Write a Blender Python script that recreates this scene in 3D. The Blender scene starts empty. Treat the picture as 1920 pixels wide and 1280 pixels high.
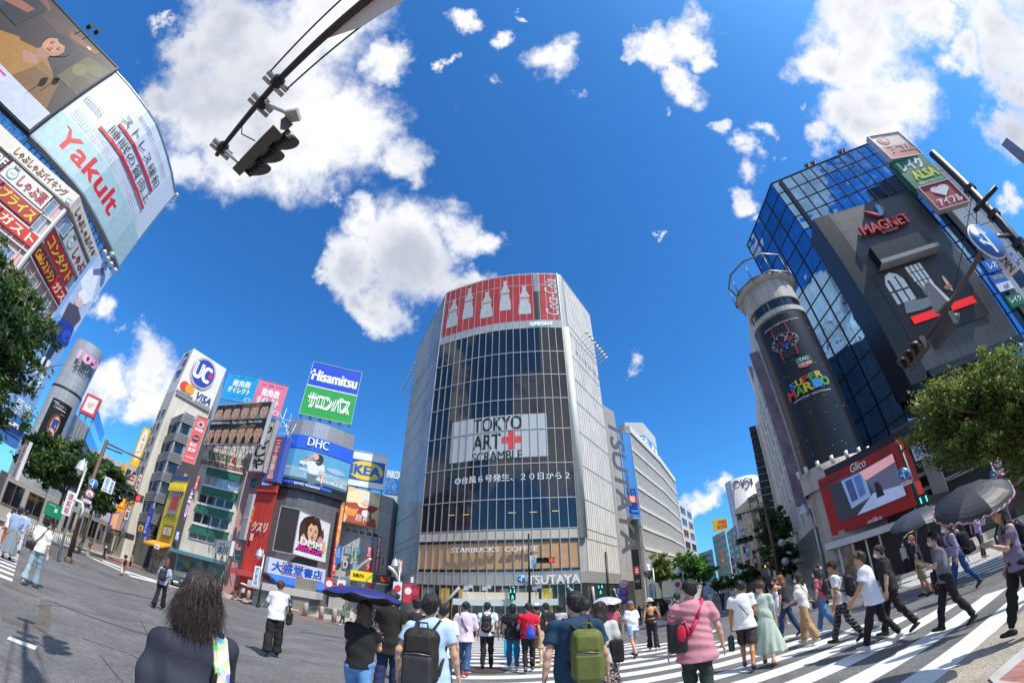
import bpy,math,random
import numpy as np
from mathutils import Vector,Matrix
random.seed(7);RNG=np.random.default_rng(7)
R=math.radians
sc=bpy.context.scene
col=sc.collection
# ---------------------------------------------------------------- camera (full lens model of the fisheye used)
CAMZ=1.7
LENSF,K_,PITCH,ROLL=768.786,0.05919,0.62802,0.00311
cam_d=bpy.data.cameras.new('camera')
cam_d.type='PANO'
cam_d.sensor_width=36.0;cam_d.sensor_height=24.0;cam_d.sensor_fit='HORIZONTAL'
cam_d.panorama_type='FISHEYE_LENS_POLYNOMIAL'
th=np.linspace(0,1.72,300)
rr=LENSF*(th+K_*th**3)/1920*36
cf=np.linalg.lstsq(np.stack([rr,rr**2,rr**3,rr**4],1),th,rcond=None)[0]
cam_d.fisheye_polynomial_k0=0.0
cam_d.fisheye_polynomial_k1=-cf[0];cam_d.fisheye_polynomial_k2=-cf[1]
cam_d.fisheye_polynomial_k3=-cf[2];cam_d.fisheye_polynomial_k4=-cf[3]
cam_d.fisheye_fov=R(220)
cam_d.clip_start=0.05;cam_d.clip_end=3000
cam=bpy.data.objects.new('camera',cam_d);col.objects.link(cam)
cam.location=(0,0,CAMZ)
cam.matrix_world=Matrix.Translation((0,0,CAMZ))@Matrix.Rotation(math.pi/2+PITCH,4,'X')@Matrix.Rotation(-ROLL,4,'Z')
sc.camera=cam
# ---------------------------------------------------------------- sun, sky, exposure
SUN_AZ,SUN_EL=R(128),R(55)
sd=Vector((math.sin(SUN_AZ)*math.cos(SUN_EL),math.cos(SUN_AZ)*math.cos(SUN_EL),math.sin(SUN_EL)))
sl=bpy.data.lights.new('sun','SUN');sl.energy=4.3;sl.angle=R(0.5);sl.color=(1.0,0.95,0.87)
so=bpy.data.objects.new('sun',sl);col.objects.link(so);so.rotation_euler=sd.to_track_quat('Z','Y').to_euler();so.location=(30,-30,60)
sc.view_settings.view_transform='Standard';sc.view_settings.look='None'
sc.view_settings.exposure=0.38;sc.view_settings.gamma=1.0
sc.render.engine='CYCLES'
sc.cycles.max_bounces=6;sc.cycles.diffuse_bounces=2;sc.cycles.glossy_bounces=3;sc.cycles.transparent_max_bounces=8
sc.cycles.use_denoising=True
sc.render.film_transparent=False

def ray(px,py):
    x=px-960.0;y=640.0-py
    c,s=math.cos(ROLL),math.sin(ROLL);x,y=c*x-s*y,s*x+c*y
    r=math.hypot(x,y)+1e-9;t=r/LENSF
    for _ in range(20):t-=(LENSF*(t+K_*t**3)-r)/(LENSF*(1+3*K_*t*t))
    X=math.sin(t)*x/r;Y=math.sin(t)*y/r;Z=math.cos(t)
    cp,sp=math.cos(PITCH),math.sin(PITCH)
    return(X,Z*cp-Y*sp,Z*sp+Y*cp)
def sst(a,b,x):
    t=min(1,max(0,(x-a)/(b-a)));return t*t*(3-2*t)
def gh(x,y):                       # height of the gently sinking plaza
    D=math.hypot(x,y);A=math.degrees(math.atan2(x,y))
    w=(1-sst(5,40,A))if A>-100 else 1-sst(-100,-140,A)
    return-.85*sst(12,42,D)*w
def G(px,py):
    d=ray(px,py);dz=max(1e-4,-d[2]);t=CAMZ/dz
    for _ in range(30):
        t=.5*t+.5*(CAMZ-gh(d[0]*t,d[1]*t))/dz
    return(d[0]*t,d[1]*t)
def AT(px,py,D):                  # point at horizontal distance D
    d=ray(px,py);h=math.hypot(d[0],d[1])
    return Vector((d[0]/h*D,d[1]/h*D,CAMZ+d[2]/h*D))
def AZEL(p):
    d=ray(*p);h=math.hypot(d[0],d[1]);return math.atan2(d[0],d[1]),d[2]/h

w=bpy.data.worlds.new('World');sc.world=w;w.use_nodes=True
nt=w.node_tree;N=nt.nodes;LK=nt.links.new
for n in list(N):N.remove(n)
out=N.new('ShaderNodeOutputWorld');bg=N.new('ShaderNodeBackground');LK(bg.outputs[0],out.inputs[0])
sky=N.new('ShaderNodeTexSky');sky.sky_type='NISHITA';sky.sun_disc=False
sky.sun_elevation=SUN_EL;sky.sun_rotation=SUN_AZ;sky.air_density=1.0;sky.dust_density=0.9;sky.ozone_density=3.0
hs=N.new('ShaderNodeHueSaturation');hs.inputs['Saturation'].default_value=1.12;hs.inputs['Value'].default_value=1.0
LK(sky.outputs[0],hs.inputs['Color'])
mulc=N.new('ShaderNodeMix');mulc.data_type='RGBA';mulc.blend_type='MULTIPLY';mulc.inputs[0].default_value=1
LK(hs.outputs[0],mulc.inputs[6]);mulc.inputs[7].default_value=(0.55,1.38,2.0,1)
tc=N.new('ShaderNodeTexCoord');DIR=tc.outputs['Generated']
def mth(op,a,b=None,c=None,clamp=False):
    n=N.new('ShaderNodeMath');n.operation=op;n.use_clamp=clamp
    for i,v in enumerate((a,b,c)):
        if v is None:continue
        if hasattr(v,'links'):LK(v,n.inputs[i])
        else:n.inputs[i].default_value=v
    return n.outputs[0]
def mrange(v,a,b,c=0,d=1,kind='SMOOTHSTEP'):
    n=N.new('ShaderNodeMapRange');n.interpolation_type=kind
    LK(v,n.inputs[0])
    for i,x in zip((1,2,3,4),(a,b,c,d)):n.inputs[i].default_value=x
    return n.outputs[0]
def noise(scale,detail,rough,dist=0,off=(0,0,0)):
    m=N.new('ShaderNodeMapping');LK(DIR,m.inputs[0]);m.inputs['Location'].default_value=off
    n=N.new('ShaderNodeTexNoise');LK(m.outputs[0],n.inputs['Vector'])
    n.inputs['Scale'].default_value=scale;n.inputs['Detail'].default_value=detail
    n.inputs['Roughness'].default_value=rough;n.inputs['Distortion'].default_value=dist
    return n
CL=[(520,130,200),(400,180,110),(690,240,105),(610,300,85),(430,60,110),(590,30,120),(750,110,50),(340,290,70),(470,270,110),(780,285,62),(360,90,60),(320,340,35),
 (770,450,105),(860,420,65),(670,490,62),(735,575,52),(690,410,50),(845,520,50),(640,375,24),(905,440,40),(610,500,22),(700,560,35),
 (840,25,34),(925,75,26),(928,180,26),(905,200,20),(1045,120,60),(1082,150,34),(1012,165,20),(835,125,16),
 (1215,95,52),(1290,60,52),(1285,165,50),(1322,100,30),(1240,228,14),(1150,60,14),(1265,130,24),
 (1400,305,36),(1392,365,36),(1440,258,32),(1352,262,20),(1405,405,22),(1430,330,22),
 (1640,80,120),(1690,180,90),(1560,110,60),(1590,215,72),(1650,250,72),(1735,60,50),(1555,275,42),(1700,20,70),(1525,190,26),
 (1850,60,85),(1800,110,42),(1880,240,68),(1905,120,55),(1778,20,30),(1840,280,25),(1780,205,20),(1895,392,34),
 (165,600,36),(250,690,62),(295,725,50),(195,745,56),(265,745,50),(235,625,20),(210,640,20),(170,780,30),(245,770,40),(150,560,16),
 (280,55,26),(1170,705,24),(1240,440,12),(1335,940,36),(1300,952,30),(1362,925,26),(1280,965,14),(560,290,110),(320,180,45),(960,20,10),(1460,10,16)]
wn=noise(3.2,7,.62,0,(2,5,1))
wv=N.new('ShaderNodeVectorMath');wv.operation='MULTIPLY_ADD';LK(wn.outputs['Color'],wv.inputs[0]);wv.inputs[1].default_value=(.34,.34,.34);wv.inputs[2].default_value=(-.17,-.17,-.17)
wa=N.new('ShaderNodeVectorMath');wa.operation='ADD';LK(DIR,wa.inputs[0]);LK(wv.outputs[0],wa.inputs[1])
WD=wa.outputs[0]
acc=None
for(x,y,r)in CL:
    d=ray(x,y);d2=ray(x+(r if x<1500 else-r),y)
    a=math.acos(max(-1,min(1,sum(p*q for p,q in zip(d,d2)))))
    n=N.new('ShaderNodeVectorMath');n.operation='DISTANCE';LK(WD,n.inputs[0]);n.inputs[1].default_value=d
    b=mrange(n.outputs['Value'],a*1.45,a*.1,0,1 if r>=25 else.8,'LINEAR')
    acc=b if acc is None else mth('MAXIMUM',acc,b)
# clouds behind the photographer, only seen mirrored in the glass
sep=N.new('ShaderNodeSeparateXYZ');LK(DIR,sep.inputs[0])
back=mth('MULTIPLY',mrange(noise(2.3,6,.6,0,(3,1,2)).outputs['Fac'],.44,.58),mrange(sep.outputs['Y'],.02,-.25))
acc=mth('MAXIMUM',acc,back)
n1=noise(7.0,9,.66,0).outputs['Fac']
dens=mth('ADD',acc,mth('MULTIPLY',mth('SUBTRACT',n1,.5),1.25))
dens=mth('MULTIPLY',dens,mrange(acc,.0,.22))
mask=mrange(dens,.22,.74)
thick=mrange(mth('ADD',dens,mth('MULTIPLY',mth('SUBTRACT',noise(2.6,4,.5,0,(1,7,3)).outputs['Fac'],.5),3.2)),.50,1.5)
ccol=N.new('ShaderNodeMix');ccol.data_type='RGBA';LK(thick,ccol.inputs[0])
CB=10.0
ccol.inputs[6].default_value=(.96*CB,.97*CB,1.0*CB,1);ccol.inputs[7].default_value=(.52*CB,.56*CB,.66*CB,1)
fin=N.new('ShaderNodeMix');fin.data_type='RGBA';LK(mask,fin.inputs[0]);LK(mulc.outputs[2],fin.inputs[6]);LK(ccol.outputs[2],fin.inputs[7])
LK(fin.outputs[2],bg.inputs['Color']);bg.inputs['Strength'].default_value=0.082

# ---------------------------------------------------------------- materials
def C(h):
    h=h.lstrip('#');o=[];h=''.join(x*2 for x in h)if len(h)==3 else h
    for i in (0,2,4):
        v=int(h[i:i+2],16)/255;o.append(v/12.92 if v<=.04045 else((v+.055)/1.055)**2.4)
    return tuple(o)
MATS={}
def mat(name,c,rough=.6,metal=0.,var=.12,scale=1.5,bump=0.,bscale=20.,emit=0.,grid=None,gcol=.55,spec=.5,pat=None,coat=0.):
    if name in MATS:return MATS[name]
    if isinstance(c,str):c=C(c)
    m=bpy.data.materials.new(name);m.use_nodes=True;MATS[name]=m
    t=m.node_tree;P=t.nodes['Principled BSDF'];L=t.links.new
    P.inputs['Roughness'].default_value=rough;P.inputs['Metallic'].default_value=metal
    P.inputs['Specular IOR Level'].default_value=spec;P.inputs['Coat Weight'].default_value=coat
    tcn=t.nodes.new('ShaderNodeTexCoord');O=tcn.outputs['Object']
    cs=None
    def mixc(kind,f,a,b):
        n=t.nodes.new('ShaderNodeMix');n.data_type='RGBA';n.blend_type=kind
        for i,v in ((0,f),(6,a),(7,b)):
            if hasattr(v,'links'):L(v,n.inputs[i])
            elif i==0:n.inputs[0].default_value=v
            else:n.inputs[i].default_value=tuple(v)+(1,)if len(v)==3 else v
        return n.outputs[2]
    def ma(op,a,b=0):
        n=t.nodes.new('ShaderNodeMath');n.operation=op
        for i,v in enumerate((a,b)):
            if hasattr(v,'links'):L(v,n.inputs[i])
            else:n.inputs[i].default_value=v
        return n.outputs[0]
    def nz(s,d=4,r=.55):
        n=t.nodes.new('ShaderNodeTexNoise');L(O,n.inputs['Vector']);n.inputs['Scale'].default_value=s;n.inputs['Detail'].default_value=d;n.inputs['Roughness'].default_value=r
        return n.outputs['Fac']
    base=tuple(c)
    if pat:
        k=pat[0];se=t.nodes.new('ShaderNodeSeparateXYZ');L(O,se.inputs[0]);x,y,z=se.outputs
        if k=='stripes':      # (kind, colour, period, axis)
            a=ma('SINE',ma('MULTIPLY',{'x':x,'y':y,'z':z}[pat[3]],6.2832/pat[2]));f=ma('GREATER_THAN',a,pat[4]if len(pat)>4 else 0)
            base=mixc('MIX',f,base,pat[1])
        elif k=='plaid':
            a=ma('GREATER_THAN',ma('SINE',ma('MULTIPLY',z,6.2832/pat[2])),pat[3]);b=ma('GREATER_THAN',ma('SINE',ma('MULTIPLY',ma('ADD',x,y),6.2832/pat[2])),pat[3])
            base=mixc('MIX',ma('MULTIPLY',ma('ADD',a,b),.5),base,pat[1])
        elif k=='blobs':      # floral / speckle
            v=t.nodes.new('ShaderNodeTexVoronoi');L(O,v.inputs['Vector']);v.inputs['Scale'].default_value=pat[2]
            f=ma('LESS_THAN',v.outputs['Distance'],pat[3]);base=mixc('MIX',f,base,pat[1])
            if len(pat)>4:
                v2=t.nodes.new('ShaderNodeTexVoronoi');L(O,v2.inputs['Vector']);v2.inputs['Scale'].default_value=pat[2]*1.7
                base=mixc('MIX',ma('LESS_THAN',v2.outputs['Distance'],pat[3]*.8),base,pat[4])
        elif k=='cells':
            v=t.nodes.new('ShaderNodeTexVoronoi');L(O,v.inputs['Vector']);v.inputs['Scale'].default_value=pat[1]
            hsn=t.nodes.new('ShaderNodeHueSaturation');L(v.outputs['Color'],hsn.inputs['Color']);hsn.inputs['Saturation'].default_value=.8 if len(pat)>2 else.75;base=mixc('MIX',0. if len(pat)>2 else.55,hsn.outputs[0],base);base=mixc('MULTIPLY',0. if len(pat)>2 else.75,base,(.35,.35,.35))
        elif k=='dapple':
            cr=t.nodes.new('ShaderNodeValToRGB');L(nz(pat[1],6,.65),cr.inputs[0]);els=cr.color_ramp.elements
            cols=pat[2];els[0].position=.34;els[0].color=cols[0]+(1,);els[1].position=.66;els[1].color=cols[-1]+(1,)
            for i,cc in enumerate(cols[1:-1]):
                e=els.new(.34+.32*(i+1)/(len(cols)-1));e.color=cc+(1,)
            base=cr.outputs[0]
    if var>0:
        n=t.nodes.new('ShaderNodeMapRange');L(nz(scale,6,.62),n.inputs[0]);n.inputs[1].default_value=.28;n.inputs[2].default_value=.72
        n.inputs[3].default_value=1-var;n.inputs[4].default_value=1+var*.5
        cb=t.nodes.new('ShaderNodeCombineXYZ')
        for i in range(3):L(n.outputs[0],cb.inputs[i])
        base=mixc('MULTIPLY',1.,base,cb.outputs[0])
    if var>0 and scale<1.1 and not emit and not pat and 'paint' not in name:   # rain streaks and grime
        mp=t.nodes.new('ShaderNodeMapping');L(O,mp.inputs[0]);mp.inputs['Scale'].default_value=(1.6,1.6,.10)
        n2=t.nodes.new('ShaderNodeTexNoise');L(mp.outputs[0],n2.inputs['Vector']);n2.inputs['Scale'].default_value=1.4;n2.inputs['Detail'].default_value=7;n2.inputs['Roughness'].default_value=.65
        r2=t.nodes.new('ShaderNodeMapRange');L(n2.outputs['Fac'],r2.inputs[0]);r2.inputs[1].default_value=.45;r2.inputs[2].default_value=.75;r2.inputs[3].default_value=1;r2.inputs[4].default_value=.70
        c2=t.nodes.new('ShaderNodeCombineXYZ');[L(r2.outputs[0],c2.inputs[i])for i in range(3)]
        base=mixc('MULTIPLY',1.,base,c2.outputs[0])
    if grid:                    # tile joints as (period u, period z, width) in object space
        se=t.nodes.new('ShaderNodeSeparateXYZ');L(O,se.inputs[0])
        ax,az=grid[3]if len(grid)>3 else(1.,0.),None
        u=ma('ADD',ma('MULTIPLY',se.outputs[0],ax[0]),ma('MULTIPLY',se.outputs[1],ax[1]))
        def line(v,p,wd):
            a=ma('ABSOLUTE',ma('SUBTRACT',ma('FRACT',ma('DIVIDE',v,p)),.5));return ma('GREATER_THAN',a,.5-wd/p/2)
        f=ma('MAXIMUM',line(u,grid[0],grid[2]),line(se.outputs[2],grid[1],grid[2]))
        base=mixc('MIX',f,base,tuple(gcol*x for x in c))
        rmx=ma('ADD',ma('MULTIPLY',f,.3),rough);L(rmx,P.inputs['Roughness'])
    if hasattr(base,'links'):
        L(base,P.inputs['Base Color'])
        if emit>0:L(base,P.inputs['Emission Color'])
    else:
        P.inputs['Base Color'].default_value=base+(1,)
        if emit>0:P.inputs['Emission Color'].default_value=base+(1,)
    P.inputs['Emission Strength'].default_value=emit
    if bump>0:
        b=t.nodes.new('ShaderNodeBump');b.inputs['Strength'].default_value=bump;b.inputs['Distance'].default_value=.02
        L(nz(bscale,5,.6),b.inputs['Height']);L(b.outputs[0],P.inputs['Normal'])
    return m
def paint(c,**k):              # plain sign / poster colour
    if not isinstance(c,(str,tuple)):return c
    key='paint_'+(c if isinstance(c,str)else '_'.join('%.2f'%v for v in c)).lstrip('#')+''.join('%s%s'%(a,b)for a,b in k.items())
    k.setdefault('rough',.45);k.setdefault('var',.06);k.setdefault('scale',.6)
    return mat(key,c,**k)
def glass(name,c,rough=.04,metal=.0,spec=.5,wob=.02,var=.3,scale=.35,ior=1.9):
    if name in MATS:return MATS[name]
    m=mat(name,c,rough,metal,var=var,scale=scale,spec=spec)
    t=m.node_tree;P=t.nodes['Principled BSDF'];P.inputs['IOR'].default_value=ior
    nzn=t.nodes.new('ShaderNodeTexNoise');nzn.inputs['Scale'].default_value=.5;nzn.inputs['Detail'].default_value=1
    tcn=t.nodes.new('ShaderNodeTexCoord');t.links.new(tcn.outputs['Object'],nzn.inputs['Vector'])
    b=t.nodes.new('ShaderNodeBump');b.inputs['Strength'].default_value=wob;b.inputs['Distance'].default_value=1.0
    t.links.new(nzn.outputs['Fac'],b.inputs['Height']);t.links.new(b.outputs[0],P.inputs['Normal'])
    return m
# ---------------------------------------------------------------- object helpers
def props(o,label=None,cat=None,group=None,kind=None):
    if label:o['label']=label
    if cat:o['category']=cat
    if group:o['group']=group
    if kind:o['kind']=kind
    return o
def thing(name,label,cat,loc=(0,0,0),group=None,rz=0.):
    o=bpy.data.objects.new(name,None);o.empty_display_size=.2;col.objects.link(o);o.location=loc;o.rotation_euler=(0,0,rz)
    return props(o,label,cat,group)
class MB:
    def __init__(s):s.v=[];s.f=[];s.m=[];s.mats=[];s.sm=[]
    def mi(s,m):
        if m not in s.mats:s.mats.append(m)
        return s.mats.index(m)
    def add(s,vs,fs,m,smooth=False):
        b=len(s.v);s.v.extend([tuple(x)for x in vs]);k=s.mi(m)
        for f in fs:s.f.append(tuple(b+i for i in f));s.m.append(k);s.sm.append(smooth)
        return s
    def quad(s,a,b,c,d,m):return s.add([a,b,c,d],[(0,1,2,3)],m)
    def hexa(s,p,m):          # p: 8 points, 4 bottom then 4 top, same winding
        return s.add(p,[(3,2,1,0),(4,5,6,7),(0,1,5,4),(1,2,6,5),(2,3,7,6),(3,0,4,7)],m)
    def box(s,x0,x1,y0,y1,z0,z1,m):
        return s.hexa([(x0,y0,z0),(x1,y0,z0),(x1,y1,z0),(x0,y1,z0),(x0,y0,z1),(x1,y0,z1),(x1,y1,z1),(x0,y1,z1)],m)
    def fbox(s,F,u0,u1,z0,z1,v0,v1,m):   # box on a facade; follows its plan when it is bent
        us=F.cuts(u0,u1)
        for a,b in zip(us[:-1],us[1:]):
            s.hexa([F.P(a,v0,z0),F.P(a,v1,z0),F.P(b,v1,z0),F.P(b,v0,z0),F.P(a,v0,z1),F.P(a,v1,z1),F.P(b,v1,z1),F.P(b,v0,z1)][::1],m)
        return s
    def tube(s,pts,r,m,n=8,cap=True,r2=None):
        pts=[Vector(p)for p in pts];vs=[];fs=[]
        for i,p in enumerate(pts):
            d=(pts[min(i+1,len(pts)-1)]-pts[max(i-1,0)]).normalized()
            a=d.orthogonal().normalized()if i==0 else(a-d*a.dot(d)).normalized()
            b=d.cross(a);q=r if r2 is None else r+(r2-r)*i/(len(pts)-1)
            if isinstance(r,(list,tuple)):q=r[i]
            for k in range(n):
                t=2*math.pi*k/n;vs.append(p+(a*math.cos(t)+b*math.sin(t))*q)
        for i in range(len(pts)-1):
            for k in range(n):fs.append((i*n+k,i*n+(k+1)%n,(i+1)*n+(k+1)%n,(i+1)*n+k))
        if cap:fs.append(tuple(range(n))[::-1]);fs.append(tuple((len(pts)-1)*n+k for k in range(n)))
        return s.add(vs,fs,m,True)
    def lathe(s,c,prof,m,n=20,axis=None,smooth=True,a0=0.,a1=2*math.pi):
        c=Vector(c);ax=Vector(axis or(0,0,1)).normalized();e=ax.orthogonal().normalized()if axis else Vector((1,0,0));g=ax.cross(e)
        full=abs(a1-a0-2*math.pi)<1e-6;k=n if full else n+1;vs=[];fs=[]
        for(r,z)in prof:
            for i in range(k):
                t=a0+(a1-a0)*i/n;vs.append(c+ax*z+(e*math.cos(t)+g*math.sin(t))*r)
        for j in range(len(prof)-1):
            for i in range(k if full else n):
                i2=(i+1)%k;fs.append((j*k+i,j*k+i2,(j+1)*k+i2,(j+1)*k+i))
        return s.add(vs,fs,m,smooth)
    def build(s,name,parent=None,label=None,loc=None):
        if not s.f:return None
        me=bpy.data.meshes.new(name);v=np.array(s.v,dtype=float).reshape(-1,3)
        org=np.array(parent_loc(parent)if loc is None else loc)
        v=v-org;me.from_pydata(v.tolist(),[],s.f)
        for m in s.mats:me.materials.append(m)
        me.polygons.foreach_set('material_index',s.m);me.polygons.foreach_set('use_smooth',s.sm);me.update()
        o=bpy.data.objects.new(name,me);col.objects.link(o)
        if parent is not None:o.parent=parent
        if loc is not None:o.location=loc if parent is None else Vector(loc)-Vector(parent_loc(parent))
        if label:o['label']=label
        return o
def build_each(mb,name,parent):
    """one object for every connected piece of the builder's mesh"""
    par=list(range(len(mb.v)))
    def fd(a):
        while par[a]!=a:par[a]=par[par[a]];a=par[a]
        return a
    for f in mb.f:
        for i in f[1:]:par[fd(i)]=fd(f[0])
    gr={}
    for k,f in enumerate(mb.f):gr.setdefault(fd(f[0]),[]).append(k)
    out_=[]
    for ks in gr.values():
        n=MB();ids={}; 
        for k in ks:
            for i in mb.f[k]:
                if i not in ids:ids[i]=len(n.v);n.v.append(mb.v[i])
            n.f.append(tuple(ids[i]for i in mb.f[k]));n.m.append(n.mi(mb.mats[mb.m[k]]));n.sm.append(mb.sm[k])
        out_.append(n.build(name,parent))
    return out_
def parent_loc(p):
    l=Vector((0,0,0))
    while p is not None:l+=p.location;p=p.parent
    return l
class Fac:
    """A facade: plan polyline seen left to right from outside. P(u, v, z): u along, v outwards, z up."""
    def __init__(s,pts):
        s.p=[Vector((a[0],a[1]))for a in pts];s.L=[0.]
        for a,b in zip(s.p[:-1],s.p[1:]):s.L.append(s.L[-1]+(b-a).length)
        s.w=s.L[-1];s.seg=[]
        for a,b in zip(s.p[:-1],s.p[1:]):
            d=(b-a).normalized();s.seg.append((d,Vector((d.y,-d.x))))
    def cuts(s,u0,u1):return[u0]+[x for x in s.L[1:-1]if u0+1e-4<x<u1-1e-4]+[u1]
    def at(s,u):
        for i in range(len(s.seg)-1):
            if u<s.L[i+1]:break
        else:i=len(s.seg)-1
        d,n=s.seg[i];p=s.p[i]+d*(u-s.L[i]);t=(u-s.L[i])/(s.L[i+1]-s.L[i])
        if t>.5 and i+1<len(s.seg):n=n.lerp((n+s.seg[i+1][1]).normalized(),min(1,(t-.5)*2))
        elif t<.5 and i>0:n=n.lerp((n+s.seg[i-1][1]).normalized(),min(1,(.5-t)*2))
        return p,n.normalized()
    def P(s,u,v,z):
        p,n=s.at(u);return Vector((p.x+n.x*v,p.y+n.y*v,z))
    def hit(s,px,py):
        a,t=AZEL((px,py));r=Vector((math.sin(a),math.cos(a)));best=None
        for i,(d,n)in enumerate(s.seg):
            den=r.x*n.x+r.y*n.y
            if abs(den)<1e-6:continue
            D=s.p[i].dot(n)/den
            if D<=0:continue
            u=(r*D-s.p[i]).dot(d);l=s.L[i+1]-s.L[i]
            over=max(0,-u if i>0 else 0,(u-l)if i<len(s.seg)-1 else 0)
            if best is None or over<best[0]-1e-6 or(over<best[0]+1e-6 and D<best[3]):best=(over,s.L[i]+u,CAMZ+D*t,D)
        return best[1],best[2]
    def rect(s,TL,TR,BR,BL):
        q=[s.hit(*p)for p in (TL,TR,BR,BL)]
        return(q[0][0]+q[3][0])/2,(q[1][0]+q[2][0])/2,(q[2][1]+q[3][1])/2,(q[0][1]+q[1][1])/2
    def off(s,v):
        return Fac([tuple(s.P(u,v,0))[:2]for u in s.L])
def QF(TL,TR,BR,BL,D):      # upright rectangle from four picture corners and the distance of its left edge
    a1,t1=AZEL(TL);a2,t2=AZEL(BL);a3,t3=AZEL(TR);a4,t4=AZEL(BR)
    al,ar=(a1+a2)/2,(a3+a4)/2;d=D*(t1*t3+t2*t4)/(t3*t3+t4*t4)
    F=Fac([(D*math.sin(al),D*math.cos(al)),(d*math.sin(ar),d*math.cos(ar))])
    return F,CAMZ+(D*t2+d*t4)/2,CAMZ+(D*t1+d*t3)/2
def topF(pts,H):
    o=[]
    for p in pts:
        a,t=AZEL(p);o.append((H/t*math.sin(a),H/t*math.cos(a)))
    return Fac(o)
# ---------------------------------------------------------------- lettering
TXT={}
def glyphs(body,bold=0.02,shear=0.):
    bold=0.;k=(body,bold,shear)
    if k in TXT:return TXT[k]
    c=bpy.data.curves.new('lettering','FONT');c.body=body;c.offset=bold;c.shear=shear;c.resolution_u=3
    o=bpy.data.objects.new('lettering',c);me=o.to_mesh()
    v=np.array([x.co[:2]for x in me.vertices]).reshape(-1,2);f=[tuple(p.vertices)for p in me.polygons]
    o.to_mesh_clear();bpy.data.objects.remove(o);bpy.data.curves.remove(c)
    if len(v)==0:v=np.zeros((1,2))
    lo,hi=v.min(0),v.max(0);asp=(hi[0]-lo[0])/max(1e-6,hi[1]-lo[1])
    v=(v-lo)/np.maximum(hi-lo,1e-6);TXT[k]=(v,f,asp);return TXT[k]
def ftext(mb,F,body,u0,u1,z0,z1,v,m,bold=0.02,thick=0.,rot=0,shear=0.,keep=False,vert=False):
    """lettering on a facade; rot 1 = turned a quarter clockwise (reads downwards), -1 = reads upwards; vert = one sign under another"""
    if vert:
        n=len(body);h=(z1-z0)/n
        for i,ch in enumerate(body):
            if ch in ' 　':continue
            if ch in 'ー|':ftext(mb,F,'I' if ch=='|' else 'ー',u0+(u1-u0)*.4,u0+(u1-u0)*.6,z1-(i+.9)*h,z1-(i+.1)*h,v,m,bold,thick,rot=1 if ch=='ー' else 0)
            else:ftext(mb,F,ch,u0,u1,z1-(i+.94)*h,z1-(i+.06)*h,v,m,bold,thick)
        return
    g,f,asp=glyphs(body,bold,shear)
    if rot:x,y=(g[:,1],1-g[:,0])if rot==1 else(1-g[:,1],g[:,0]);asp=1/asp
    else:x,y=g[:,0],g[:,1]
    if keep:
        W,H=u1-u0,z1-z0
        if W/H>asp:d=(W-H*asp)/2;u0+=d;u1-=d
        else:d=(H-W/asp)/2;z0+=d;z1-=d
    H_=(z1-z0)if not rot else(u1-u0);bb=bold*H_*.8
    sh_=[(0,0)]if bold<.012 else[(-bb,0),(bb,.0)]if bold<.035 else[(-bb,-bb*.5),(bb,-bb*.5),(-bb,bb*.5),(bb,bb*.5)]
    e_v=.0011
    for q,(dx,dy)in enumerate(sh_):mb.add([F.P(u0+(u1-u0)*a+dx,v+e_v*q,z0+(z1-z0)*b+dy)for a,b in zip(x,y)],f,m)
    vs=[F.P(u0+(u1-u0)*a,v,z0+(z1-z0)*b)for a,b in zip(x,y)]
    if thick:
        e={}
        for p in f:
            for a,b in zip(p,p[1:]+p[:1]):
                if(b,a)in e:e.pop((b,a))
                else:e[(a,b)]=1
        b0=len(vs);vs2=[F.P(u0+(u1-u0)*a,v-thick,z0+(z1-z0)*b)for a,b in zip(x,y)]
        mb.add(vs+vs2,[(b,a,a+b0,b+b0)for(a,b)in e],m)
def clipu(P):
    for ax,sg,lim in ((0,1,0.),(0,-1,-1.),(1,1,0.),(1,-1,-1.)):
        o=[]
        for i in range(len(P)):
            a,b=P[i-1],P[i];da,db=sg*a[ax]-lim,sg*b[ax]-lim
            if(da>=0)!=(db>=0):t=da/(da-db);o.append((a[0]+(b[0]-a[0])*t,a[1]+(b[1]-a[1])*t))
            if db>=0:o.append(b)
        P=o
        if len(P)<3:return[]
    return P
def art(mb,F,u0,u1,z0,z1,v,items,emit=0.,step=.012,kw=None):
    """flat printed artwork in unit coordinates, y up"""
    W,H=u1-u0,z1-z0;k=0;kw=kw or dict(var=.16,scale=1.7);step=min(step,.16/max(1,len(items)))
    if emit:kw=dict(kw,emit=emit)
    for it in items:
        k+=1;vv=v+step*k;cc=it[6]if it[0]=='t' else it[-1];m=paint(cc,**kw)if isinstance(cc,(str,tuple))else cc
        if it[0]=='r':mb.fbox(F,u0+W*max(0,it[1]),u0+W*it[3],z0+H*max(0,it[2]),z0+H*it[4],vv-step*.6,vv,m)
        elif it[0]=='e':
            n=28;rot=it[5]if len(it)>6 else 0.;c_,s_=math.cos(rot),math.sin(rot)
            P=[(it[3]*math.cos(2*math.pi*i/n),it[4]*math.sin(2*math.pi*i/n))for i in range(n)]
            P=clipu([(it[1]+x*c_-y*s_,it[2]+x*s_+y*c_)for x,y in P]);n=len(P)
            if n:mb.add([F.P(u0+W*x,vv,z0+H*y)for x,y in P],[tuple(range(n))],m)
        elif it[0]=='p':
            P=clipu(it[1])
            if P:mb.add([F.P(u0+W*x,vv,z0+H*y)for x,y in P],[tuple(range(len(P)))],m)
        elif it[0]=='t':ftext(mb,F,it[1],u0+W*it[2],u0+W*it[4],z0+H*it[3],z0+H*it[5],vv,m,**(it[7]if len(it)>7 else{}))
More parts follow.
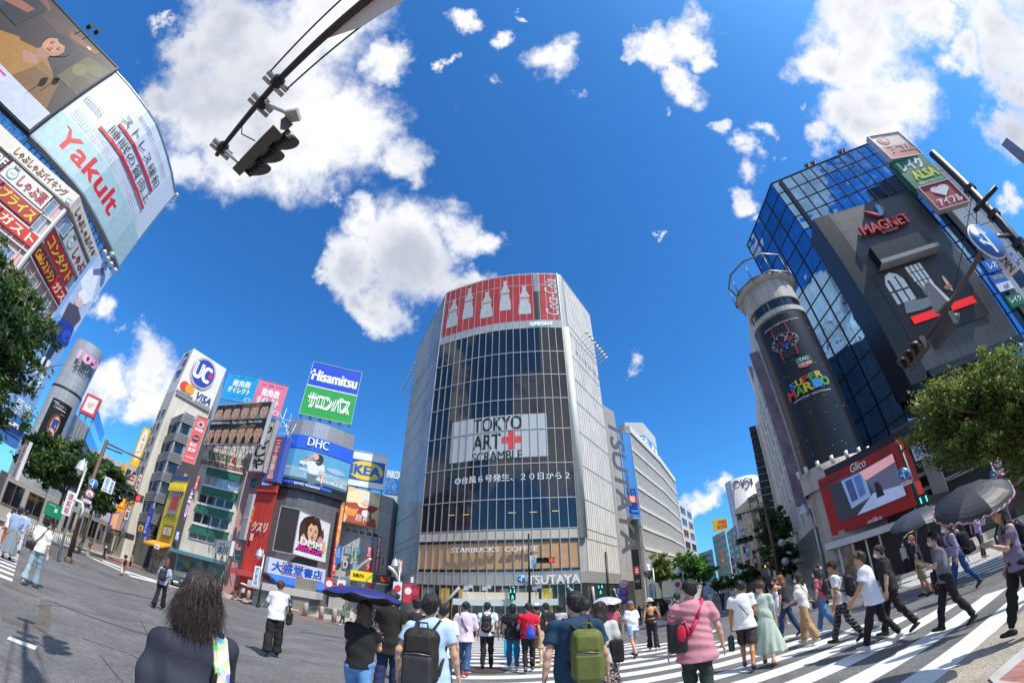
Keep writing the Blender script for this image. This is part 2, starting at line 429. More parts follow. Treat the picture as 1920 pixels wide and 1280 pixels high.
def portrait(cx,cy,s,hair='#2a1c18',skin='#d9a88a',top='#c98a2c',asp=1.,long=False,r=0.):
    """items for a photographed person on a poster; s = head height in unit coordinates, asp = height/width of the panel"""
    a=s*asp;o=[];sk=C(skin);dk=lambda c,f:tuple(x*f for x in (C(c)if isinstance(c,str)else c))
    if long:o.append(('e',cx,cy-.35*s,.62*a,.95*s,hair))
    o+=[('p',[(cx-1.25*a,cy-2.4*s),(cx-1.15*a,cy-1.1*s),(cx-.75*a,cy-.78*s),(cx-.22*a,cy-.55*s),(cx+.22*a,cy-.55*s),(cx+.75*a,cy-.78*s),(cx+1.15*a,cy-1.1*s),(cx+1.25*a,cy-2.4*s)],top),
          ('p',[(cx+.3*a,cy-2.4*s),(cx+.35*a,cy-1.3*s),(cx+.2*a,cy-.75*s),(cx+.75*a,cy-.80*s),(cx+1.13*a,cy-1.12*s),(cx+1.2*a,cy-2.4*s)],dk(top,.62)),
          ('p',[(cx-.9*a,cy-2.2*s),(cx-.7*a,cy-1.3*s),(cx-.6*a,cy-1.35*s),(cx-.7*a,cy-2.2*s)],dk(top,.7)),
          ('p',[(cx-.19*a,cy-.2*s),(cx+.19*a,cy-.2*s),(cx+.24*a,cy-.6*s),(cx,cy-.88*s),(cx-.24*a,cy-.6*s)],dk(sk,.72)),
          ('e',cx+.03*a,cy+.14*s,.50*a,.50*s,hair),('e',cx,cy-.03*s,.36*a,.46*s,sk),('e',cx+.13*a,cy-.06*s,.23*a,.38*s,dk(sk,.86)),('e',cx-.03*a,cy-.02*s,.26*a,.40*s,dk(sk,1.04)),('e',cx,cy-.40*s,.17*a,.05*s,dk(sk,.8)),
          ('p',[(cx-.42*a,cy-.05*s),(cx-.40*a,cy+.30*s),(cx-.1*a,cy+.56*s),(cx+.38*a,cy+.42*s),(cx+.44*a,cy-.1*s),(cx+.33*a,cy+.12*s),(cx+.20*a,cy+.27*s),(cx-.06*a,cy+.20*s),(cx-.18*a,cy+.28*s),(cx-.33*a,cy+.12*s)],hair),
          ('p',[(cx-.2*a,cy+.50*s),(cx+.1*a,cy+.56*s),(cx+.3*a,cy+.40*s),(cx+.1*a,cy+.44*s)],dk(hair,2.4)),
          ('e',cx-.16*a,cy-.02*s,.075*a,.028*s,dk(sk,.6)),('e',cx+.16*a,cy-.02*s,.075*a,.028*s,dk(sk,.6)),
          ('e',cx-.155*a,cy-.02*s,.045*a,.026*s,'#120d0c'),('e',cx+.155*a,cy-.02*s,.045*a,.026*s,'#120d0c'),
          ('p',[(cx-.26*a,cy+.05*s),(cx-.14*a,cy+.085*s),(cx-.06*a,cy+.06*s),(cx-.14*a,cy+.065*s)],hair),('p',[(cx+.26*a,cy+.05*s),(cx+.14*a,cy+.085*s),(cx+.06*a,cy+.06*s),(cx+.14*a,cy+.065*s)],hair),
          ('p',[(cx+.01*a,cy),(cx+.06*a,cy-.17*s),(cx+.0*a,cy-.18*s)],dk(sk,.74)),('e',cx,cy-.175*s,.05*a,.014*s,dk(sk,.55)),
          ('e',cx,cy-.265*s,.10*a,.022*s,'#8c3a38'),('e',cx,cy-.285*s,.08*a,.016*s,'#b05a55')]
    return o
def board(name,label,F,u0,u1,z0,z1,bgc,items=(),depth=.35,frame=None,group=None,v=0.,emit=0.,cat='billboard',legs=None,fw=.12,artname='printed_face',av=.01,astep=.012):
    """a billboard / sign: a box body, printed face, optional rim frame and back struts"""
    root=thing(name,label,cat,F.P((u0+u1)/2,v,z0),group)
    b=MB();b.fbox(F,u0,u1,z0,z1,v-depth,v,paint(bgc,emit=emit)if emit else paint(bgc));b.build('panel',root)
    if items:
        a=MB();art(a,F,u0,u1,z0,z1,v+av,items,emit,astep);a.build(artname,root)
    if frame:
        f=MB();fm=mat('rim_'+frame.lstrip('#'),frame,.4,.3);x=fw
        f.fbox(F,u0-x,u1+x,z1,z1+x,v-depth,v+.09,fm);f.fbox(F,u0-x,u1+x,z0-x,z0,v-depth,v+.09,fm)
        f.fbox(F,u0-x,u0,z0,z1,v-depth,v+.088,fm);f.fbox(F,u1,u1+x,z0,z1,v-depth,v+.088,fm);f.build('rim',root)
    if legs:
        g=MB();sm=mat('scaffold_steel',(.16,.17,.18),.5,.6);n=max(2,int((u1-u0)/1.6));zb=z0-legs
        for i in range(n+1):
            u=u0+.2+(u1-u0-.4)*i/n
            g.tube([F.P(u,v-depth/2,zb),F.P(u,v-depth/2,z0+.02)],.05,sm,6);g.tube([F.P(u,v-depth/2-1.6,zb),F.P(u,v-depth,z0+(z1-z0)*.5)],.045,sm,6)
            if i<n:
                u2=u0+.2+(u1-u0-.4)*(i+1)/n;g.tube([F.P(u,v-depth/2,zb),F.P(u2,v-depth/2,z0)],.035,sm,5);g.tube([F.P(u2,v-depth/2,zb),F.P(u,v-depth/2,z0)],.035,sm,5)
        g.build('scaffold',root)
    return root
UNITW={}
def unit_window(w,h,fr,gl,rows=1,cols=2):
    k=(round(w,2),round(h,2),fr.name,gl.name,rows,cols)
    if k in UNITW:return UNITW[k]
    a=MB();t=.07
    a.box(-w/2,w/2,-.08,.06,h-t,h,fr);a.box(-w/2,w/2,-.1,.06,0,t,fr);a.box(-w/2,-w/2+t,-.08,.058,t,h-t,fr);a.box(w/2-t,w/2,-.08,.058,t,h-t,fr)
    for i in range(1,cols):x=-w/2+w*i/cols;a.box(x-.03,x+.03,-.06,.05,t,h-t,fr)
    for i in range(1,rows):z=h*i/rows;a.box(-w/2+t,w/2-t,-.055,.045,z-.03,z+.03,fr)
    b=MB();b.box(-w/2+t,w/2-t,-.03,.02,t,h-t,gl)
    o1=a.build('window');o2=b.build('pane');m1,m2=o1.data,o2.data
    bpy.data.objects.remove(o1);bpy.data.objects.remove(o2)
    UNITW[k]=(m1,m2);return UNITW[k]
def window(root,F,u,z,w,h,fr,gl,rows=1,cols=2,v=.03):
    m1,m2=unit_window(w,h,fr,gl,rows,cols);p,n=F.at(u)
    o=bpy.data.objects.new('window',m1);col.objects.link(o);o.parent=root
    o.location=F.P(u,v,z)-parent_loc(root);o.rotation_euler=(0,0,math.atan2(n.y,n.x)+math.pi/2)
    q=bpy.data.objects.new('pane',m2);col.objects.link(q);q.parent=o
    return o
def windows(root,F,u0,u1,z0,z1,nu,nz,fr,gl,fu=.8,fz=.6,rows=1,cols=2,skip=()):
    W=(u1-u0)/nu;H=(z1-z0)/nz
    for j in range(nz):
        for i in range(nu):
            if(i,j)in skip:continue
            window(root,F,u0+W*(i+.5),z0+H*(j+.5-fz/2),W*fu,H*fz,fr,gl,rows,cols)
def block(name,label,F,z0,z1,back,m,cat='building',group=None,roofm=None,depth=None):
    """a building body: front polyline F, back corners given in plan (or a depth)"""
    root=thing(name,label,cat,F.P(F.w/2,-1,z0),group)
    if depth is not None:back=[(p.x*(1+depth/p.length),p.y*(1+depth/p.length))for p in (F.p[-1],F.p[0])]
    pl=[tuple(p)for p in F.p]+[tuple(b)for b in back];n=len(pl)
    b=MB();vs=[(x,y,z0)for x,y in pl]+[(x,y,z1)for x,y in pl]
    b.add(vs,[(i,(i+1)%n,n+(i+1)%n,n+i)for i in range(n)],m);b.build('wall',root)
    r=MB();rm=roofm or mat('roof_concrete',(.34,.33,.32),.8)
    r.add([(x,y,z1-.4)for x,y in pl],[tuple(range(n))],rm)
    r.build('roof',root)
    return root
# ================================================================ GROUND
def gz(x,y,dz=0.):return(x,y,gh(x,y)+dz)
ASPH=mat('asphalt',(.138,.136,.136),.85,var=.25,scale=.25,bump=.35,bscale=45)
def grain(m,s=60,amt=.5):
    t=m.node_tree;P=t.nodes['Principled BSDF'];src=P.inputs['Base Color'].links[0].from_socket
    tcn=t.nodes.new('ShaderNodeTexCoord');acc_=src
    for sc_,am in ((s,amt),(s*.23,amt*.5),(.7,.22)):
        n=t.nodes.new('ShaderNodeTexNoise');n.inputs['Scale'].default_value=sc_;n.inputs['Detail'].default_value=3;t.links.new(tcn.outputs['Object'],n.inputs['Vector'])
        r=t.nodes.new('ShaderNodeMapRange');t.links.new(n.outputs['Fac'],r.inputs[0]);r.inputs[1].default_value=.3;r.inputs[2].default_value=.7;r.inputs[3].default_value=1-am;r.inputs[4].default_value=1+am
        x=t.nodes.new('ShaderNodeMix');x.data_type='RGBA';x.blend_type='MULTIPLY';x.inputs[0].default_value=1
        c=t.nodes.new('ShaderNodeCombineXYZ');[t.links.new(r.outputs[0],c.inputs[i])for i in range(3)]
        t.links.new(acc_,x.inputs[6]);t.links.new(c.outputs[0],x.inputs[7]);acc_=x.outputs[2]
    t.links.new(acc_,P.inputs['Base Color'])
grain(ASPH,45,.45)
rad=[0,1.5]+[3+1.0*i for i in range(60)]+[66,72,80,95,120,160,250,500,1000,2000]
na=144;vs=[(0,0,0)];fs=[]
for r in rad[1:]:
    for k in range(na):
        a=2*math.pi*k/na;x,y=r*math.sin(a),r*math.cos(a);vs.append((x,y,gh(x,y)))
for k in range(na):fs.append((0,1+(k+1)%na,1+k))
for j in range(len(rad)-2):
    for k in range(na):fs.append((1+j*na+k,1+j*na+(k+1)%na,1+(j+1)*na+(k+1)%na,1+(j+1)*na+k))
g=MB();g.add(vs,fs,ASPH,True);props(g.build('ground'),kind='structure')
def sheet(name,quads,m,dz=.004,kind='structure',res=.8):
    b=MB()
    for q in quads:
        q=[Vector((p[0],p[1]))for p in q]
        nx=max(1,int(max((q[1]-q[0]).length,(q[2]-q[3]).length)/res));ny=max(1,int(max((q[3]-q[0]).length,(q[2]-q[1]).length)/res))
        vs=[]
        for j in range(ny+1):
            for i in range(nx+1):
                p=q[0].lerp(q[1],i/nx).lerp(q[3].lerp(q[2],i/nx),j/ny);vs.append(gz(p.x,p.y,dz))
        b.add(vs,[(j*(nx+1)+i,j*(nx+1)+i+1,(j+1)*(nx+1)+i+1,(j+1)*(nx+1)+i)for j in range(ny)for i in range(nx)],m)
    o=b.build(name);return props(o,kind=kind)
PAINT=mat('road_paint',(.66,.66,.64),.6,var=.16,scale=2.2,bump=.25,bscale=40)
def wear(m):                     # worn and cracked road paint that lets the asphalt through
    t=m.node_tree;P=t.nodes['Principled BSDF'];src=P.inputs['Base Color'].links[0].from_socket
    tcn=t.nodes.new('ShaderNodeTexCoord');n=t.nodes.new('ShaderNodeTexNoise');n.inputs['Scale'].default_value=5;n.inputs['Detail'].default_value=9;n.inputs['Roughness'].default_value=.75
    t.links.new(tcn.outputs['Object'],n.inputs['Vector']);r=t.nodes.new('ShaderNodeMapRange');t.links.new(n.outputs['Fac'],r.inputs[0]);r.inputs[1].default_value=.595;r.inputs[2].default_value=.68
    x=t.nodes.new('ShaderNodeMix');x.data_type='RGBA';t.links.new(r.outputs[0],x.inputs[0]);t.links.new(src,x.inputs[6]);x.inputs[7].default_value=(.22,.21,.2,1);t.links.new(x.outputs[2],P.inputs['Base Color'])
wear(PAINT)
A0=R(10.2)
def zebra(name,t,n,offs,lo,hi,wd):
    qs=[]
    for o in offs:
        q=[]
        for oo in (o,o+wd):
            q.append([(t[0]*l+n[0]*oo,t[1]*l+n[1]*oo)for l in (lo(oo),hi(oo))])
        qs.append([q[0][0],q[0][1],q[1][1],q[1][0]])
    return sheet(name,qs,PAINT)
t_=(math.cos(A0),math.sin(A0));n_=(-math.sin(A0),math.cos(A0))
def cross(o,p,d):             # along coordinate where the line p+d*s meets offset o
    s_=(o-(p[0]*n_[0]+p[1]*n_[1]))/(d[0]*n_[0]+d[1]*n_[1]);q=(p[0]+d[0]*s_,p[1]+d[1]*s_);return q[0]*t_[0]+q[1]*t_[1]
zebra('crosswalk_markings',t_,n_,[3.02+1.01*k for k in range(0,31)],lambda o:cross(o,(-2.2,9.),(-2.4,28.)),lambda o:min(cross(o,(9.6,5.85),(-.385,.923)),cross(o,(9.6,5.85),(.5,-.5))if o<4 else 99),.51)
t2=(.64,-.77);n2_=(.77,.64)
def lo2(o):return 1.9-2.86*(o-14.8)/4.5 if o<19.3 else-.96-.1*(o-19.3)/4.4
zebra('side_crosswalk_markings',t2,n2_,[14.8+.76*k for k in range(12)],lo2,lambda o:13.,.42)
e3=(-.862,.507);f3=(-.507,-.862)
qs=[]
for k in range(34):
    a=12.2+1.0*k;p=(e3[0]*a,e3[1]*a);p2=(e3[0]*(a+.5),e3[1]*(a+.5))
    qs.append([p,p2,(p2[0]+f3[0]*7,p2[1]+f3[1]*7),(p[0]+f3[0]*7,p[1]+f3[1]*7)])
sheet('left_crosswalk_markings',qs,PAINT)
def gq(*p):return[G(*x)for x in p]
sheet('far_crosswalk_markings',[gq((158,1034),(240,1070),(242,1073),(160,1037)),gq((232,1064),(300,1086),(300,1089),(234,1067)),gq((240,1072),(345,1098),(345,1101),(240,1075)),gq((300,1084),(380,1104),(380,1108),(300,1088)),gq((190,1044),(225,1058),(226,1061),(190,1047))],PAINT,.006)
sheet('lane_line',[gq((14,1187),(66,1206),(62,1213),(9,1192))],PAINT,.006)
qs=[]
for k in range(7):
    p=G(1182+16*k,1181-2.5*k);q=G(1225+19*k,1166-2.2*k);d=(Vector(q)-Vector(p));nn=Vector((-d.y,d.x)).normalized()*.5
    qs.append([p,q,tuple(Vector(q)+nn),tuple(Vector(p)+nn)])
sheet('back_crosswalk_markings',qs,PAINT,.006)
sheet('bus_lane_markings',[gq((1392,1150),(1470,1140),(1480,1146),(1400,1158)),gq((1310,1190),(1345,1180),(1347,1183),(1313,1193)),gq((1250,1200),(1275,1196),(1276,1198),(1251,1202))],PAINT,.006)
PATCH=mat('asphalt_patch',(.115,.10,.085),.9,var=.3,scale=3,bump=.3,bscale=50);grain(PATCH)
PATCH2=mat('asphalt_seam',(.06,.06,.063),.9,var=.3,scale=3);REDP=mat('red_road_surface',(.26,.12,.10),.8,var=.2,scale=2)
sheet('road_patch',[gq((72,1116),(94,1120),(90,1190),(64,1182)),gq((0,1146),(63,1170),(62,1180),(0,1156)),gq((0,1084),(70,1112),(69,1117),(0,1091))],PATCH,.002)
sheet('road_seam',[gq((95,1122),(300,1192),(300,1194),(95,1124)),gq((180,1095),(300,1120),(300,1122),(180,1097)),gq((560,1180),(640,1192),(640,1194),(560,1182)),gq((182,1222),(228,1279),(231,1279),(185,1222)),gq((260,1158),(272,1185),(275,1185),(262,1158))],PATCH2,.003)
sheet('red_lane_surface',[gq((150,1022),(168,1020),(262,1056),(235,1060)),gq((395,1106),(480,1129),(470,1132),(385,1109)),gq((480,1130),(640,1166),(640,1170),(480,1133)),gq((1180,1160),(1260,1152),(1262,1156),(1180,1166)),gq((1370,1160),(1420,1152),(1420,1157),(1370,1166))],REDP,.003)
rc_=random.Random(11);cb_=MB();cm_=mat('crack_tar',(.045,.043,.042),.8,var=.3,scale=5)
for(x,y,L_,a)in ((150,1190,3.5,.3),(300,1195,3,1.2),(60,1130,4,2.2),(560,1235,2.5,.5),(620,1200,4,2.9),(1500,1180,2.2,1.0),(1760,1150,2.5,.6),(1240,1215,3,.1)):
    p=Vector(G(x,y));q=p.copy();n=int(L_/.16)
    for i in range(n):
        a+=rc_.uniform(-.45,.45);r=q+Vector((math.cos(a),math.sin(a)))*.16;d=(r-q).normalized();e=Vector((-d.y,d.x))*rc_.uniform(.006,.016)
        cb_.add([gz(*(q-e),.0045),gz(*(r-e),.0045),gz(*(r+e),.0045),gz(*(q+e),.0045)],[(0,1,2,3)],cm_);q=r
props(cb_.build('road_cracks'),kind='structure')
# drain cover in the crosswalk
b=MB();DR=mat('cast_iron',(.10,.085,.075),.55,.7,var=.3,scale=8);c=G(909,1256)
b.lathe((c[0],c[1],.006),[(0,.012),(.5,.012),(.52,.0)],DR,28)
for i in range(-6,7):
    h=math.sqrt(max(.01,.23-(i*.075)**2));b.box(c[0]-h,c[0]+h,c[1]+i*.075-.016,c[1]+i*.075+.016,.016,.026,mat('rust_iron',(.15,.11,.09),.6,.5))
props(b.build('drain_cover',loc=(c[0],c[1],0)),'round ribbed iron drain cover set in the crosswalk between walkers','drain cover')
# ---------------------------------------------------------------- pavements
PAV=mat('pavement_slab',(.40,.365,.32),.85,var=.2,scale=.8,grid=(.6,50,.03),bump=.1);KERB=mat('kerb_stone',(.42,.41,.39),.8,var=.2,scale=3)
YEL=mat('tactile_yellow',(.72,.47,.07),.7,var=.2,scale=3)
def pavement(name,kerb,outer,m=PAV,h=.13,kerbm=KERB):
    """kerb: polyline of ground points; outer: matching points behind it"""
    b=MB();n=len(kerb)
    for i in range(n-1):
        k0,k1,o0,o1=[Vector(p)for p in (kerb[i],kerb[i+1],outer[i],outer[i+1])]
        L_=max(1,int((k1-k0).length/1.5));M_=max(1,int((o0-k0).length/2.5))
        for a in range(L_):
            A_,B_=k0.lerp(k1,a/L_),k0.lerp(k1,(a+1)/L_);C_,D_=o0.lerp(o1,(a+1)/L_),o0.lerp(o1,a/L_)
            ia,ib=A_.lerp(D_,.18/max(.2,(D_-A_).length)),B_.lerp(C_,.18/max(.2,(C_-B_).length))
            b.add([gz(A_.x,A_.y,-.05),gz(B_.x,B_.y,-.05),gz(B_.x,B_.y,h),gz(A_.x,A_.y,h),gz(ib.x,ib.y,h+.003),gz(ia.x,ia.y,h+.003)],[(0,1,2,3),(3,2,4,5)],kerbm)
            for q in range(M_):
                p=[ia.lerp(D_,q/M_),ib.lerp(C_,q/M_),ib.lerp(C_,(q+1)/M_),ia.lerp(D_,(q+1)/M_)]
                b.add([gz(v.x,v.y,h)for v in p],[(0,1,2,3)],m)
    return props(b.build(name),kind='structure')
def pushout(pts,d):return[tuple(Vector(p)*(1+d/Vector(p).length))for p in pts]
k=[G(*p)for p in ((372,1104),(420,1117),(480,1129),(540,1145),(600,1158),(655,1167))];pavement('far_pavement',k,pushout(k,16))
k=[(-15,40.5),(-9,41.5),(-2,42),(6,42),(11,43.5),(15,50),(24,68),(60,130)];pavement('central_pavement',k,[(-30,80),(-15,62),(-2,60),(5,62),(14,66),(22,78),(30,90),(70,150)])
k=[(9,26)]  # right hand pavement in front of the glass building
k=[(64,110),(24,44),(15.6,27),(16.4,19.5),(17.6,16.1),(20.6,14.9),(23.7,13.9),(26,12.4),(34,4),(40,-6)]
pavement('right_pavement',k,[(90,110),(40,44),(28,30),(27,24),(27,21),(28,19),(30,18),(34,17),(44,12),(52,0)])
sheet('tactile_strip',[[(16.9,19.6),(17.3,19.6),(18.1,16.6),(17.7,16.4)],[(18,16.5),(18.1,16.8),(21,15.5),(20.8,15.2)],[(20.8,15.2),(21,15.5),(24,14.5),(23.8,14.2)]],YEL,.145)
k=[G(*p)for p in ((0,985),(45,992),(100,1015),(150,1031))];k=[(-60,8)]+k+[(-62,56),(-95,80)]
pavement('left_pavement',k,[(-70,20),(-60,35),(-62,45),(-66,50),(-70,56),(-78,66),(-105,95)])
AGG=mat('pebble_paving',(.30,.26,.21),.9,var=.3,scale=2,pat=('blobs',(.46,.42,.36),42,.5,(.20,.16,.12)));BRICK=mat('red_paving',(.33,.15,.12),.85,var=.3,scale=3,grid=(.3,40,.02))
def nearpt(p):a=ray(*p);t=CAMZ/-a[2];return(a[0]*t,a[1]*t)
P0=[(9.2,5.1),nearpt((1920,1147)),nearpt((1850,1199)),nearpt((1745,1285)),(3.6,3.5),(-3,.5)]
P1=[(9.8,4.5),nearpt((1920,1222)),nearpt((1895,1242)),nearpt((1850,1280)),(4.0,2.6),(-2.6,-.6)]
P2=[(10.0,4.2),nearpt((1920,1242)),nearpt((1905,1254)),nearpt((1868,1285)),(4.2,2.3),(-2.5,-.9)]
sheet('pebble_strip',[[P0[i],P0[i+1],P1[i+1],P1[i]]for i in range(5)],AGG,.005)
b=MB()
for i in range(5):
    q=[P1[i],P1[i+1],P2[i+1],P2[i]];b.hexa([(x,y,-.05)for x,y in q]+[(x,y,.03)for x,y in q],KERB)
props(b.build('near_kerb'),kind='structure')
P3=[(p[0]+3,p[1]-5)for p in P2]
sheet('near_pavement',[[P2[i],P2[i+1],P3[i+1],P3[i]]for i in range(5)],BRICK,.022)

# ================================================================ BUILDINGS, CENTRE
WHITEM=mat('frame_white',(.66,.65,.62),.45,.2,var=.1);ALU=mat('aluminium',(.58,.55,.51),.35,.7,var=.1)
DGL=glass('dark_glass',(.012,.016,.024),.05,0,.7,ior=1.55);BGL=glass('mirror_glass',(.20,.36,.58),.03,1.0,.5,wob=.06);GGL=glass('green_glass',(.10,.16,.15),.06,.1,.7)
FRG=mat('frosted_glass_wall',(.50,.51,.49),.22,.15,var=.12,scale=.4);LGL=glass('light_glass',(.34,.42,.45),.06,.35,.7)
WARM=mat('warm_lamp',(.9,.55,.2),.4,emit=.5,var=0)
QH=46.0
QFp=topF([(784,651),(838,547),(868,536),(900,526),(930,519),(960,515),(1005,512),(1044,513),(1052,516),(1105,588)],QH)
Q=QFp;ZT=CAMZ+QH
uL,uR=Q.L[1],Q.L[7]
def zq(px,py):return Q.hit(px,py)[1]
root=block('glass_corner_building','curved dark glass tower in the centre with a red bottle banner around its top',Q,-1.2,ZT,[(13.5,72),(-24,88)],FRG)
z_b=zq(962,604);z_s=zq(962,617);z_g0=zq(960,992);z_l=zq(960,1011);z_l1=zq(960,1062);z_f1=zq(960,1073);z_f0=zq(960,1096)
b=MB();b.fbox(Q,uL,uR,z_g0,z_s,-.3,.05,DGL);b.build('front_glazing',root)
b=MB();b.fbox(Q,uL,uR,z_s,z_b,-.3,.12,mat('pale_band',(.42,.43,.43),.35,.2));b.fbox(Q,uL,uR,z_l,z_g0-.15,-.3,.1,mat('cream_band',(.55,.50,.42),.5));build_each(b,'floor_band',root)
b=MB();b.fbox(Q,uL,uR,z_f1+.4,z_l-.3,-.3,.02,mat('tan_blind',(.52,.31,.16),.6,var=.2,scale=1.2));b.build('window_blinds',root)
b=MB();b.fbox(Q,uL,uR,z_l-.28,z_l,-.3,.14,DGL);b.fbox(Q,uL,uR,z_f1,z_f1+.38,-.3,.04,DGL);build_each(b,'ribbon_window',root)
b=MB();b.fbox(Q,uL,Q.w,z_f0,z_f1,-.3,.10,mat('glass_fascia',(.36,.37,.35),.3,.2));b.build('fascia',root)
b=MB();b.fbox(Q,uL,Q.w,-1,z_f0,-.3,.02,mat('shop_glass',(.05,.055,.045),.12,0,var=.6,scale=.5));b.build('shop_glazing',root)
b=MB()
for i in range(24):u=uL+(uR-uL)*i/23;b.fbox(Q,u-.05,u+.05,-1,z_f0,.02,.12,ALU)
for(f0,f1,cc_)in ((.18,.24,(.45,.30,.06)),(.30,.34,(.4,.28,.08)),(.05,.12,(.12,.16,.15)),(.55,.7,(.10,.13,.14)),(.78,.84,(.5,.36,.05))):b.fbox(Q,uL+(uR-uL)*f0,uL+(uR-uL)*f1,-.6,z_f0-.4,.025,.04,mat('interior_%d'%int(f0*100),cc_,.4,var=.4,scale=2,emit=.25))
b.build('shop_frame',root)
LVL=[zq(960,y)for y in (662,705,749,806,870,935)]
b=MB();nm=19
us=[uL+(uR-uL)*i/nm for i in range(nm+1)]
for u in us:b.fbox(Q,u-.035,u+.035,z_f0,ZT,0,.16,ALU)
for z in LVL+[z_s,z_b,z_g0,z_l,z_f1,z_f0,ZT-.3,(ZT+z_b)/2+2.2]:b.fbox(Q,uL,uR,z-.05,z+.05,0,.13,ALU)
b.build('mullions',root)
for a_,b_,nn in ((Q.L[0]+.1,uL-.2,26),(uR+1.3,Q.w-.1,17)):
    b=MB()
    for i in range(nn+1):
        u=a_+(b_-a_)*i/nn;b.fbox(Q,u-.03,u+.03,z_f1 if a_<1 else z_f0,ZT-.4,0,.10,ALU)
    for z in LVL+[z_s,z_b,z_g0,z_l,ZT-.35]:b.fbox(Q,a_,b_,z-.035,z+.035,0,.085,ALU)
    b.build('side_mullions',root)
b=MB();b.fbox(Q,Q.L[0]+.05,uL-.15,z_f1,ZT-.2,-.2,.04,glass('side_mirror_glass',(.55,.62,.70),.04,.9,.6,wob=.05));b.build('side_glazing',root)
b=MB();b.fbox(Q,uR+1.3,Q.w-.05,z_f1,ZT-.2,-.2,.04,mat('pale_screen_glass',(.80,.77,.70),.3,.0,var=.15,scale=.5));b.build('side_glazing',root)
b=MB();b.tube([Q.P(uR+.55,.1,z_l),Q.P(uR+.55,.1,z_s)],.5,mat('cream_corner',(.66,.66,.60),.35),14);b.build('corner_column',root)
# printed film behind the glass reading the exhibition title
b=MB();c_=Q.rect((848,790),(1024,777),(1026,856),(842,868))
ua,ub,za,zb=c_;b.fbox(Q,ua,ub,za,zb,.04,.075,mat('title_film',(.50,.53,.54),.25,var=.05));b.build('title_film',root)
b=MB();K=mat('ink_black',(.018,.018,.02),.5,var=0);RD=mat('ink_red',(.75,.06,.05),.5,var=0)
def qt(body,TL,TR,BR,BL,m,v=.09,**k):
    r=Q.rect(TL,TR,BR,BL);ftext(b,Q,body,r[0],r[1],r[2],r[3],v,m,**k)
qt('TOKYO',(889,785),(977,781),(977,806),(887,811),K,bold=.035)
qt('ART',(887,817),(937,814),(938,841),(886,844),K,bold=.035);qt('SCRAMBLE',(885,848),(978,845),(978,862),(884,866),K,bold=.03)
r=Q.rect((940,807),(977,806),(977,842),(940,843));w3=(r[1]-r[0])/3;h3=(r[3]-r[2])/3
b.fbox(Q,r[0]+w3,r[0]+2*w3,r[2],r[3],.08,.1,RD);b.fbox(Q,r[0],r[0]+w3,r[2]+h3,r[3]-h3,.08,.1,RD);b.fbox(Q,r[1]-w3,r[1],r[2]+h3,r[3]-h3,.08,.1,RD)
b.build('title_lettering',root)
b=MB();TK=mat('ticker_light',(.62,.66,.7),.4,emit=.35,var=0);qt('◎台風６号発生、２０日から２',(852,893),(1066,887),(1066,900),(852,907),TK,bold=0);b.build('ticker_lettering',root)
b=MB();qt('STARBUCKS  COFFEE',(847,1027),(1006,1024),(1006,1033),(847,1036),mat('sign_white',(.82,.82,.8),.4),v=.42,thick=.12,bold=.03);b.build('cafe_lettering',root)
b=MB();qt('TSUTAYA',(988,1079),(1081,1077),(1081,1092),(987,1096),MATS['sign_white'],v=.6,thick=.3,bold=.04);b.build('shop_lettering',root)
b=MB();qt('QFRONT',(994,607),(1036,606),(1036,613),(994,614),mat('neon_white',(.6,.8,.9),.4,emit=.5,var=0),v=.35,thick=.06);b.build('name_lettering',root)
b=MB()
for(x,y)in ((845,965),(872,964),(958,961),(998,960),(1040,958)):u,z=Q.hit(x,y);b.fbox(Q,u-.4,u+.4,z-.03,z+.03,.06,.1,WARM)
build_each(b,'ceiling_lamp',root)
# red banner round the top
b=MB();RB=mat('banner_red',(.50,.035,.035),.35,var=.25,scale=.5);b.fbox(Q,uL+.3,uR-.3,z_b+.1,ZT-.35,.06,.12,RB)
gap=Q.hit(1008,560)[0];b.fbox(Q,gap-.45,gap+.45,z_b+.1,zq(1008,547),.08,.135,K);b.fbox(Q,gap-.45,gap+.45,zq(1008,547),ZT-.35,.08,.135,LGL)
b.build('banner',root)
b=MB();SIL=mat('bottle_silver',(.55,.55,.53),.4,.2);prof=[(0,.5),(.05,.55),(.3,.5),(.42,.36),(.52,.42),(.62,.46),(.72,.30),(.84,.17),(.95,.17),(.955,.2),(1,.2)]
for(xt,yt,xb,yb,wd)in ((853,562,848,613,20),(882,541,878,597,19),(915,548,912,596,23),(950,528,946,583,21),(985,537,983,590,23)):
    u,z1_=Q.hit(xt,yt);u0_,z0_=Q.hit(xb,yb);u=(u+u0_)/2;du=(Q.hit(xt+wd/2,yt)[0]-Q.hit(xt-wd/2,yt)[0])
    L_=[Q.P(u-du*w_*.9,.15,z0_+(z1_-z0_)*t)for t,w_ in prof];R_=[Q.P(u+du*w_*.9,.15,z0_+(z1_-z0_)*t)for t,w_ in prof]
    b.add(L_+R_,[(i,i+1,len(prof)+i+1,len(prof)+i)for i in range(len(prof)-1)],SIL);ftext(b,Q,'Coca-Cola',u-du*.42,u+du*.42,z0_+(z1_-z0_)*.53,z0_+(z1_-z0_)*.61,.17,RB,shear=.3)
b.build('bottle_pictures',root)
b=MB();r=Q.rect((1020,524),(1043,525),(1047,592),(1024,592));ftext(b,Q,'Coca-Cola',r[0],r[1],r[2],r[3],.16,SIL,rot=-1,shear=.35,bold=.02);b.build('banner_lettering',root)
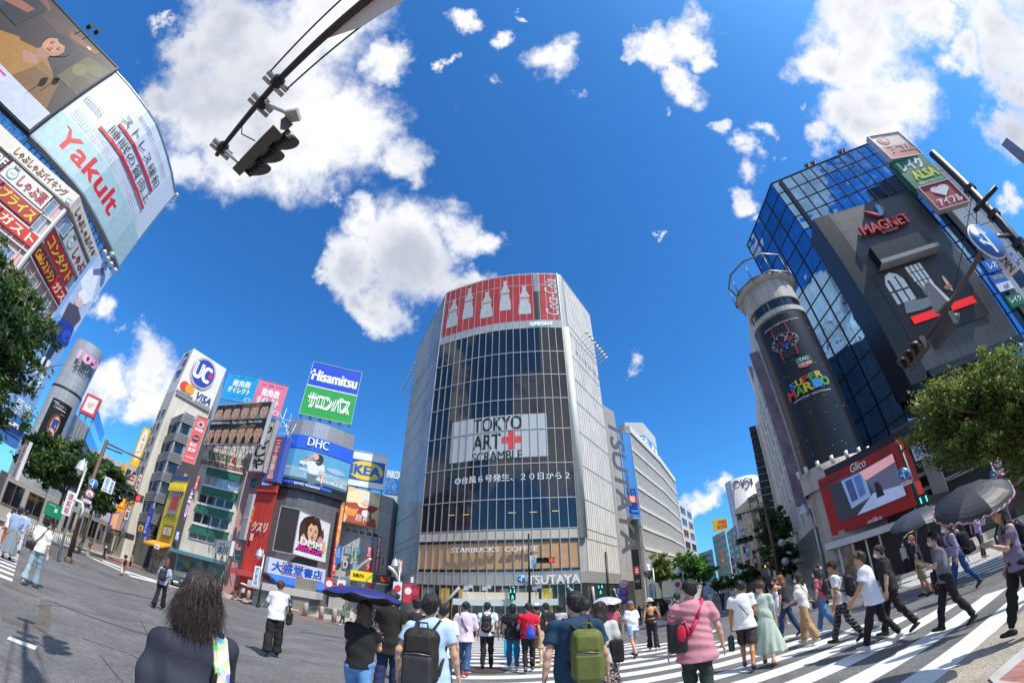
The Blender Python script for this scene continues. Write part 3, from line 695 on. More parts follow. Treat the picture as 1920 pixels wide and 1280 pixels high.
# floodlights on arms at both sides
for side in (0,1):
    for i in range(9):
        b=MB();u=(Q.w-.6-(i*.95))if side else(.6+i*1.25);z=zq(1044,613)-.6
        b.tube([Q.P(u,.1,z),Q.P(u,2.0,z+.7)],.04,WHITEM,5);b.lathe(Q.P(u,2.0,z+.75),[(.0,.2),(.22,.12),(.26,-.12),(.0,-.16)],mat('lamp_silver',(.7,.7,.7),.3,.6),10)
        b.build('floodlight',root)
# slanted braces of the ground floor, right hand entrance
b=MB()
for(p,q)in (((860,1100),(815,1150)),((925,1150),(962,1100)),((1060,1098),(1100,1145)),((1105,1100),(1110,1150)),((1145,1105),(1160,1150))):
    u1,z1_=Q.hit(*p);u2,z2_=Q.hit(*q);b.tube([Q.P(u1,.2,z1_),Q.P(u2,.2,z2_)],.16,mat('brace_white',(.40,.41,.42),.4),8)
build_each(b,'brace',root)
# grey side wall of the same block carrying the tall lettering
SF=topF([(1130,700),(1158,800)],36);pR=SF.p
GW=Fac([tuple(AT(1113,1000,57.5))[:2],tuple(AT(1186,1102,66))[:2]])
gw=block('grey_panel_building','plain grey panelled block with tall sideways lettering behind the curved glass tower',GW,-1.2,GW.hit(1150,800)[1]+3,[(16,92),(0,92)],mat('grey_cladding',(.36,.345,.335),.6,var=.12,scale=.6,grid=(3.0,3.6,.06)),'building')
b=MB();u0_,_=GW.hit(1146,900);u1_,_=GW.hit(1176,900)
ftext(b,GW,'TSUTAYA',GW.hit(1146,850)[0],GW.hit(1170,850)[0],GW.hit(1168,1038)[1],GW.hit(1148,790)[1],.03,mat('dark_letter',(.10,.10,.105),.5),rot=1,bold=.04,thick=.0);b.build('lettering',gw)
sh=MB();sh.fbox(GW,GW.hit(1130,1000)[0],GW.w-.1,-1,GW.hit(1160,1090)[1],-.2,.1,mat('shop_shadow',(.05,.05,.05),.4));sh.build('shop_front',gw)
b=MB();r=GW.rect((1103,1104),(1142,1106),(1142,1125),(1103,1125));b.fbox(GW,r[0],r[1],r[2],r[3],.4,.7,mat('dark_awning',(.03,.03,.035),.6));ftext(b,GW,'STARBUCKS COFFEE',r[0]+.3,r[1]-.3,r[2]+.15,r[2]+.55,.72,MATS['sign_white']);b.build('awning',gw)
# low canopy kiosk in front
KF=Fac([tuple(AT(851,1120,43.5))[:2],tuple(AT(1038,1122,43.5))[:2]])
z0_,z1_=KF.hit(940,1135)[1],KF.hit(940,1123)[1]
kr=thing('glass_kiosk','low glass kiosk with a flat white canopy in front of the curved glass tower','kiosk',KF.P(KF.w/2,-1,-.7))
b=MB();b.fbox(KF,-.2,KF.w+.2,z0_,z1_,-4.5,.3,mat('canopy_white',(.6,.66,.65),.4,.1));b.build('canopy',kr)
b=MB();b.fbox(KF,.5,KF.w-1.5,z1_+.02,z1_+.75,-4,-1.5,mat('cream_box',(.6,.52,.40),.6));b.build('roof_unit',kr)
b=MB();b.fbox(KF,.4,KF.w-.4,-.7,z0_-.02,-4,-.4,GGL);b.build('glazing',kr)
b=MB()
for i in range(9):u=.5+(KF.w-1)*i/8;b.fbox(KF,u-.06,u+.06,-.72,z0_,-.42,-.3,ALU)
build_each(b,'post',kr)
for(x,y)in ((873,1112),(908,1108),(1003,1105)):
    u,z=KF.hit(x,y);b=MB();b.tube([KF.P(u,-.6,z1_),KF.P(u,-.6,z1_+1.0)],.07,WHITEM,6);b.fbox(KF,u-.4,u+.1,z1_+.9,z1_+1.3,-.8,-.4,MATS['lamp_silver']);b.fbox(KF,u+.05,u+.5,z1_+1.1,z1_+1.4,-.7,-.4,MATS['lamp_silver'])
    o=b.build('roof_camera',loc=KF.P(u,-.6,z1_));props(o,{873:'leftmost white camera post on the kiosk canopy',908:'middle white camera post on the kiosk canopy',1003:'rightmost camera post on the kiosk canopy beside the pole'}[x],'camera','cameras on the kiosk canopy')
# department store behind, right of centre
SB=topF([(1172,803),(1230,862),(1259,901)],30);zt=CAMZ+30
st=block('department_store','long white ribbed department store receding along the avenue',SB,-1.2,zt,[(22,128),(2,90)],mat('store_stone',(.56,.53,.48),.7,var=.12,scale=.5))
nf=7;fh=(zt-7)/nf;WS=mat('fin_white',(.66,.64,.59),.6)
for j in range(nf):
    b=MB();z=6+j*fh;b.fbox(SB,0,SB.w,z,z+.45,0,.7,WS)
    n=54
    for i in range(n+1):u=SB.w*i/n;b.fbox(SB,u-.16,u+.16,z+.45,z+fh,0,.55,WS)
    b.build('storey_fins',st)
    b=MB();b.fbox(SB,.1,SB.w-.1,z+.9,z+fh-.3,-.1,.06,mat('dim_recess',(.30,.29,.27),.5));b.build('window_strip',st)
b=MB();b.fbox(SB,0,SB.w,zt-1,zt+.3,-.2,.8,WS);b.build('parapet',st)
b=MB();b.fbox(SB,.5,SB.w-.5,-1,5,0,.2,mat('store_shopfront',(.20,.24,.24),.2));b.build('shop_front',st)
SS=Fac([tuple(AT(1163,900,68))[:2],tuple(AT(1188,900,70))[:2]])
board('vertical_store_sign','tall blue vertical store sign with white letters beside the grey panelled block',SS,SS.hit(1166,880)[0],SS.hit(1190,900)[0],SS.hit(1190,972)[1],SS.hit(1170,812)[1],'#3b86cf',[('t','SE',.15,.25,.85,.33,'#1b2f86',dict(rot=1,bold=.05)),('r',.1,.17,.9,.245,'#d0302a'),('t','I',.3,.175,.7,.24,'#e9b9a0',dict(rot=1)),('t','BU',.15,.05,.85,.165,'#1b2f86',dict(rot=1,bold=.05))],depth=1.2,frame='#a9c9e6',cat='sign')
TW=Fac([tuple(AT(1178,850,98))[:2],tuple(AT(1213,850,100))[:2],tuple(AT(1232,850,112))[:2]])
tw=block('rooftop_tower','small white rooftop tower with blue sign panels above the ribbed store',TW,20,TW.hit(1212,803)[1],[(33,126),(24,120)],mat('tower_grey',(.5,.5,.5),.6))
b=MB();r=TW.rect((1180,818),(1210,820),(1212,838),(1180,838));art(b,TW,r[0],TW.w-.2,r[2],r[3],.05,[('r',0,0,1,1,'#2f7fc4'),('t','SEIBU',.1,.15,.45,.85,'#ffffff'),('r',.6,.2,.95,.8,'#e8eef2'),('t','▲',.7,.25,.85,.75,'#c0392b')]);b.build('sign_panel',tw)
# dark square sign post in front
DS=Fac([tuple(AT(1183,1050,60))[:2],tuple(AT(1194,1050,60))[:2]])
board('banner_sign','narrow black signboard with a red square mark at the corner of the ribbed store',DS,DS.hit(1183,1050)[0],DS.hit(1196,1050)[0],DS.hit(1192,1106)[1],DS.hit(1188,1031)[1],'#120f10',[('r',.1,.36,.9,.58,'#c0302a'),('t','本',.25,.39,.75,.55,'#f5efe8'),('r',.15,.1,.85,.3,'#2a2224'),('t','BOOK',.2,.18,.8,.24,'#998')],cat='sign')

# ================================================================ BUILDINGS, RIGHT
MH=38.0
MF0=topF([(1448,348),(1545,305),(1640,270)],MH);pA,pB=MF0.p[0],MF0.p[2];dv=(pB-pA).normalized()

left_pt=(pA.x-1.5,pA.y+2.2)
MF=Fac([(pA.x-2.2+3.0,pA.y+9.5),tuple(pA),tuple(pA+dv*((pB-pA).length))])
uM0=MF.L[1];uM1=MF.L[2];MT=CAMZ+MH
mg=block('glass_office_tower','blue mirrored glass tower with a grey stone box and screen on its face',MF,-.5,MT,[(62,21),(60,45),(40,40)],mat('tower_dark',(.03,.035,.045),.3,.3))
b=MB();b.fbox(MF,0,uM1,8.5,MT-.2,-.1,.06,BGL);b.build('curtain_glazing',mg)
b=MB();MU=mat('mullion_dark',(.02,.03,.04),.4,.5);nu=11
for i in range(nu+1):u=uM0+(uM1-uM0)*i/nu;b.fbox(MF,u-.05,u+.05,8.5,MT,0,.14,MU)
for i in range(5):u=uM0*i/4;b.fbox(MF,u-.05,u+.05,8.5,MT,0,.14,MU)
nz_=15
for j in range(nz_+1):z=8.5+(MT-8.5)*j/nz_;b.fbox(MF,0,uM1,z-.05,z+.05,0,.12,MU)
b.build('curtain_frame',mg)
b=MB();s0=MF.hit(1456,371)[0];s1=MF.hit(1478,365)[0]
b.fbox(MF,uM0+.9,uM0+1.35,8.5,MT-.3,.05,.3,mat('black_fin',(.008,.009,.012),.3));b.fbox(MF,uM0+2.9,uM0+3.5,8.5,MT-12,.05,.3,MATS['black_fin']);b.build('vertical_fins',mg)
BX,bz0,bz1=QF((1558,404),(1697,366),(1900,638),(1734,702),33.6)
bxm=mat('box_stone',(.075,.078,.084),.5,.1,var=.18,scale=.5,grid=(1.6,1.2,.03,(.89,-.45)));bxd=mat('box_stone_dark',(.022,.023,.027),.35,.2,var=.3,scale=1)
zs1,zs0=BX.hit(1700,520)[1],BX.hit(1790,672)[1]
zc1,zc0=BX.hit(1640,545)[1],BX.hit(1650,568)[1]
b=MB();W_=BX.w
TS=BX.rect((1640,508),(1770,474),(1848,585),(1704,625));tu0,tu1=TS[0],TS[1]
b.fbox(BX,-.04,W_+.6,bz0,bz1,-2.6,-.02,bxm)
b.build('stone_box',mg)
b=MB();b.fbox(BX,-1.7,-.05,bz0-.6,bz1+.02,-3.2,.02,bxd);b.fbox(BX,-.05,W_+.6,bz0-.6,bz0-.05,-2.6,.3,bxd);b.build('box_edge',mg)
lz0,lz1=BX.hit(1660,500)[1],BX.hit(1640,470)[1]
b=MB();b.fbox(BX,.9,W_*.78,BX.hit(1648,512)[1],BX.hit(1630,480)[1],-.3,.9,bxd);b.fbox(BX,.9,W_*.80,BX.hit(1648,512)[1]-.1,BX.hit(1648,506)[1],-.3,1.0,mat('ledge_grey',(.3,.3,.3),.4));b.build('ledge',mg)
SCR=BX.rect((1632,519),(1768,480),(1868,600),(1706,640))
s_items=[('r',0,0,1,1,'#161415'),('r',.05,.32,.80,.97,'#1d1b1b'),('p',[(.08,.5),(.08,.8),(.13,.92),(.2,.95),(.27,.9),(.31,.8),(.31,.5)],'#8d99a3'),('r',.12,.5,.15,.85,'#222'),('r',.22,.5,.24,.88,'#222'),('r',.08,.66,.31,.685,'#222'),
           ('p',[(.40,.5),(.40,.95),(.60,.95),(.60,.5)],'#93a1ab'),('r',.44,.5,.455,.95,'#1b1b1b'),('r',.495,.5,.51,.95,'#1b1b1b'),('r',.55,.5,.565,.95,'#1b1b1b'),('r',.40,.7,.60,.71,'#1b1b1b'),('r',.40,.84,.60,.85,'#1b1b1b'),
           ('e',.37,.55,.06,.2,'#17120f'),('e',.37,.77,.035,.07,'#20160f'),('p',[(.1,.35),(.15,.5),(.4,.46),(.62,.5),(.6,.36),(.3,.33)],'#5d686f'),('e',.74,.55,.02,.12,'#a38f82'),('e',.72,.5,.05,.035,'#7c5a4b'),
           ('r',.12,.19,.50,.29,'#e8231f'),('r',.60,.19,.92,.29,'#e8231f')]
b=MB();art(b,BX,SCR[0],SCR[1],SCR[2],SCR[3],.05,s_items,emit=.55);o=b.build('video_screen',mg)
b=MB();LR=mat('letter_red',(.55,.07,.07),.35,.3);ftext(b,BX,'MAGNET',*BX.rect((1613,432),(1703,410),(1706,428),(1617,452)),.45,LR,thick=.4,bold=.03);ftext(b,BX,'by SHIBUYA109',*BX.rect((1654,440),(1685,434),(1686,440),(1655,446)),.3,mat('letter_pink',(.6,.3,.3),.4),thick=.15)
r=BX.rect((1620,402),(1655,395),(1662,412),(1626,420));W3,H3=r[1]-r[0],r[3]-r[2]
for i,cc in enumerate(((.6,.08,.08),(.15,.45,.7),(.6,.08,.08))):
    m_=mat('logo_%d'%i,cc,.35,.3);x=r[0]+W3*(.02+.10*i)
    b.hexa([BX.P(x+a,v,z)for v in (.05,.35)for a,z in ((0,r[3]-H3*.1-.1*i),(.16,r[3]-H3*.1-.1*i),(W3*.55+.16,r[2]),(W3*.55,r[2]))],m_)
    x2=r[0]+W3*(.62+.11*i);b.hexa([BX.P(x2+a,v,z)for v in (.06,.36)for a,z in ((0,r[2]+H3*.1*i),(.2,r[2]+H3*.1*i),(W3*.16+.2,r[3]+H3*.2-.15*i),(W3*.16,r[3]+H3*.2-.15*i))],mat('logo_b%d'%i,((.15,.45,.7),(.15,.45,.7),(.6,.08,.08))[i],.35,.3))
b.build('name_lettering',mg)
b=MB()
for(x,y)in ((1518,312),(1530,306),(1588,290),(1592,286)):u=MF.hit(x,y)[0];b.tube([MF.P(u,-1,MT-.4),MF.P(u,-.8,MT+1.4)],.06,K,5);b.fbox(MF,u-.3,u+.3,MT+1.2,MT+1.6,-.9,-.6,K);b.tube([MF.P(u-.5,-1,MT-.4),MF.P(u+.3,-.6,MT+1.4)],.05,K,5)
build_each(b,'roof_lamp',mg)
# narrow sign stack at the right of the tower
RW=Fac([tuple(MF.P(uM1+.2,.3,0))[:2],tuple(MF.P(uM1+4.1,.3,0))[:2]])
rw=block('sign_stack_building','narrow white panelled building stacked with lender signs right of the mirrored tower',RW,-.5,RW.hit(1730,350)[1]+2,[tuple(RW.P(RW.w,-8,0))[:2],tuple(RW.P(0,-8,0))[:2]],mat('white_panels',(.52,.52,.53),.45,.2,grid=(1.3,1.6,.08,(.89,-.45)),gcol=.1))
b=MB();b.fbox(RW,-.15,.45,-.4,RW.hit(1723,362)[1],.0,.9,WHITEM);b.build('white_pier',rw)
b=MB()
for i in range(9):z=3+i*2.2;b.fbox(RW,.6,2.4,z,z+1.6,0,.12,DGL)
build_each(b,'window_column',rw)
def rsign(nm_,label,TL,TR,BR,BL,bgc,items,**k):
    F,z0,z1=QF(TL,TR,BR,BL,k.pop('D',35));return board(nm_,label,F,0,F.w,z0,z1,bgc,items,**k)
rsign('lender_sign','faded orange and white sign with a ring mark topping the sign stack',(1633,256),(1687,254),(1730,292),(1672,308),'#c9b3aa',[('r',0,0,1,.5,'#b95643'),('e',.3,.75,.18,.17,'#9b3b32'),('e',.32,.74,.08,.08,'#c9b3aa'),('t','アコム',.2,.2,.95,.5,'#8e8580',dict(bold=.05))],D=38.5,frame='#bbbbbb',depth=.6,cat='sign')
rsign('lender_sign','green lender sign with white and yellow lettering below the orange sign',(1670,308),(1730,292),(1780,343),(1720,360),'#0f6b45',[('t','レイク',.12,.58,.80,.92,'#e8efe9',dict(bold=.06)),('t','ALSA',.22,.24,.92,.52,'#d9dc2a',dict(bold=.06)),('t','新生銀行グループ　新生フィナンシャル',.2,.08,.9,.16,'#dfe8e0')],D=38.5,depth=.6,cat='sign')
rsign('lender_sign','red sign with a striped white heart below the green sign',(1726,357),(1780,342),(1816,383),(1762,399),'#a81420',[('e',.40,.76,.17,.14,'#e6e2e0'),('e',.66,.76,.17,.14,'#e6e2e0'),('p',[(.24,.70),(.82,.70),(.53,.42)],'#e6e2e0'),('t','アイフル',.14,.1,.92,.38,'#f2eeee',dict(bold=.06))],D=38.2,frame='#b9b0a8',depth=.5,cat='sign')
rsign('internet_cafe_sign','blue sign with white kana on the white panelled building',(1840,495),(1900,478),(1912,500),(1856,518),'#1f62c4',[('t','レオパレス21',.1,.2,.95,.8,'#f0f4fa',dict(bold=.04))],D=37.8,depth=.3,cat='sign')
rsign('notice_sign','blue and white notice with yellow numbers under the blue kana sign',(1858,520),(1884,513),(1900,548),(1873,556),'#2b62b8',[('r',0,0,1,.45,'#dfe4ea'),('t','0120',.15,.7,.85,.9,'#e3c43a'),('t','6F',.4,.08,.8,.34,'#1d3f8f')],D=37.6,depth=.3,cat='sign')
rsign('lender_sign','small green sign at the bottom of the sign stack',(1885,560),(1915,552),(1920,575),(1898,584),'#0f6b45',[('t','レイク',.15,.3,.9,.8,'#e8efe9',dict(bold=.06))],D=37.4,depth=.3,cat='sign')
# round corner drum with black banner
cc=AT(1500,700,30.6);cc.z=0;a_c=math.atan2(cc.x,cc.y)
def drumF(c,r,n=28,a0=-100,a1=100):
    b0=math.atan2(c.x,c.y);return Fac([(c.x-r*math.sin(b0-R(a)),c.y-r*math.cos(b0-R(a)))for a in [a0+(a1-a0)*i/n for i in range(n+1)]])
r_d=2.15;DF=drumF(cc,r_d)
zd0=DF.hit(1570,860)[1];zd1=DF.hit(1470,590)[1]
dr=thing('round_corner_tower','round beige corner drum with an open railing on top left of the mirrored tower','tower',(cc.x,cc.y,-.5))
STN=mat('beige_tile',(.46,.43,.39),.6,var=.12,scale=1,grid=(.7,.7,.02))
zt_=AT(1450,525,28.6).z
b=MB();b.lathe((cc.x,cc.y,0),[(r_d,-.5),(r_d,zd1+.15),(r_d+.12,zd1+.15),(r_d+.12,zd1+.6),(r_d-.1,zd1+.6),(r_d-.1,zd1+1.5),(r_d+.05,zd1+1.5),(r_d+.05,zt_),(0,zt_)],STN,40,smooth=False);b.build('drum',dr)
b=MB();b.lathe((cc.x,cc.y,0),[(r_d-.06,zd1+.62),(r_d-.06,zd1+1.48)],DGL,40);build_each(b,'ribbon_window',dr)
b=MB()
RAILM=mat('rail_steel',(.16,.17,.19),.4,.5)
for dz in (.35,2.3):b.lathe((cc.x,cc.y,zt_),[(r_d+.55,dz),(r_d+.65,dz),(r_d+.65,dz+.12),(r_d+.55,dz+.12)],RAILM,10)
for i in range(10):a=2*math.pi*i/10;p=Vector((cc.x+(r_d+.6)*math.cos(a),cc.y+(r_d+.6)*math.sin(a),zt_-.3));b.tube([p+Vector((0,0,.4)),p+Vector((0,0,2.6))],.045,RAILM,5)
b.build('railing',dr);b=MB();b.lathe((cc.x,cc.y,zt_),[(r_d,.02),(r_d+.5,.2),(r_d+.5,.36),(0,.36)],STN,24);b.build('roof_slab',dr)
D2=drumF(cc,r_d+.07)
gold=[('e',random.random(),random.random(),.008,.0035,'#9a7d2a')for _ in range(70)]
wx,wy=.47,.80
watch=[('p',[(wx-.09,wy+.03),(wx-.06,wy+.13),(wx+.06,wy+.13),(wx+.09,wy+.03)],'#15151b'),('p',[(wx-.10,wy+.05),(wx-.09,wy+.13),(wx-.075,wy+.13),(wx-.08,wy+.05)],'#b33030'),('p',[(wx+.10,wy+.05),(wx+.09,wy+.13),(wx+.075,wy+.13),(wx+.08,wy+.05)],'#b33030'),
         ('p',[(wx-.09,wy-.03),(wx-.06,wy-.12),(wx+.06,wy-.12),(wx+.09,wy-.03)],'#15151b'),('p',[(wx-.10,wy-.05),(wx-.09,wy-.12),(wx-.075,wy-.12),(wx-.08,wy-.05)],'#b33030'),('p',[(wx+.10,wy-.05),(wx+.09,wy-.12),(wx+.075,wy-.12),(wx+.08,wy-.05)],'#b33030'),
         ('e',wx,wy,.155,.062,'#8d9096'),('e',wx,wy,.142,.056,'#111218')]
for i in range(12):a=2*math.pi*i/12;watch.append(('e',wx+.125*math.cos(a),wy+.049*math.sin(a),.008,.004,'#d8dade'))
watch+=[('e',wx-.06,wy-.008,.04,.016,'#a52a2a'),('e',wx-.06,wy-.008,.028,.011,'#14151c'),('e',wx+.06,wy+.005,.04,.016,'#a52a2a'),('e',wx,wy-.03,.04,.016,'#2a3fa5'),('p',[(wx-.004,wy),(wx+.05,wy+.035),(wx+.056,wy+.032),(wx+.004,wy)],'#eee'.replace('#eee','#eeeeee'))]
ban=[('r',0,0,1,1,'#0c0d14')]+gold+watch+[('t','www.tagheuer.com',.3,.93,.72,.945,'#e8e8ec'),('p',[(.50,.615),(.66,.625),(.66,.655),(.50,.65)],'#2f7d5a'),('p',[(.50,.61),(.66,.618),(.66,.59),(.58,.575),(.50,.585)],'#b8463e'),('t','TAG',.53,.623,.63,.648,'#e9ede9'),('t','HEUER',.515,.592,.645,.612,'#e9ede9')]
for s_,y0,y1,xs,cs in (('SUPER',.475,.515,.34,['#2f8fd6','#e3c22f','#d43a2f','#46a83e','#e3c22f']),('MARIO',.415,.47,.29,['#d43a2f','#46a83e','#e3c22f','#2f8fd6','#46a83e'])):
    wch=(.36 if s_=='SUPER' else.46)/5
    for i,ch in enumerate(s_):ban.append(('t',ch,xs+wch*i+.005,y0+.004*i,xs+wch*(i+1)-.005,y1+.004*i,cs[i],dict(bold=.08)))
ban+=[('t','LIMITED EDITION',.33,.39,.72,.402,'#d8d8dc')]
bo=thing('wrap_banner','black star speckled banner with a wristwatch wrapped round the beige corner drum','banner',(cc.x,cc.y,zd0))
uu0,uu1=D2.w*.06,D2.w*.94
b=MB();b.fbox(D2,uu0,uu1,zd0,zd1,-.03,.02,paint('#0c0d14',rough=.35));b.build('panel',bo);b=MB();art(b,D2,uu0+.1,uu1-.1,zd0+.1,zd1-.1,.03,ban[1:],step=.0012,kw=dict(var=0));b.build('printed_face',bo)
b=MB();b.lathe((cc.x,cc.y,0),[(r_d+.35,zd0-1.5),(r_d+.35,zd0-.15),(r_d+.1,zd0-.05)],STN,36)
for i in range(7):a=a_c+math.pi+R(-60+20*i);p=Vector((cc.x+(r_d+.6)*math.sin(a),cc.y+(r_d+.6)*math.cos(a),zd0-.4));b.tube([p,p+Vector((0,0,.5))],.12,WHITEM,8)
b.build('base_ring',dr)
b=MB();pp_=AT(1545,700,30.3);b.tube([(pp_.x,pp_.y,-.5),(pp_.x,pp_.y,zd1+1.5)],.42,STN,8);b.build('side_pier',dr)
# long white wall receding down the avenue
dA=Vector((.51,.86));wA=Vector((cc.x-r_d*.92,cc.y+.8))
WF=Fac([tuple(wA+dA*46),tuple(wA)])
wf=block('white_tiled_building','tall pale tiled building with narrow blue windows receding behind the corner drum',WF,-.5,AT(1402,575,29.5).z,[(25.5,29),(58,76)],mat('pale_tile',(.56,.55,.54),.55,var=.1,scale=.8,grid=(1.2,1.2,.03,(.51,.86))))
windows(wf,WF,24,WF.w-1.5,5,AT(1402,575,29.5).z-2,6,5,WHITEM,glass('blue_pane',(.08,.22,.42),.05,.3,.8),fu=.30,fz=.8,rows=3,cols=1)
b=MB();b.fbox(WF,WF.w-2.2,WF.w-1.9,6,AT(1402,575,29.5).z-3,.1,.9,mat('poster_column',(.22,.17,.24),.5,var=.5,scale=1.2));b.build('poster_column',wf)
b=MB()
for i in range(14):z=9+i*.9;b.fbox(WF,14+.3*i,14.6+.3*i,z,z+.8,.2,1.8-.05*i,K)
b.build('fire_stair',wf)
b=MB();b.fbox(WF,2,WF.w-.5,-.4,4.2,.02,.3,mat('avenue_shopfront',(.16,.2,.2),.2));b.build('shop_front',wf)
KS=Fac([tuple(AT(1405,700,50))[:2],tuple(AT(1430,700,52))[:2]])
board('side_billboard','white roof billboard with blue kana behind the pale tiled building',KS,0,KS.w,KS.hit(1420,765)[1],KS.hit(1410,690)[1],'#c9cdd4',[('t','すべて',.1,.62,.6,.8,'#3a3f55'),('t','イン',.2,.42,.6,.58,'#3a3f55'),('e',.65,.2,.22,.14,'#2b4a9a'),('e',.68,.2,.15,.09,'#c9cdd4')])
# red framed screen, slanted box under the drum
GF,gz0,gz1=QF((1533,903),(1684,828),(1719,949),(1556,1010),26.2)
gr=board('red_screen_board','red framed video screen board above the shop canopy at the corner',GF,0,GF.w,gz0,gz1,'#a01a12',depth=1.0,cat='screen')
a=GF.rect((1553,910),(1672,857),(1700,928),(1572,985))
def un(F,W,z0,z1,px,py):u,z=F.hit(px,py);return u/W,(z-z0)/(z1-z0)
b=MB();art(b,GF,a[0],a[1],a[2],a[3],.04,[('r',0,0,1,1,'#28303e'),('p',[(0,0),(.42,.0),(.30,.9),(0,1)],'#1d222c'),('p',[(.2,.95),(.24,.2),(.55,.3),(.55,.95)],'#5b6f92'),('p',[(.25,.9),(.27,.35),(.37,.36),(.36,.9)],'#23355a'),('p',[(.39,.9),(.4,.38),(.5,.4),(.5,.9)],'#314a7c'),
    ('p',[(.5,.95),(1,1),(1,.8),(.55,.7)],'#a77c84'),('p',[(.55,.7),(1,.78),(1,.2),(.62,.35)],'#3f4258'),('p',[(.3,0),(.6,.35),(1,.25),(1,0)],'#6f7f9c'),('e',.68,.5,.035,.06,'#0f1116'),('p',[(.63,.2),(.65,.46),(.73,.46),(.74,.2)],'#0d0f14')],emit=.9);b.build('video_screen',gr)
b=MB();ftext(b,GF,'Glico',*GF.rect((1592,874),(1621,862),(1623,878),(1594,890)),.06,MATS['sign_white'],shear=.35,bold=.015);ftext(b,GF,'mmSilb-tv',*GF.rect((1624,978),(1652,968),(1654,976),(1626,986)),.06,MATS['sign_white'],shear=.3,bold=.02);ftext(b,GF,'江崎グリコ',*GF.rect((1559,1008),(1575,1003),(1576,1006),(1560,1011)),.06,MATS['sign_white']);b.build('lettering',gr)
b=MB()
for(x,y)in ((1565,896),(1655,853),(1545,910)):u,z=GF.hit(x,y);b.fbox(GF,u-.35,u+.35,z-.14,z+.14,.0,.03,mat('grille_dark',(.2,.02,.02),.6))
build_each(b,'speaker_grille',gr)
gu=thing('corner_shop','dark low shop block under the red framed screen with lit shelves','building',GF.P(2,-3,-.5))
b=MB();b.fbox(GF,.05,GF.w+1,gz1-.4,gz1+.6,-5,-.9,bxd);b.fbox(GF,.05,GF.w-.05,-.5,gz0+.3,-5,-1.2,bxd);b.build('wall',gu)
# canopy
CF=Fac([tuple(AT(1546,1036,24.6))[:2],tuple(AT(1772,945,25))[:2]])
cz0,cz1=(CF.hit(1546,1044)[1]+CF.hit(1772,950)[1])/2,(CF.hit(1546,1030)[1]+CF.hit(1772,937)[1])/2
cn=thing('shop_canopy','long flat white canopy over the shop fronts under the red screen','canopy',CF.P(CF.w/2,-1,-.3))
b=MB();b.fbox(CF,0,CF.w,cz0,cz1,-4.5,0,mat('canopy_grey',(.50,.50,.51),.4,.2));b.build('roof',cn)
b=MB();b.fbox(CF,.8,CF.w-1,cz1+.02,cz1+.5,-4,-1.2,mat('canopy_top',(.35,.3,.3),.6));b.build('roof_light',cn)
b=MB()
for i in range(8):u=.6+(CF.w-1.2)*i/7;b.fbox(CF,u-.05,u+.05,-.2,cz0,-1.6,-1.5,ALU)
build_each(b,'post',cn)
shp=mat('shop_shelves',(.20,.17,.12),.4,var=.4,scale=3,pat=('cells',3.0),emit=.12)
b=MB();b.fbox(CF,.3,CF.w-.2,.1,cz0-.02,-2.6,-2.4,shp);b.build('shop_window',cn)
b=MB();b.fbox(CF,.3,CF.w-.2,.05,.7,-2.38,-2.3,mat('low_grille',(.25,.27,.30),.6,grid=(.25,.25,.03),gcol=.3));b.build('low_grille',cn)
# lower storeys of the tower right of the red screen
LF=Fac([tuple(AT(1700,900,33))[:2],tuple(AT(1920,900,33))[:2],tuple(AT(1960,900,30))[:2]])
lo=block('mall_front','dark glazed mall front with pale horizontal bands behind the right tree',LF,-.3,9.0,[(60,8),(50,35)],mat('mall_dark',(.03,.032,.036),.3,.2))
b=MB()
for(p,q)in (((1750,915),(1920,850)),((1750,885),(1920,800)),((1760,948),(1920,895))):
    u1,z1_=LF.hit(*p);b.fbox(LF,0,LF.w,z1_-.12,z1_+.12,0,.5,mat('band_grey',(.4,.39,.37),.5))
build_each(b,'band',lo)
r=LF.rect((1776,940),(1920,870),(1920,900),(1790,966));b=MB();b.fbox(LF,r[0],LF.w,r[2]-.1,r[3]-.4,.1,1.2,mat('mall_fascia',(.5,.47,.43),.5,grid=(2.2,9,.05)));ftext(b,LF,'MAGNET',LF.hit(1845,890)[0],LF.hit(1880,890)[0],r[2]+.15,r[3]-.65,1.25,LR);b.build('fascia',lo)
b=MB();b.fbox(LF,0,LF.w,0,r[2]-.2,-.1,.1,mat('mall_shop',(.16,.05,.06),.4,var=.4,scale=.6,pat=('cells',.7),emit=.04));b.build('shop_front',lo)
b=MB();u,z=LF.hit(1757,905);b.fbox(LF,u-.5,u+.5,0,z+1.6,.6,1.5,mat('grey_column',(.3,.29,.29),.6));b.build('column',lo)
BB,bb0,bb1=QF((1916,238),(1990,300),(1970,385),(1893,322),30)
board('sky_billboard','blue billboard with vertical kana at the top right edge',BB,0,BB.w,bb0,bb1,'#1a63b8',[('t','のど、直接',.0,.02,.16,.9,'#12306e',dict(rot=0,vert=True))],depth=.5,frame='#7f8ba0')
# ================================================================ BUILDINGS, LEFT
def pts_rect(F,*p):return F.rect(*p)
FRA=mat('window_frame_grey',(.30,.30,.30),.45,.4);FRW=mat('window_frame_white',(.62,.62,.6),.45,.1)
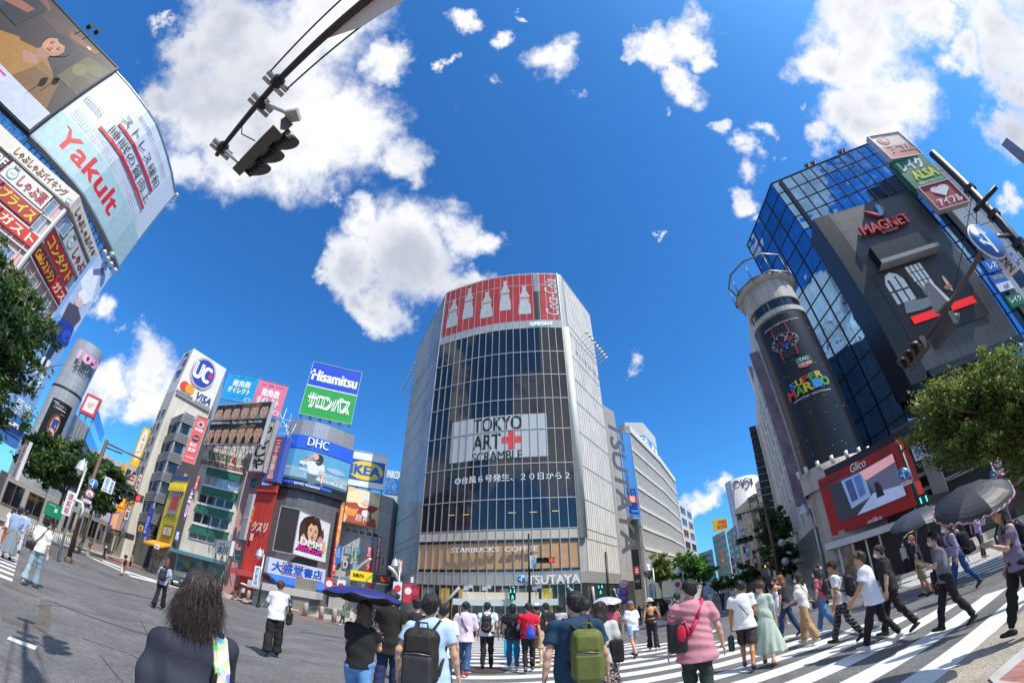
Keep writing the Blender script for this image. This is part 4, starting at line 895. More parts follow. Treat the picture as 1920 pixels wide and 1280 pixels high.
# --- near commercial building with shop signs and two roof billboards
LB=topF([(30,262),(145,365),(186,485)],26.4);a_,b_=LB.p[0],LB.p[1]
LB=Fac([tuple(a_+(a_-b_)*1.6),tuple(b_),tuple(LB.p[2])]);zL=CAMZ+26.4
lb=block('restaurant_building','pink and beige restaurant building covered in sign rows under the curved white billboard',LB,-1.2,zL,[(-75,30),(-85,10),(-80,-10)],mat('pink_tile',(.60,.33,.30),.6,var=.1,grid=(.9,.55,.05,(.4,.9)),gcol=1.25))
ck=LB.L[1];BEI=mat('beige_band',(.68,.62,.52),.55)
b=MB();b.fbox(LB,0,LB.w,zL-1.6,zL+.1,0,.5,BEI);b.fbox(LB,ck-.25,ck+.25,2,zL-2,0,.35,FRW);b.fbox(LB,LB.w-.4,LB.w,2,zL-2,0,.4,FRW)
for z in (3.9,5.9,7.8,11,14.5):b.fbox(LB,0,LB.w,zL-z-.07,zL-z+.07,0,.3,FRW)
for i in range(22):u=LB.w*i/22;b.fbox(LB,u-.04,u+.04,3,zL-1.6,0,.2,FRW)
b.build('floor_bands',lb)
for(u,z,w_,h_)in [(ck-1.0,zL-3.7,1.3,1.7),(ck+1.1,zL-3.7,1.8,1.7),(ck-.8,zL-5.8,1.4,1.6),(ck+7.9,zL-5.8,1.8,1.6),(ck-9.6,zL-3.5,2.2,1.6),(ck-1.4,zL-10.7,2,2.2),(ck+2,zL-10.7,2,2.2),(ck+6,zL-10.7,2,2.2),(ck-6,zL-10.7,2,2.2),(ck+2,zL-14.2,2,2.2),(ck+6,zL-14.2,2,2.2)]:
    window(lb,LB,u,z,w_,h_,FRW,LGL,1,2,v=.12)
def wsign(label,u0,u1,z0,z1,bgc,txt,tc_,tx=(.04,.96),extra=[],dv=0.,**k):
    return board('shop_sign',label,LB,u0,u1,zL-z0,zL-z1,bgc,[('t',txt,tx[0],.14,tx[1],.86,tc_,dict(bold=.05))]+extra,depth=.25,v=.35+dv,cat='sign',group='signs on the restaurant building',**k)
wsign('long cream sign with brown kana left of the building corner under the roofline',ck-8.2,ck-.8,1.5,.1,'#d9d2c0','しゃぶしゃぶバイキング','#6a221d',dv=.18)
wsign('long cream sign with brown kana right of the building corner under the roofline',ck+.7,LB.w-.3,1.5,.1,'#d9d2c0','しゃぶしゃぶバイキング','#6a221d',dv=.18)
wsign('tiny blue sign with two white characters at the corner of the cream band',ck-.7,ck-.1,1.5,.9,'#3b66b0','寿司','#f0f0f0',dv=.2)
def onion(x,w):return[('e',x,.46,w,.34,'#7f93a0'),('e',x,.46,w*.82,.27,'#dfe3df'),('t','しゃぶ',x-w*.5,.36,x+w*.5,.56,'#4a5c66'),('p',[(x-w*.5,.72),(x-w*.6,.95),(x-w*.15,.82),(x,.99),(x+w*.15,.82),(x+w*.6,.93),(x+w*.4,.72)],'#2d6a45')]
wsign('white restaurant sign with red kana left of the corner',ck-7.3,ck-1.9,3.7,1.8,'#d2d1cb','しゃぶ葉','#9c2320',tx=(.34,.95),extra=onion(.16,.11))
wsign('white restaurant sign with red kana right of the corner',ck+2.4,ck+8.7,3.8,1.9,'#c9c8c3','しゃぶ葉','#7c2624',tx=(.36,.95),extra=onion(.16,.10))
wsign('small dark floor sign reading 9F at the far left',ck-9.0,ck-7.6,3.2,1.9,'#4a4a4a','9F','#f2f2f2')
wsign('dark red sign with yellow eyewear kana left of the corner',ck-6.2,ck-1.7,5.6,4.0,'#a3262a','プライス','#e6c32c')
wsign('dark red sign with yellow letters cut off by the left edge',ck-11.5,ck-6.5,5.6,4.0,'#a3262a','メガネ','#e6c32c')
wsign('dark red sign with yellow contact lens kana right of the corner',ck+.6,ck+6.8,5.9,4.2,'#a3201c','コンタクト','#e2bd2a')
wsign('bright red restaurant band with cream kana left of the corner',ck-4.6,ck-.3,7.3,6.0,'#c21d16','ガスト','#f3e3c0')
wsign('bright red band with small yellow kana farther left of the corner',ck-9.5,ck-4.8,7.3,6.0,'#b21a14','レストラン','#f0c23a')
wsign('bright red restaurant band with cream kana right of the corner',ck+5,LB.w-.3,7.6,6.2,'#c21d16','ガスト','#f3e3c0')
wsign('small dark red cafe sign with yellow letters under the contact lens sign',ck+.4,ck+4.8,7.6,6.3,'#7d1713','Cafeレストラン','#f0b62a')
# --- curved white drink billboard
YS=1.26;YF=topF([(221,131),(244,156),(264,182),(280,204),(295,228),(306,258),(316,290),(324,322),(330,358)],34*YS)
yz1=CAMZ+34*YS;yz0=(YF.hit(60,245)[1]+YF.hit(218,484)[1])/2
items=[('r',0,0,1,1,'#ccd3dd'),('p',[(0,0),(0,.33),(.3,.335),(.6,.32),(1,.0)],'#a9c6c9')]
items=[('r',0,0,1,.33,'#a9c6c9'),('t','Yakult',.10,.10,.66,.27,'#d3232b',dict(bold=.05)),('t','ストレス緩和',.27,.70,.80,.80,'#26262c',dict(bold=0)),('r',.28,.645,.80,.675,'#c8202a'),('t','睡眠の質向上',.27,.52,.83,.62,'#26262c',dict(bold=0)),('r',.22,.475,.84,.505,'#c8202a'),('t','一時的な精神的ストレスがかかる状況での',.30,.87,.80,.90,'#4a4a52',dict(bold=0)),
         ('r',.03,.555,.17,.56,'#74767c'),('r',.03,.60,.17,.605,'#74767c'),('r',.03,.555,.034,.605,'#74767c'),('r',.168,.555,.172,.605,'#74767c'),('t','機能性表示食品',.045,.565,.155,.59,'#55565c',dict(bold=0))]
for i in range(5):items.append(('t','本品には乳酸菌が含まれるので一時的な精神的ストレスがかかる状況での'[i*2:]+'機能があります',.05,.345+.026*i,.93-.05*i,.357+.026*i,'#63656e',dict(bold=0)))
board('drink_billboard','curved white and pale green roof billboard with red underlined lettering',YF,0,YF.w,yz0,yz1,'#ccd3dd',items,depth=.8,frame='#8e949c',fw=.18,av=.10,astep=.008)
sc_=MB();sm=mat('scaffold_steel',(.16,.17,.18),.5,.6)
for i in range(13):
    u=YF.w*i/12;sc_.tube([YF.P(u,-.9,zL-.3),YF.P(u,-.9,yz1-2)],.09,sm,5)
    if i<12:u2=YF.w*(i+1)/12;sc_.tube([YF.P(u,-1.2,zL-.3),YF.P(u2,-1.2,yz0+1.4)],.06,sm,5);sc_.tube([YF.P(u2,-1.2,zL-.3),YF.P(u,-1.2,yz0+1.4)],.06,sm,5)
for z in (yz0-.2,yz0-1.4,yz0+.9):sc_.tube([YF.P(YF.w*i/12,-1.0,z)for i in range(13)],.07,sm,5)
props(sc_.build('billboard_scaffold',loc=YF.P(YF.w/2,-1,zL-.3)),'dark steel lattice holding the curved white billboard over the restaurant roof','scaffold')
# --- portrait billboard at the top left corner, shade painted into its darkened print
WB=topF([(100,-6),(165,62),(222,123)],34*YS);WB=Fac([tuple(WB.p[0]+(WB.p[0]-WB.p[2])*.3),tuple(WB.p[2])])
wz0=(WB.hit(56,241)[1]+WB.hit(10,190)[1])/2;wz1=CAMZ+34*YS;W_=WB.w
cutz=(WB.hit(94,207)[1]-wz0)/(wz1-wz0)
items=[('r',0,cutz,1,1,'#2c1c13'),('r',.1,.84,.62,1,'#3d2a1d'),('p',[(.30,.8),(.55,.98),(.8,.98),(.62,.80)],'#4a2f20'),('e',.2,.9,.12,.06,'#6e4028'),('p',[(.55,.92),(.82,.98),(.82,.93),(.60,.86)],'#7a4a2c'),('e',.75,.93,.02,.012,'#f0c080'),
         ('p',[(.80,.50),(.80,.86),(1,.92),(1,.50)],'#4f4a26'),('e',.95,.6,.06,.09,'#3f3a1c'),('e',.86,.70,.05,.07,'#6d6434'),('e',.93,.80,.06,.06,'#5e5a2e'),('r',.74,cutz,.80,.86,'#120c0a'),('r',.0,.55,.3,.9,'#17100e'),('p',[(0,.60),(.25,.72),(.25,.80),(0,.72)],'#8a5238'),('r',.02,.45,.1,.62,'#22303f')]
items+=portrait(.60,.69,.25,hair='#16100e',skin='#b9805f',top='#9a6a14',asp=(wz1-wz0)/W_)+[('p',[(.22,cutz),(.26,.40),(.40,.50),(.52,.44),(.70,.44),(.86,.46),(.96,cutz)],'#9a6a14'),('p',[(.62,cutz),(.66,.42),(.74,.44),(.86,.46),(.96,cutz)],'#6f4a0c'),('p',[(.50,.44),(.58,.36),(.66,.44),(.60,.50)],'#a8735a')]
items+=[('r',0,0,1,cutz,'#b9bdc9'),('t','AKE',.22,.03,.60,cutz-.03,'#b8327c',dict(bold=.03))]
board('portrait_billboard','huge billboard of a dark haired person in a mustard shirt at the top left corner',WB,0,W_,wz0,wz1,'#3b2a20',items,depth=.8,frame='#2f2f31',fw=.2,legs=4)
b=MB()
for x in (172,186):p=AT(x,45 if x==172 else 55,44);b.tube([p-Vector((0,0,2.4)),p],.05,K,5);b.box(p.x-.35,p.x+.35,p.y-.25,p.y+.25,p.z-.2,p.z+.35,K)
props(b.build('billboard_lamps',loc=AT(180,60,44)),'two small black floodlights above the portrait billboard edge','floodlight')
b=MB()
for i,(x,y)in enumerate(((197,468),(203,480),(209,490),(217,502),(211,472),(333,362))):
    p=AT(x,y,40);b.tube([p-Vector((.4,0,.5)),p],.05,WHITEM,5);b.lathe(p,[(0,.25),(.25,.1),(.28,-.15),(0,-.2)],MATS['lamp_silver'],10)
props(b.build('sign_lamps',loc=AT(205,480,40)),'cluster of white round lamps below the curved billboard','lamp')
# --- tall blue art banner hanging on the side
VB,vz0,vz1=QF((186,475),(209,506),(30,845),(-4,806),40)
items=[('r',0,0,1,1,'#7ba3d4'),('r',0,.62,1,1,'#a9bcdc'),('r',0,0,1,.13,'#3f6fae'),('p',[(0,.9),(.4,.97),(.9,.8),(.7,.76),(0,.82)],'#d7dff0'),('p',[(.5,.98),(.7,.95),(.3,.9),(.15,.92)],'#5b6f9c'),('e',.5,.78,.28,.035,'#e4e8f2'),('e',.45,.74,.2,.025,'#d6b9b4'),('p',[(.1,.70),(.5,.72),(.9,.69),(.8,.62),(.2,.60)],'#4e4a60'),
         ('p',[(.2,.62),(.85,.63),(1,.54),(.6,.5),(.1,.52)],'#1f3e9c'),('e',.75,.57,.2,.03,'#2a4fc0'),('p',[(.35,.5),(.65,.5),(.6,.4),(.5,.36),(.4,.4)],'#2b3552'),('p',[(.3,.42),(.45,.42),(.42,.30),(.35,.24)],'#dfe4ee'),('p',[(.55,.42),(.7,.42),(.75,.30),(.68,.25)],'#dfe4ee'),('e',.36,.235,.08,.012,'#7a3d44'),('e',.7,.245,.08,.012,'#2a3a86'),
         ('t','原神',.2,.13,.85,.2,'#e8eef8',dict(bold=0)),('r',.1,.075,.7,.095,'#e6ecf5'),('r',.72,.075,.95,.095,'#1b2c50'),('r',.15,.05,.9,.06,'#25407a')]
board('art_banner','very tall pale blue illustrated banner hanging beside the restaurant building',VB,-.2,VB.w,vz0,vz1,'#7ba3d4',items,depth=.6)
# --- round shopping tower far left
T1=AT(127,740,118); 
a1,a2=AZEL((140,636))[0],AZEL((191,670))[0];ac=(a1+a2)/2;RT=118*math.sin((a2-a1)/2);DT=118+RT;tcx,tcy=DT*math.sin(ac),DT*math.cos(ac);Tc=Vector((tcx,tcy,0))
ztw=AT(165,640,120).z;TF=drumF(Tc,RT,40,-110,110)
to=thing('round_silver_tower','round silver grey department store tower with pink numerals behind the left trees','tower',(tcx,tcy,-1))
TG=mat('silver_tile',(.42,.43,.43),.4,.25,var=.15,scale=.25,grid=(2.4,2.6,.12),gcol=.6)
b=MB();b.lathe((tcx,tcy,0),[(RT,-1),(RT,ztw),(RT-.4,ztw),(RT-.4,ztw-.8),(0,ztw-.8)],TG,48,smooth=False);zz=TF.hit(150,745)[1];b.lathe((tcx,tcy,zz),[(RT+.02,0),(RT+.1,0),(RT+.1,.5),(RT+.02,.5)],K,48);b.build('drum',to)
b=MB();r=TF.rect((149,655),(180,668),(176,688),(145,672));ftext(b,TF,'109',r[0],r[1],r[2],r[3],.9,mat('pink_letter',(.85,.38,.55),.4,.1),bold=.09,thick=.6);ftext(b,TF,'SHIBUYA',r[0]+.3,r[1],r[2]-2.6,r[2]-.5,.6,K);b.build('lettering',to)
r=TF.rect((98,741),(133,756),(104,832),(68,815));b=MB()
pi_=[('r',0,0,1,1,'#0d0d10'),('t','プライバシー。',.2,.86,.75,.91,'#e8e8ea'),('t','これがiPhone。',.2,.79,.78,.84,'#e8e8ea'),('r',.1,.92,.35,.935,'#d0d0d0'),('r',.6,.71,.8,.72,'#aaaaaa'),('e',.52,.42,.25,.28,'#5e3220'),('e',.55,.42,.17,.21,'#d9a58c'),('r',.42,.28,.68,.56,'#26407f'),('e',.6,.4,.03,.03,'#8fa3cc'),('e',.52,.2,.16,.13,'#dba98f'),('p',[(.35,.0),(.38,.2),(.68,.2),(.8,.0)],'#d5a288'),('p',[(.1,0),(.15,.15),(.35,.2),(.4,0)],'#3b5a66')]
b.fbox(TF,r[0],r[1],r[2],r[3],.1,.25,paint('#0d0d10'));art(b,TF,r[0],r[1],r[2],r[3],.27,pi_,step=.03);b.build('poster',to)
# podium and red framed sign behind
PD=Fac([tuple(AT(85,850,124))[:2],tuple(AT(150,830,135))[:2],tuple(AT(185,830,165))[:2]])
pd=block('store_podium','stepped grey store block with blue glass behind the round tower',PD,-1,PD.hit(160,790)[1],[(-120,170),(-200,100)],mat('podium_grey',(.42,.42,.42),.6,var=.1,scale=.1,grid=(3,3,.1)))
b=MB()
for i in range(5):b.fbox(PD,PD.L[1]+1,PD.w-1,6+i*6,9.5+i*6,0,.3,BGL)
build_each(b,'glass_band',pd)
HS,hz0,hz1=QF((163,730),(189,743),(176,779),(148,766),112)
board('clothing_sign','white sign with red frame and slanted red letters beside the round tower',HS,0,HS.w,hz0,hz1,'#c93a45',[('r',.14,.14,.86,.86,'#e8e6e4'),('t','H&M',.28,.34,.74,.66,'#cf2b2b',dict(shear=.4,bold=.01))],depth=1.5,cat='sign',legs=8)
# blocks between the round tower and the white tower
def gblock(nm,label,TL,TR,BR,BL,D,c,nu=3,nz_=6,depth=12,fr=None,gl=None,fu=.7,fz=.55,rows=1,cols=2,z0=-1.2,win=True,grid=None,F=None):
    F_,zb,zt2=QF(TL,TR,BR,BL,D)if F is None else F
    m=mat('wall_'+nm+'_%s'%str(c).strip('()').replace(', ','_'),c,.65,var=.12,scale=.5,grid=grid)
    o=block(nm,label,F_,z0,zt2,None,m,depth=depth)
    if win:windows(o,F_,.3,F_.w-.3,4.0,zt2-.8,nu,nz_,fr or FRA,gl or DGL,fu,fz,rows,cols)
    return o,F_,zt2
gblock('apartment_block','pale grey tower block left of the yellow topped signs',(184,835),(228,868),(222,905),(172,890),150,(.46,.46,.46),3,6,20)
gblock('tiled_shop_building','pale tiled narrow building with a red and white sign near the traffic light',(232,858),(262,872),(228,990),(205,975),92,(.50,.46,.42),2,6,12)
gblock('cream_building','cream narrow building carrying the cartoon banner beside the white tower',(272,790),(292,800),(255,960),(240,950),95,(.55,.53,.48),2,8,14)
def qsign(nm,label,TL,TR,BR,BL,D,bgc,items,**k):
    F,z0,z1=QF(TL,TR,BR,BL,D);return board(nm,label,F,0,F.w,z0,z1,bgc,items,cat=k.pop('cat','sign'),**k)
qsign('cartoon_banner','upright white and yellow banner with blue and red kana behind the traffic light',(270,797),(284,803),(254,872),(242,864),82,'#e9b92c',[('e',.48,.55,.38,.42,'#ece8e0'),('t','W',.3,.66,.7,.74,'#2f7fd0',dict(bold=.06)),('t','カモメ',.52,.35,.75,.62,'#a02a24',dict(vert=True)),('t','つけめん',.25,.2,.48,.62,'#d9a520',dict(vert=True)),('e',.5,.82,.18,.05,'#cfc9bd')])
qsign('yellow_upright_sign','narrow yellow upright sign left of the blue framed shop front',(229,863),(236,866),(220,915),(214,912),78,'#e0a417',[('t','カラオケ',.2,.1,.8,.9,'#8a5a10',dict(vert=True))])
qsign('ramen_sign','small red and white square sign above the blue framed shop front',(237,882),(253,886),(248,906),(232,900),84,'#d9cfc8',[('p',[(.1,.35),(.5,.9),(.95,.9),(.95,.35)],'#c8332c'),('t','らーめん',.2,.5,.9,.75,'#ffffff')])
F_,z0,z1=QF((224,906),(247,914),(216,1000),(196,990),80)
dz=board('discount_sign','yellow shop sign inside a blue frame above the left street',F_,0,F_.w,z0,z1,'#2a3fae',[('r',.15,.0,1,.93,'#e3a31f'),('r',.3,.55,.95,.88,'#d8571d'),('t','薬',.4,.58,.85,.86,'#f3d23a'),('r',.3,.1,.62,.5,'#d9a59c'),('r',.66,.1,.96,.5,'#b98a80'),('t','つるや',.35,.0,.95,.09,'#efe6d0')],cat='sign')
qsign('brown_shop_sign','dark brown shop sign with cream letters by the left crossing',(205,985),(238,994),(234,1004),(202,994),72,'#3a2a22',[('t','ideas 75',.1,.1,.9,.9,'#e8d9c2')],depth=1)
# --- white tower with round blue emblem
UF,uz0,uz1=QF((363,650),(424.4,687),(393.8,768),(329.2,727.5),84)
UL,_,_=QF((344.5,660),(363,650),(329.2,727.5),(313,733),86); 
UP=Fac([tuple(Vector(UF.p[0])+(Vector(UL.p[0])-Vector(UL.p[1]))*1.1),tuple(UF.p[0]),tuple(UF.p[1])]);uk=UP.L[1]
ut=block('white_roof_sign_tower','tall cream tower crowned by a white box with round blue emblems',UP,-1.2,uz0-.1,[(-75,80)],mat('cream_wall',(.60,.57,.49),.6,var=.1,scale=.3))
windows(ut,UP,.2,uk-.2,5,uz0-3,2,8,FRA,DGL,.5,.5)
ub=thing('roof_sign_box','large white box sign with round blue and red emblems on top of the cream tower','sign',UP.P(uk,-1,uz0))
b=MB();pl=[tuple(p)for p in UP.p]+[(-72,78)];wm=paint('#dcd8d0');n=len(pl);vs=[(x,y,z)for z in (uz0,uz1)for x,y in pl];b.add(vs,[(i,(i+1)%n,n+(i+1)%n,n+i)for i in range(n)]+[tuple(range(n)),tuple(range(n,2*n))],wm);b.fbox(UP,uk+.5,UP.w-.2,uz0-.5,uz0-.02,-.3,.4,FRA);b.build('box',ub)
def emblem(u0,u1,z0,z1,nm):
    b=MB();art(b,UP,u0,u1,z0,z1,.15,[('e',.5,.5,.52,.52,'#c8c6d8'),('e',.5,.5,.49,.49,'#b0303a'),('e',.5,.5,.47,.47,'#e8e6e2'),('e',.5,.5,.45,.45,'#1d3c9e'),('t','UC',.12,.26,.78,.76,'#e8e8e8',dict(bold=.07)),('e',.80,.52,.085,.085,'#c9303c')],step=.02);b.build(nm,ub)
r=UP.rect((360,672),(405,668),(405,725),(358,722));w_=(r[1]-r[0])*.5+(r[3]-r[2])*.5;cu,cz=UP.hit(381,697);emblem(cu-2.7,cu+2.7,cz-3.3,cz+3.3,'round_emblem');emblem(uk*.25,uk*.85,cz-2.6,cz+3.3,'round_emblem')
b=MB();u1,z1=UP.hit(349,722);u2,z2=UP.hit(357,725)
art(b,UP,u1-1.4,u1+1.9,z1-1.2,z1+1.2,.12,[('e',.33,.5,.3,.42,'#d8402c'),('e',.67,.5,.3,.42,'#e39a2e')]);u3,z3=UP.hit(382,743);ftext(b,UP,'VISA',u3-1.7,u3+1.6,z3-.9,z3+.6,.12,paint('#243a8c'),bold=.04,shear=.2)
for(x,y)in ((346,735),(378,755)):u,z=UP.hit(x,y);b.fbox(UP,u-1.8,u+1.8,z-.2,z+.2,.02,.25,FRA)
b.build('card_marks',ub)
# --- grey louvred building
LV=topF([(302,790),(348,769),(366,778)],24.5);lvz=CAMZ+24.5
lv=block('louvred_building','dark glazed building wrapped in grey horizontal louvres below the cream tower',LV,-1.2,lvz,[(-60,75),(-80,70)],mat('louvre_dark',(.10,.10,.11),.4,.2))
LVM=mat('louvre_grey',(.36,.37,.38),.45,.4)
for j in range(6):
    b=MB();z=lvz-.5-j*3.6
    for i in range(5):b.fbox(LV,-.1,LV.w+.1,z-.33*i-.16,z-.33*i,.1,.75,LVM)
    b.build('louvre_band',lv)
    for i in range(6):window(lv,LV,LV.w*(i+.5)/6,z-3.4,LV.w/6*.85,1.7,FRA,DGL,1,1)
b=MB();[b.fbox(LV,u-.2,u+.2,3,lvz,.1,.5,LVM)for u in (LV.L[1],LV.w-.2)];build_each(b,'post',lv)
qsign('live_house_sign','salmon pink upright sign with a face emblem on the louvred building',(368.6,774.5),(390.5,782),(363,866.4),(342,858.8),73,'#d9605f',[('e',.5,.84,.3,.07,'#cfc2bd'),('p',[(.3,.84),(.5,.88),(.7,.84),(.5,.79)],'#4a3c3c'),('t','WOMB',.15,.68,.85,.74,'#f3ebe8',dict(bold=.06)),('e',.5,.52,.3,.07,'#3a2f30'),('t','KARAOKE',.28,.5,.72,.54,'#e8dad6'),('t','B1F.',.2,.33,.8,.41,'#f6efec',dict(bold=.05)),('t','B2F',.2,.22,.8,.30,'#f6efec',dict(bold=.05)),('t','CLUB SPACE',.15,.08,.85,.12,'#f6efec')],frame='#c8b9b0',fw=.08)
qsign('blue_upright_sign','blue upright sign at the foot of the louvred building',(278,946),(284,948),(272,1001),(264,1000),66,'#2245b0',[('t','カラオケ館',.2,.1,.85,.7,'#e6ecf8',dict(vert=True)),('e',.5,.85,.3,.06,'#b0305a')])
# --- yellow pharmacy
YB,yb0,yb1=QF((321,895),(350,896),(321,1024),(291,1012),66)
yb=block('yellow_pharmacy_building','narrow yellow pharmacy building with a big red character on grey',YB,-1.2,yb1+.6,None,mat('yellow_wall',(.62,.50,.03),.5,var=.1),depth=10)
b=MB();art(b,YB,0,YB.w,yb0,yb1+.6,.05,[('r',0,.94,1,1,'#2a4a9e'),('r',.26,.44,.84,.78,'#8d9096'),('t','薬',.34,.50,.78,.70,'#d02a22',dict(bold=.07)),('t','マツモトキヨシ',.15,.34,.95,.41,'#2a2410',dict(bold=.04)),('r',.3,.1,.92,.28,'#8a6a20'),('r',.36,.14,.58,.25,'#c9c2a8'),('r',.64,.14,.86,.25,'#c9c2a8')],step=.03);b.build('front_signs',yb)
b=MB()
for i in range(9):u=.2+i*(YB.w-.4)/8;b.fbox(YB,u-.05,u+.05,yb1-1.6,yb1-.5,.05,.35,mat('yellow_fin',(.7,.55,.05),.5))
build_each(b,'hanging_fin',yb)
b=MB();b.fbox(YB,-.1,YB.w+.1,-1,yb0+.1,-.2,.12,mat('pharmacy_goods',(.30,.24,.14),.4,var=.6,scale=2,pat=('cells',2.2),emit=.08));b.build('shop_front',yb)
b=MB();b.hexa([YB.P(u,v,z)for(u,v,z)in ((-.6,.1,yb0+.1),(-.6,1.5,yb0-.5),(YB.w,1.5,yb0-.5),(YB.w,.1,yb0+.1),(-.6,.1,yb0+.35),(-.6,1.5,yb0-.25),(YB.w,1.5,yb0-.25),(YB.w,.1,yb0+.35))],mat('awning_orange',(.85,.36,.02),.6));b.build('awning',yb)
# --- green banded fruit parlour building
GN=Fac([tuple(AT(352,950,63))[:2],tuple(AT(444,950,60.5))[:2]])
gzt=GN.hit(420,872)[1]
gn=block('green_banded_building','beige building with dark green bands between wide windows',GN,-1.2,gzt,None,mat('beige_stone',(.58,.53,.45),.65,var=.12,scale=.8),depth=14)
GRN=mat('green_band',(.02,.13,.08),.45)
lv_=[GN.hit(420,y)[1]for y in (888,925,962,1002)]
for i,y in enumerate((888,925,962,1002)):
    z=GN.hit(420,y)[1];b=MB();b.fbox(GN,GN.w*.18,GN.w*.93,z-.5,z+.55,0,.5,GRN);b.fbox(GN,GN.w*.16,GN.w*.95,z+.55,z+.8,0,.6,FRW);b.build('green_band',gn)
    zn=GN.hit(420,(925,962,1002,1034)[i])[1];H_=z-.5-zn-.85
    for k in range(4):window(gn,GN,GN.w*(.24+.19*k),zn+.85,GN.w*.185,max(.8,H_),FRW,(LGL if i in (0,3)else DGL),1,1,v=.05)
b=MB();b.fbox(GN,-.5,GN.w*1.02,GN.hit(400,1046)[1]-.35,GN.hit(400,1046)[1]+.1,.1,1.8,mat('teal_awning',(.08,.20,.26),.6));b.build('awning',gn)
b=MB();b.fbox(GN,.2,GN.w,-1,GN.hit(400,1046)[1]-.4,-.2,.08,mat('ground_shop',(.08,.12,.09),.3,var=.5,scale=1,pat=('cells',1.2),emit=.05));b.build('shop_front',gn)
fr=thing('fruit_parlour_sign','fruit parlour roof sign with green and red letters and painted fruit','sign',GN.P(GN.w/2,0,gzt))
ft=GN.rect((383,838),(470,840),(463,882),(372,880));b=MB();b.fbox(GN,ft[0],ft[1],ft[2]+1,ft[3]+.3,-.8,-.3,mat('cream_back',(.62,.58,.50),.6)); 
for i in range(6):b.tube([GN.P(ft[0],.1,ft[2]+i*.8),GN.P(ft[1],.1,ft[2]+i*.8)],.05,WHITEM,5)
b.build('rails',fr)
b=MB();w_=ft[1]-ft[0];h_=ft[3]-ft[2];art(b,GN,ft[0],ft[1],ft[2],ft[3],.3,[('t','渋谷西村',.10,.42,.62,.76,'#20523a',dict(bold=.06)),('t','NISHIMURA FRUITS PARLOR',.02,.14,.98,.32,'#8a2f24',dict(bold=.05)),('e',.70,.56,.05,.16,'#b8241c'),('e',.79,.58,.06,.15,'#a9bfa8'),('e',.88,.62,.035,.1,'#4a3a4c'),('e',.93,.7,.035,.1,'#4a3a4c'),('e',.91,.5,.035,.1,'#55435a')],step=.03);b.build('lettering',fr)
MF_,mz0,mz1=QF((407,757),(509.7,750.5),(487.8,828),(382.8,828),61)
its=[('r',0,0,1,1,'#6f8f90'),('r',0,.0,.35,1,'#a08c74'),('r',.35,0,.7,1,'#8a7a68')]
hc=['#241a18','#2c2420','#1e1a1a','#5c4a38','#6b5236','#2a2220'];rnd=random.Random(4)
for i in range(6):its+=portrait(.09+.165*i,.80,.36,hair=hc[i],skin='#c9a184',top='#17161a',asp=(mz1-mz0)/MF_.w)
its+=[('r',0,.46,1,.60,'#171719')]
for i in range(7):its+=portrait(.07+.143*i,.26,.36,hair=hc[(i*5+2)%6],skin='#c49a7e',top='#1b1d26',asp=(mz1-mz0)/MF_.w)
its+=[('r',0,.455,1,.575,'#171719'),('t','SEVENTEEN',.02,.485,.22,.55,'#e9e6e0',dict(bold=.04)),('t','8th Mini Album',.24,.49,.38,.54,'#d5d2cc'),('t','Your Choice',.42,.475,.68,.56,'#e9e6e0',dict(shear=.4,bold=0)),('t','Now On Sale',.72,.49,.94,.55,'#e9e6e0')]
board('group_portrait_billboard','wide roof billboard with two rows of young singers in dark jackets',MF_,0,MF_.w,mz0,mz1,'#222222',its,depth=.5,frame='#c9c9c6',legs=3)
MJ,j0,j1=QF((492,785.5),(516,784.4),(492,879.6),(466,879.6),58)
board('brush_lettered_sign','upright white sign with thick black brush kana',MJ,0,MJ.w,j0,j1,'#d8d8d5',[('t','もんじゃ',.12,.03,.88,.97,'#17171a',dict(vert=True,bold=.06))],depth=.7,frame='#b4b4b0',cat='sign',fw=.08)
for nm_,q_,c_,lab in (('throat_sweet_billboard',((432,691.4),(485.6,706.7),(472.5,750.5),(412.4,746)),'#1c9bd8','sky blue roof billboard with white lettering left of its pink twin'),('throat_sweet_billboard',((485.6,706.7),(541.4,722),(522.8,779),(466,766)),'#e0758f','pink roof billboard with white lettering right of its blue twin')):
    F_,z0,z1=QF(*q_,86)
    board(nm_,lab,F_,.05,F_.w-.05,z0,z1,c_,[('t','のど、直接、うるおう',.15,.84,.9,.91,'#40526e',dict(bold=0)),('t','龍角散',.22,.53,.80,.76,'#f2f5f8',dict(bold=.04)),('t','ダイレクト',.12,.27,.85,.5,'#f2f5f8',dict(bold=.04)),('e',.85,.1,.1,.07,'#f2f5f8'),('e',.85,.1,.08,.055,c_),('t','スティック・ミント味',.3,.15,.7,.2,'#40526e')],depth=.4,group='throat sweet billboards',frame='#9fb6c6',fw=.06)
Fb,zb0,zb1=QF((412,746),(523,779),(512,830),(400,800),88);block('grey_roof_block','plain grey block behind the singers billboard',Fb,-1,zb1-.8,None,mat('mid_grey',(.40,.40,.40),.6),depth=12)
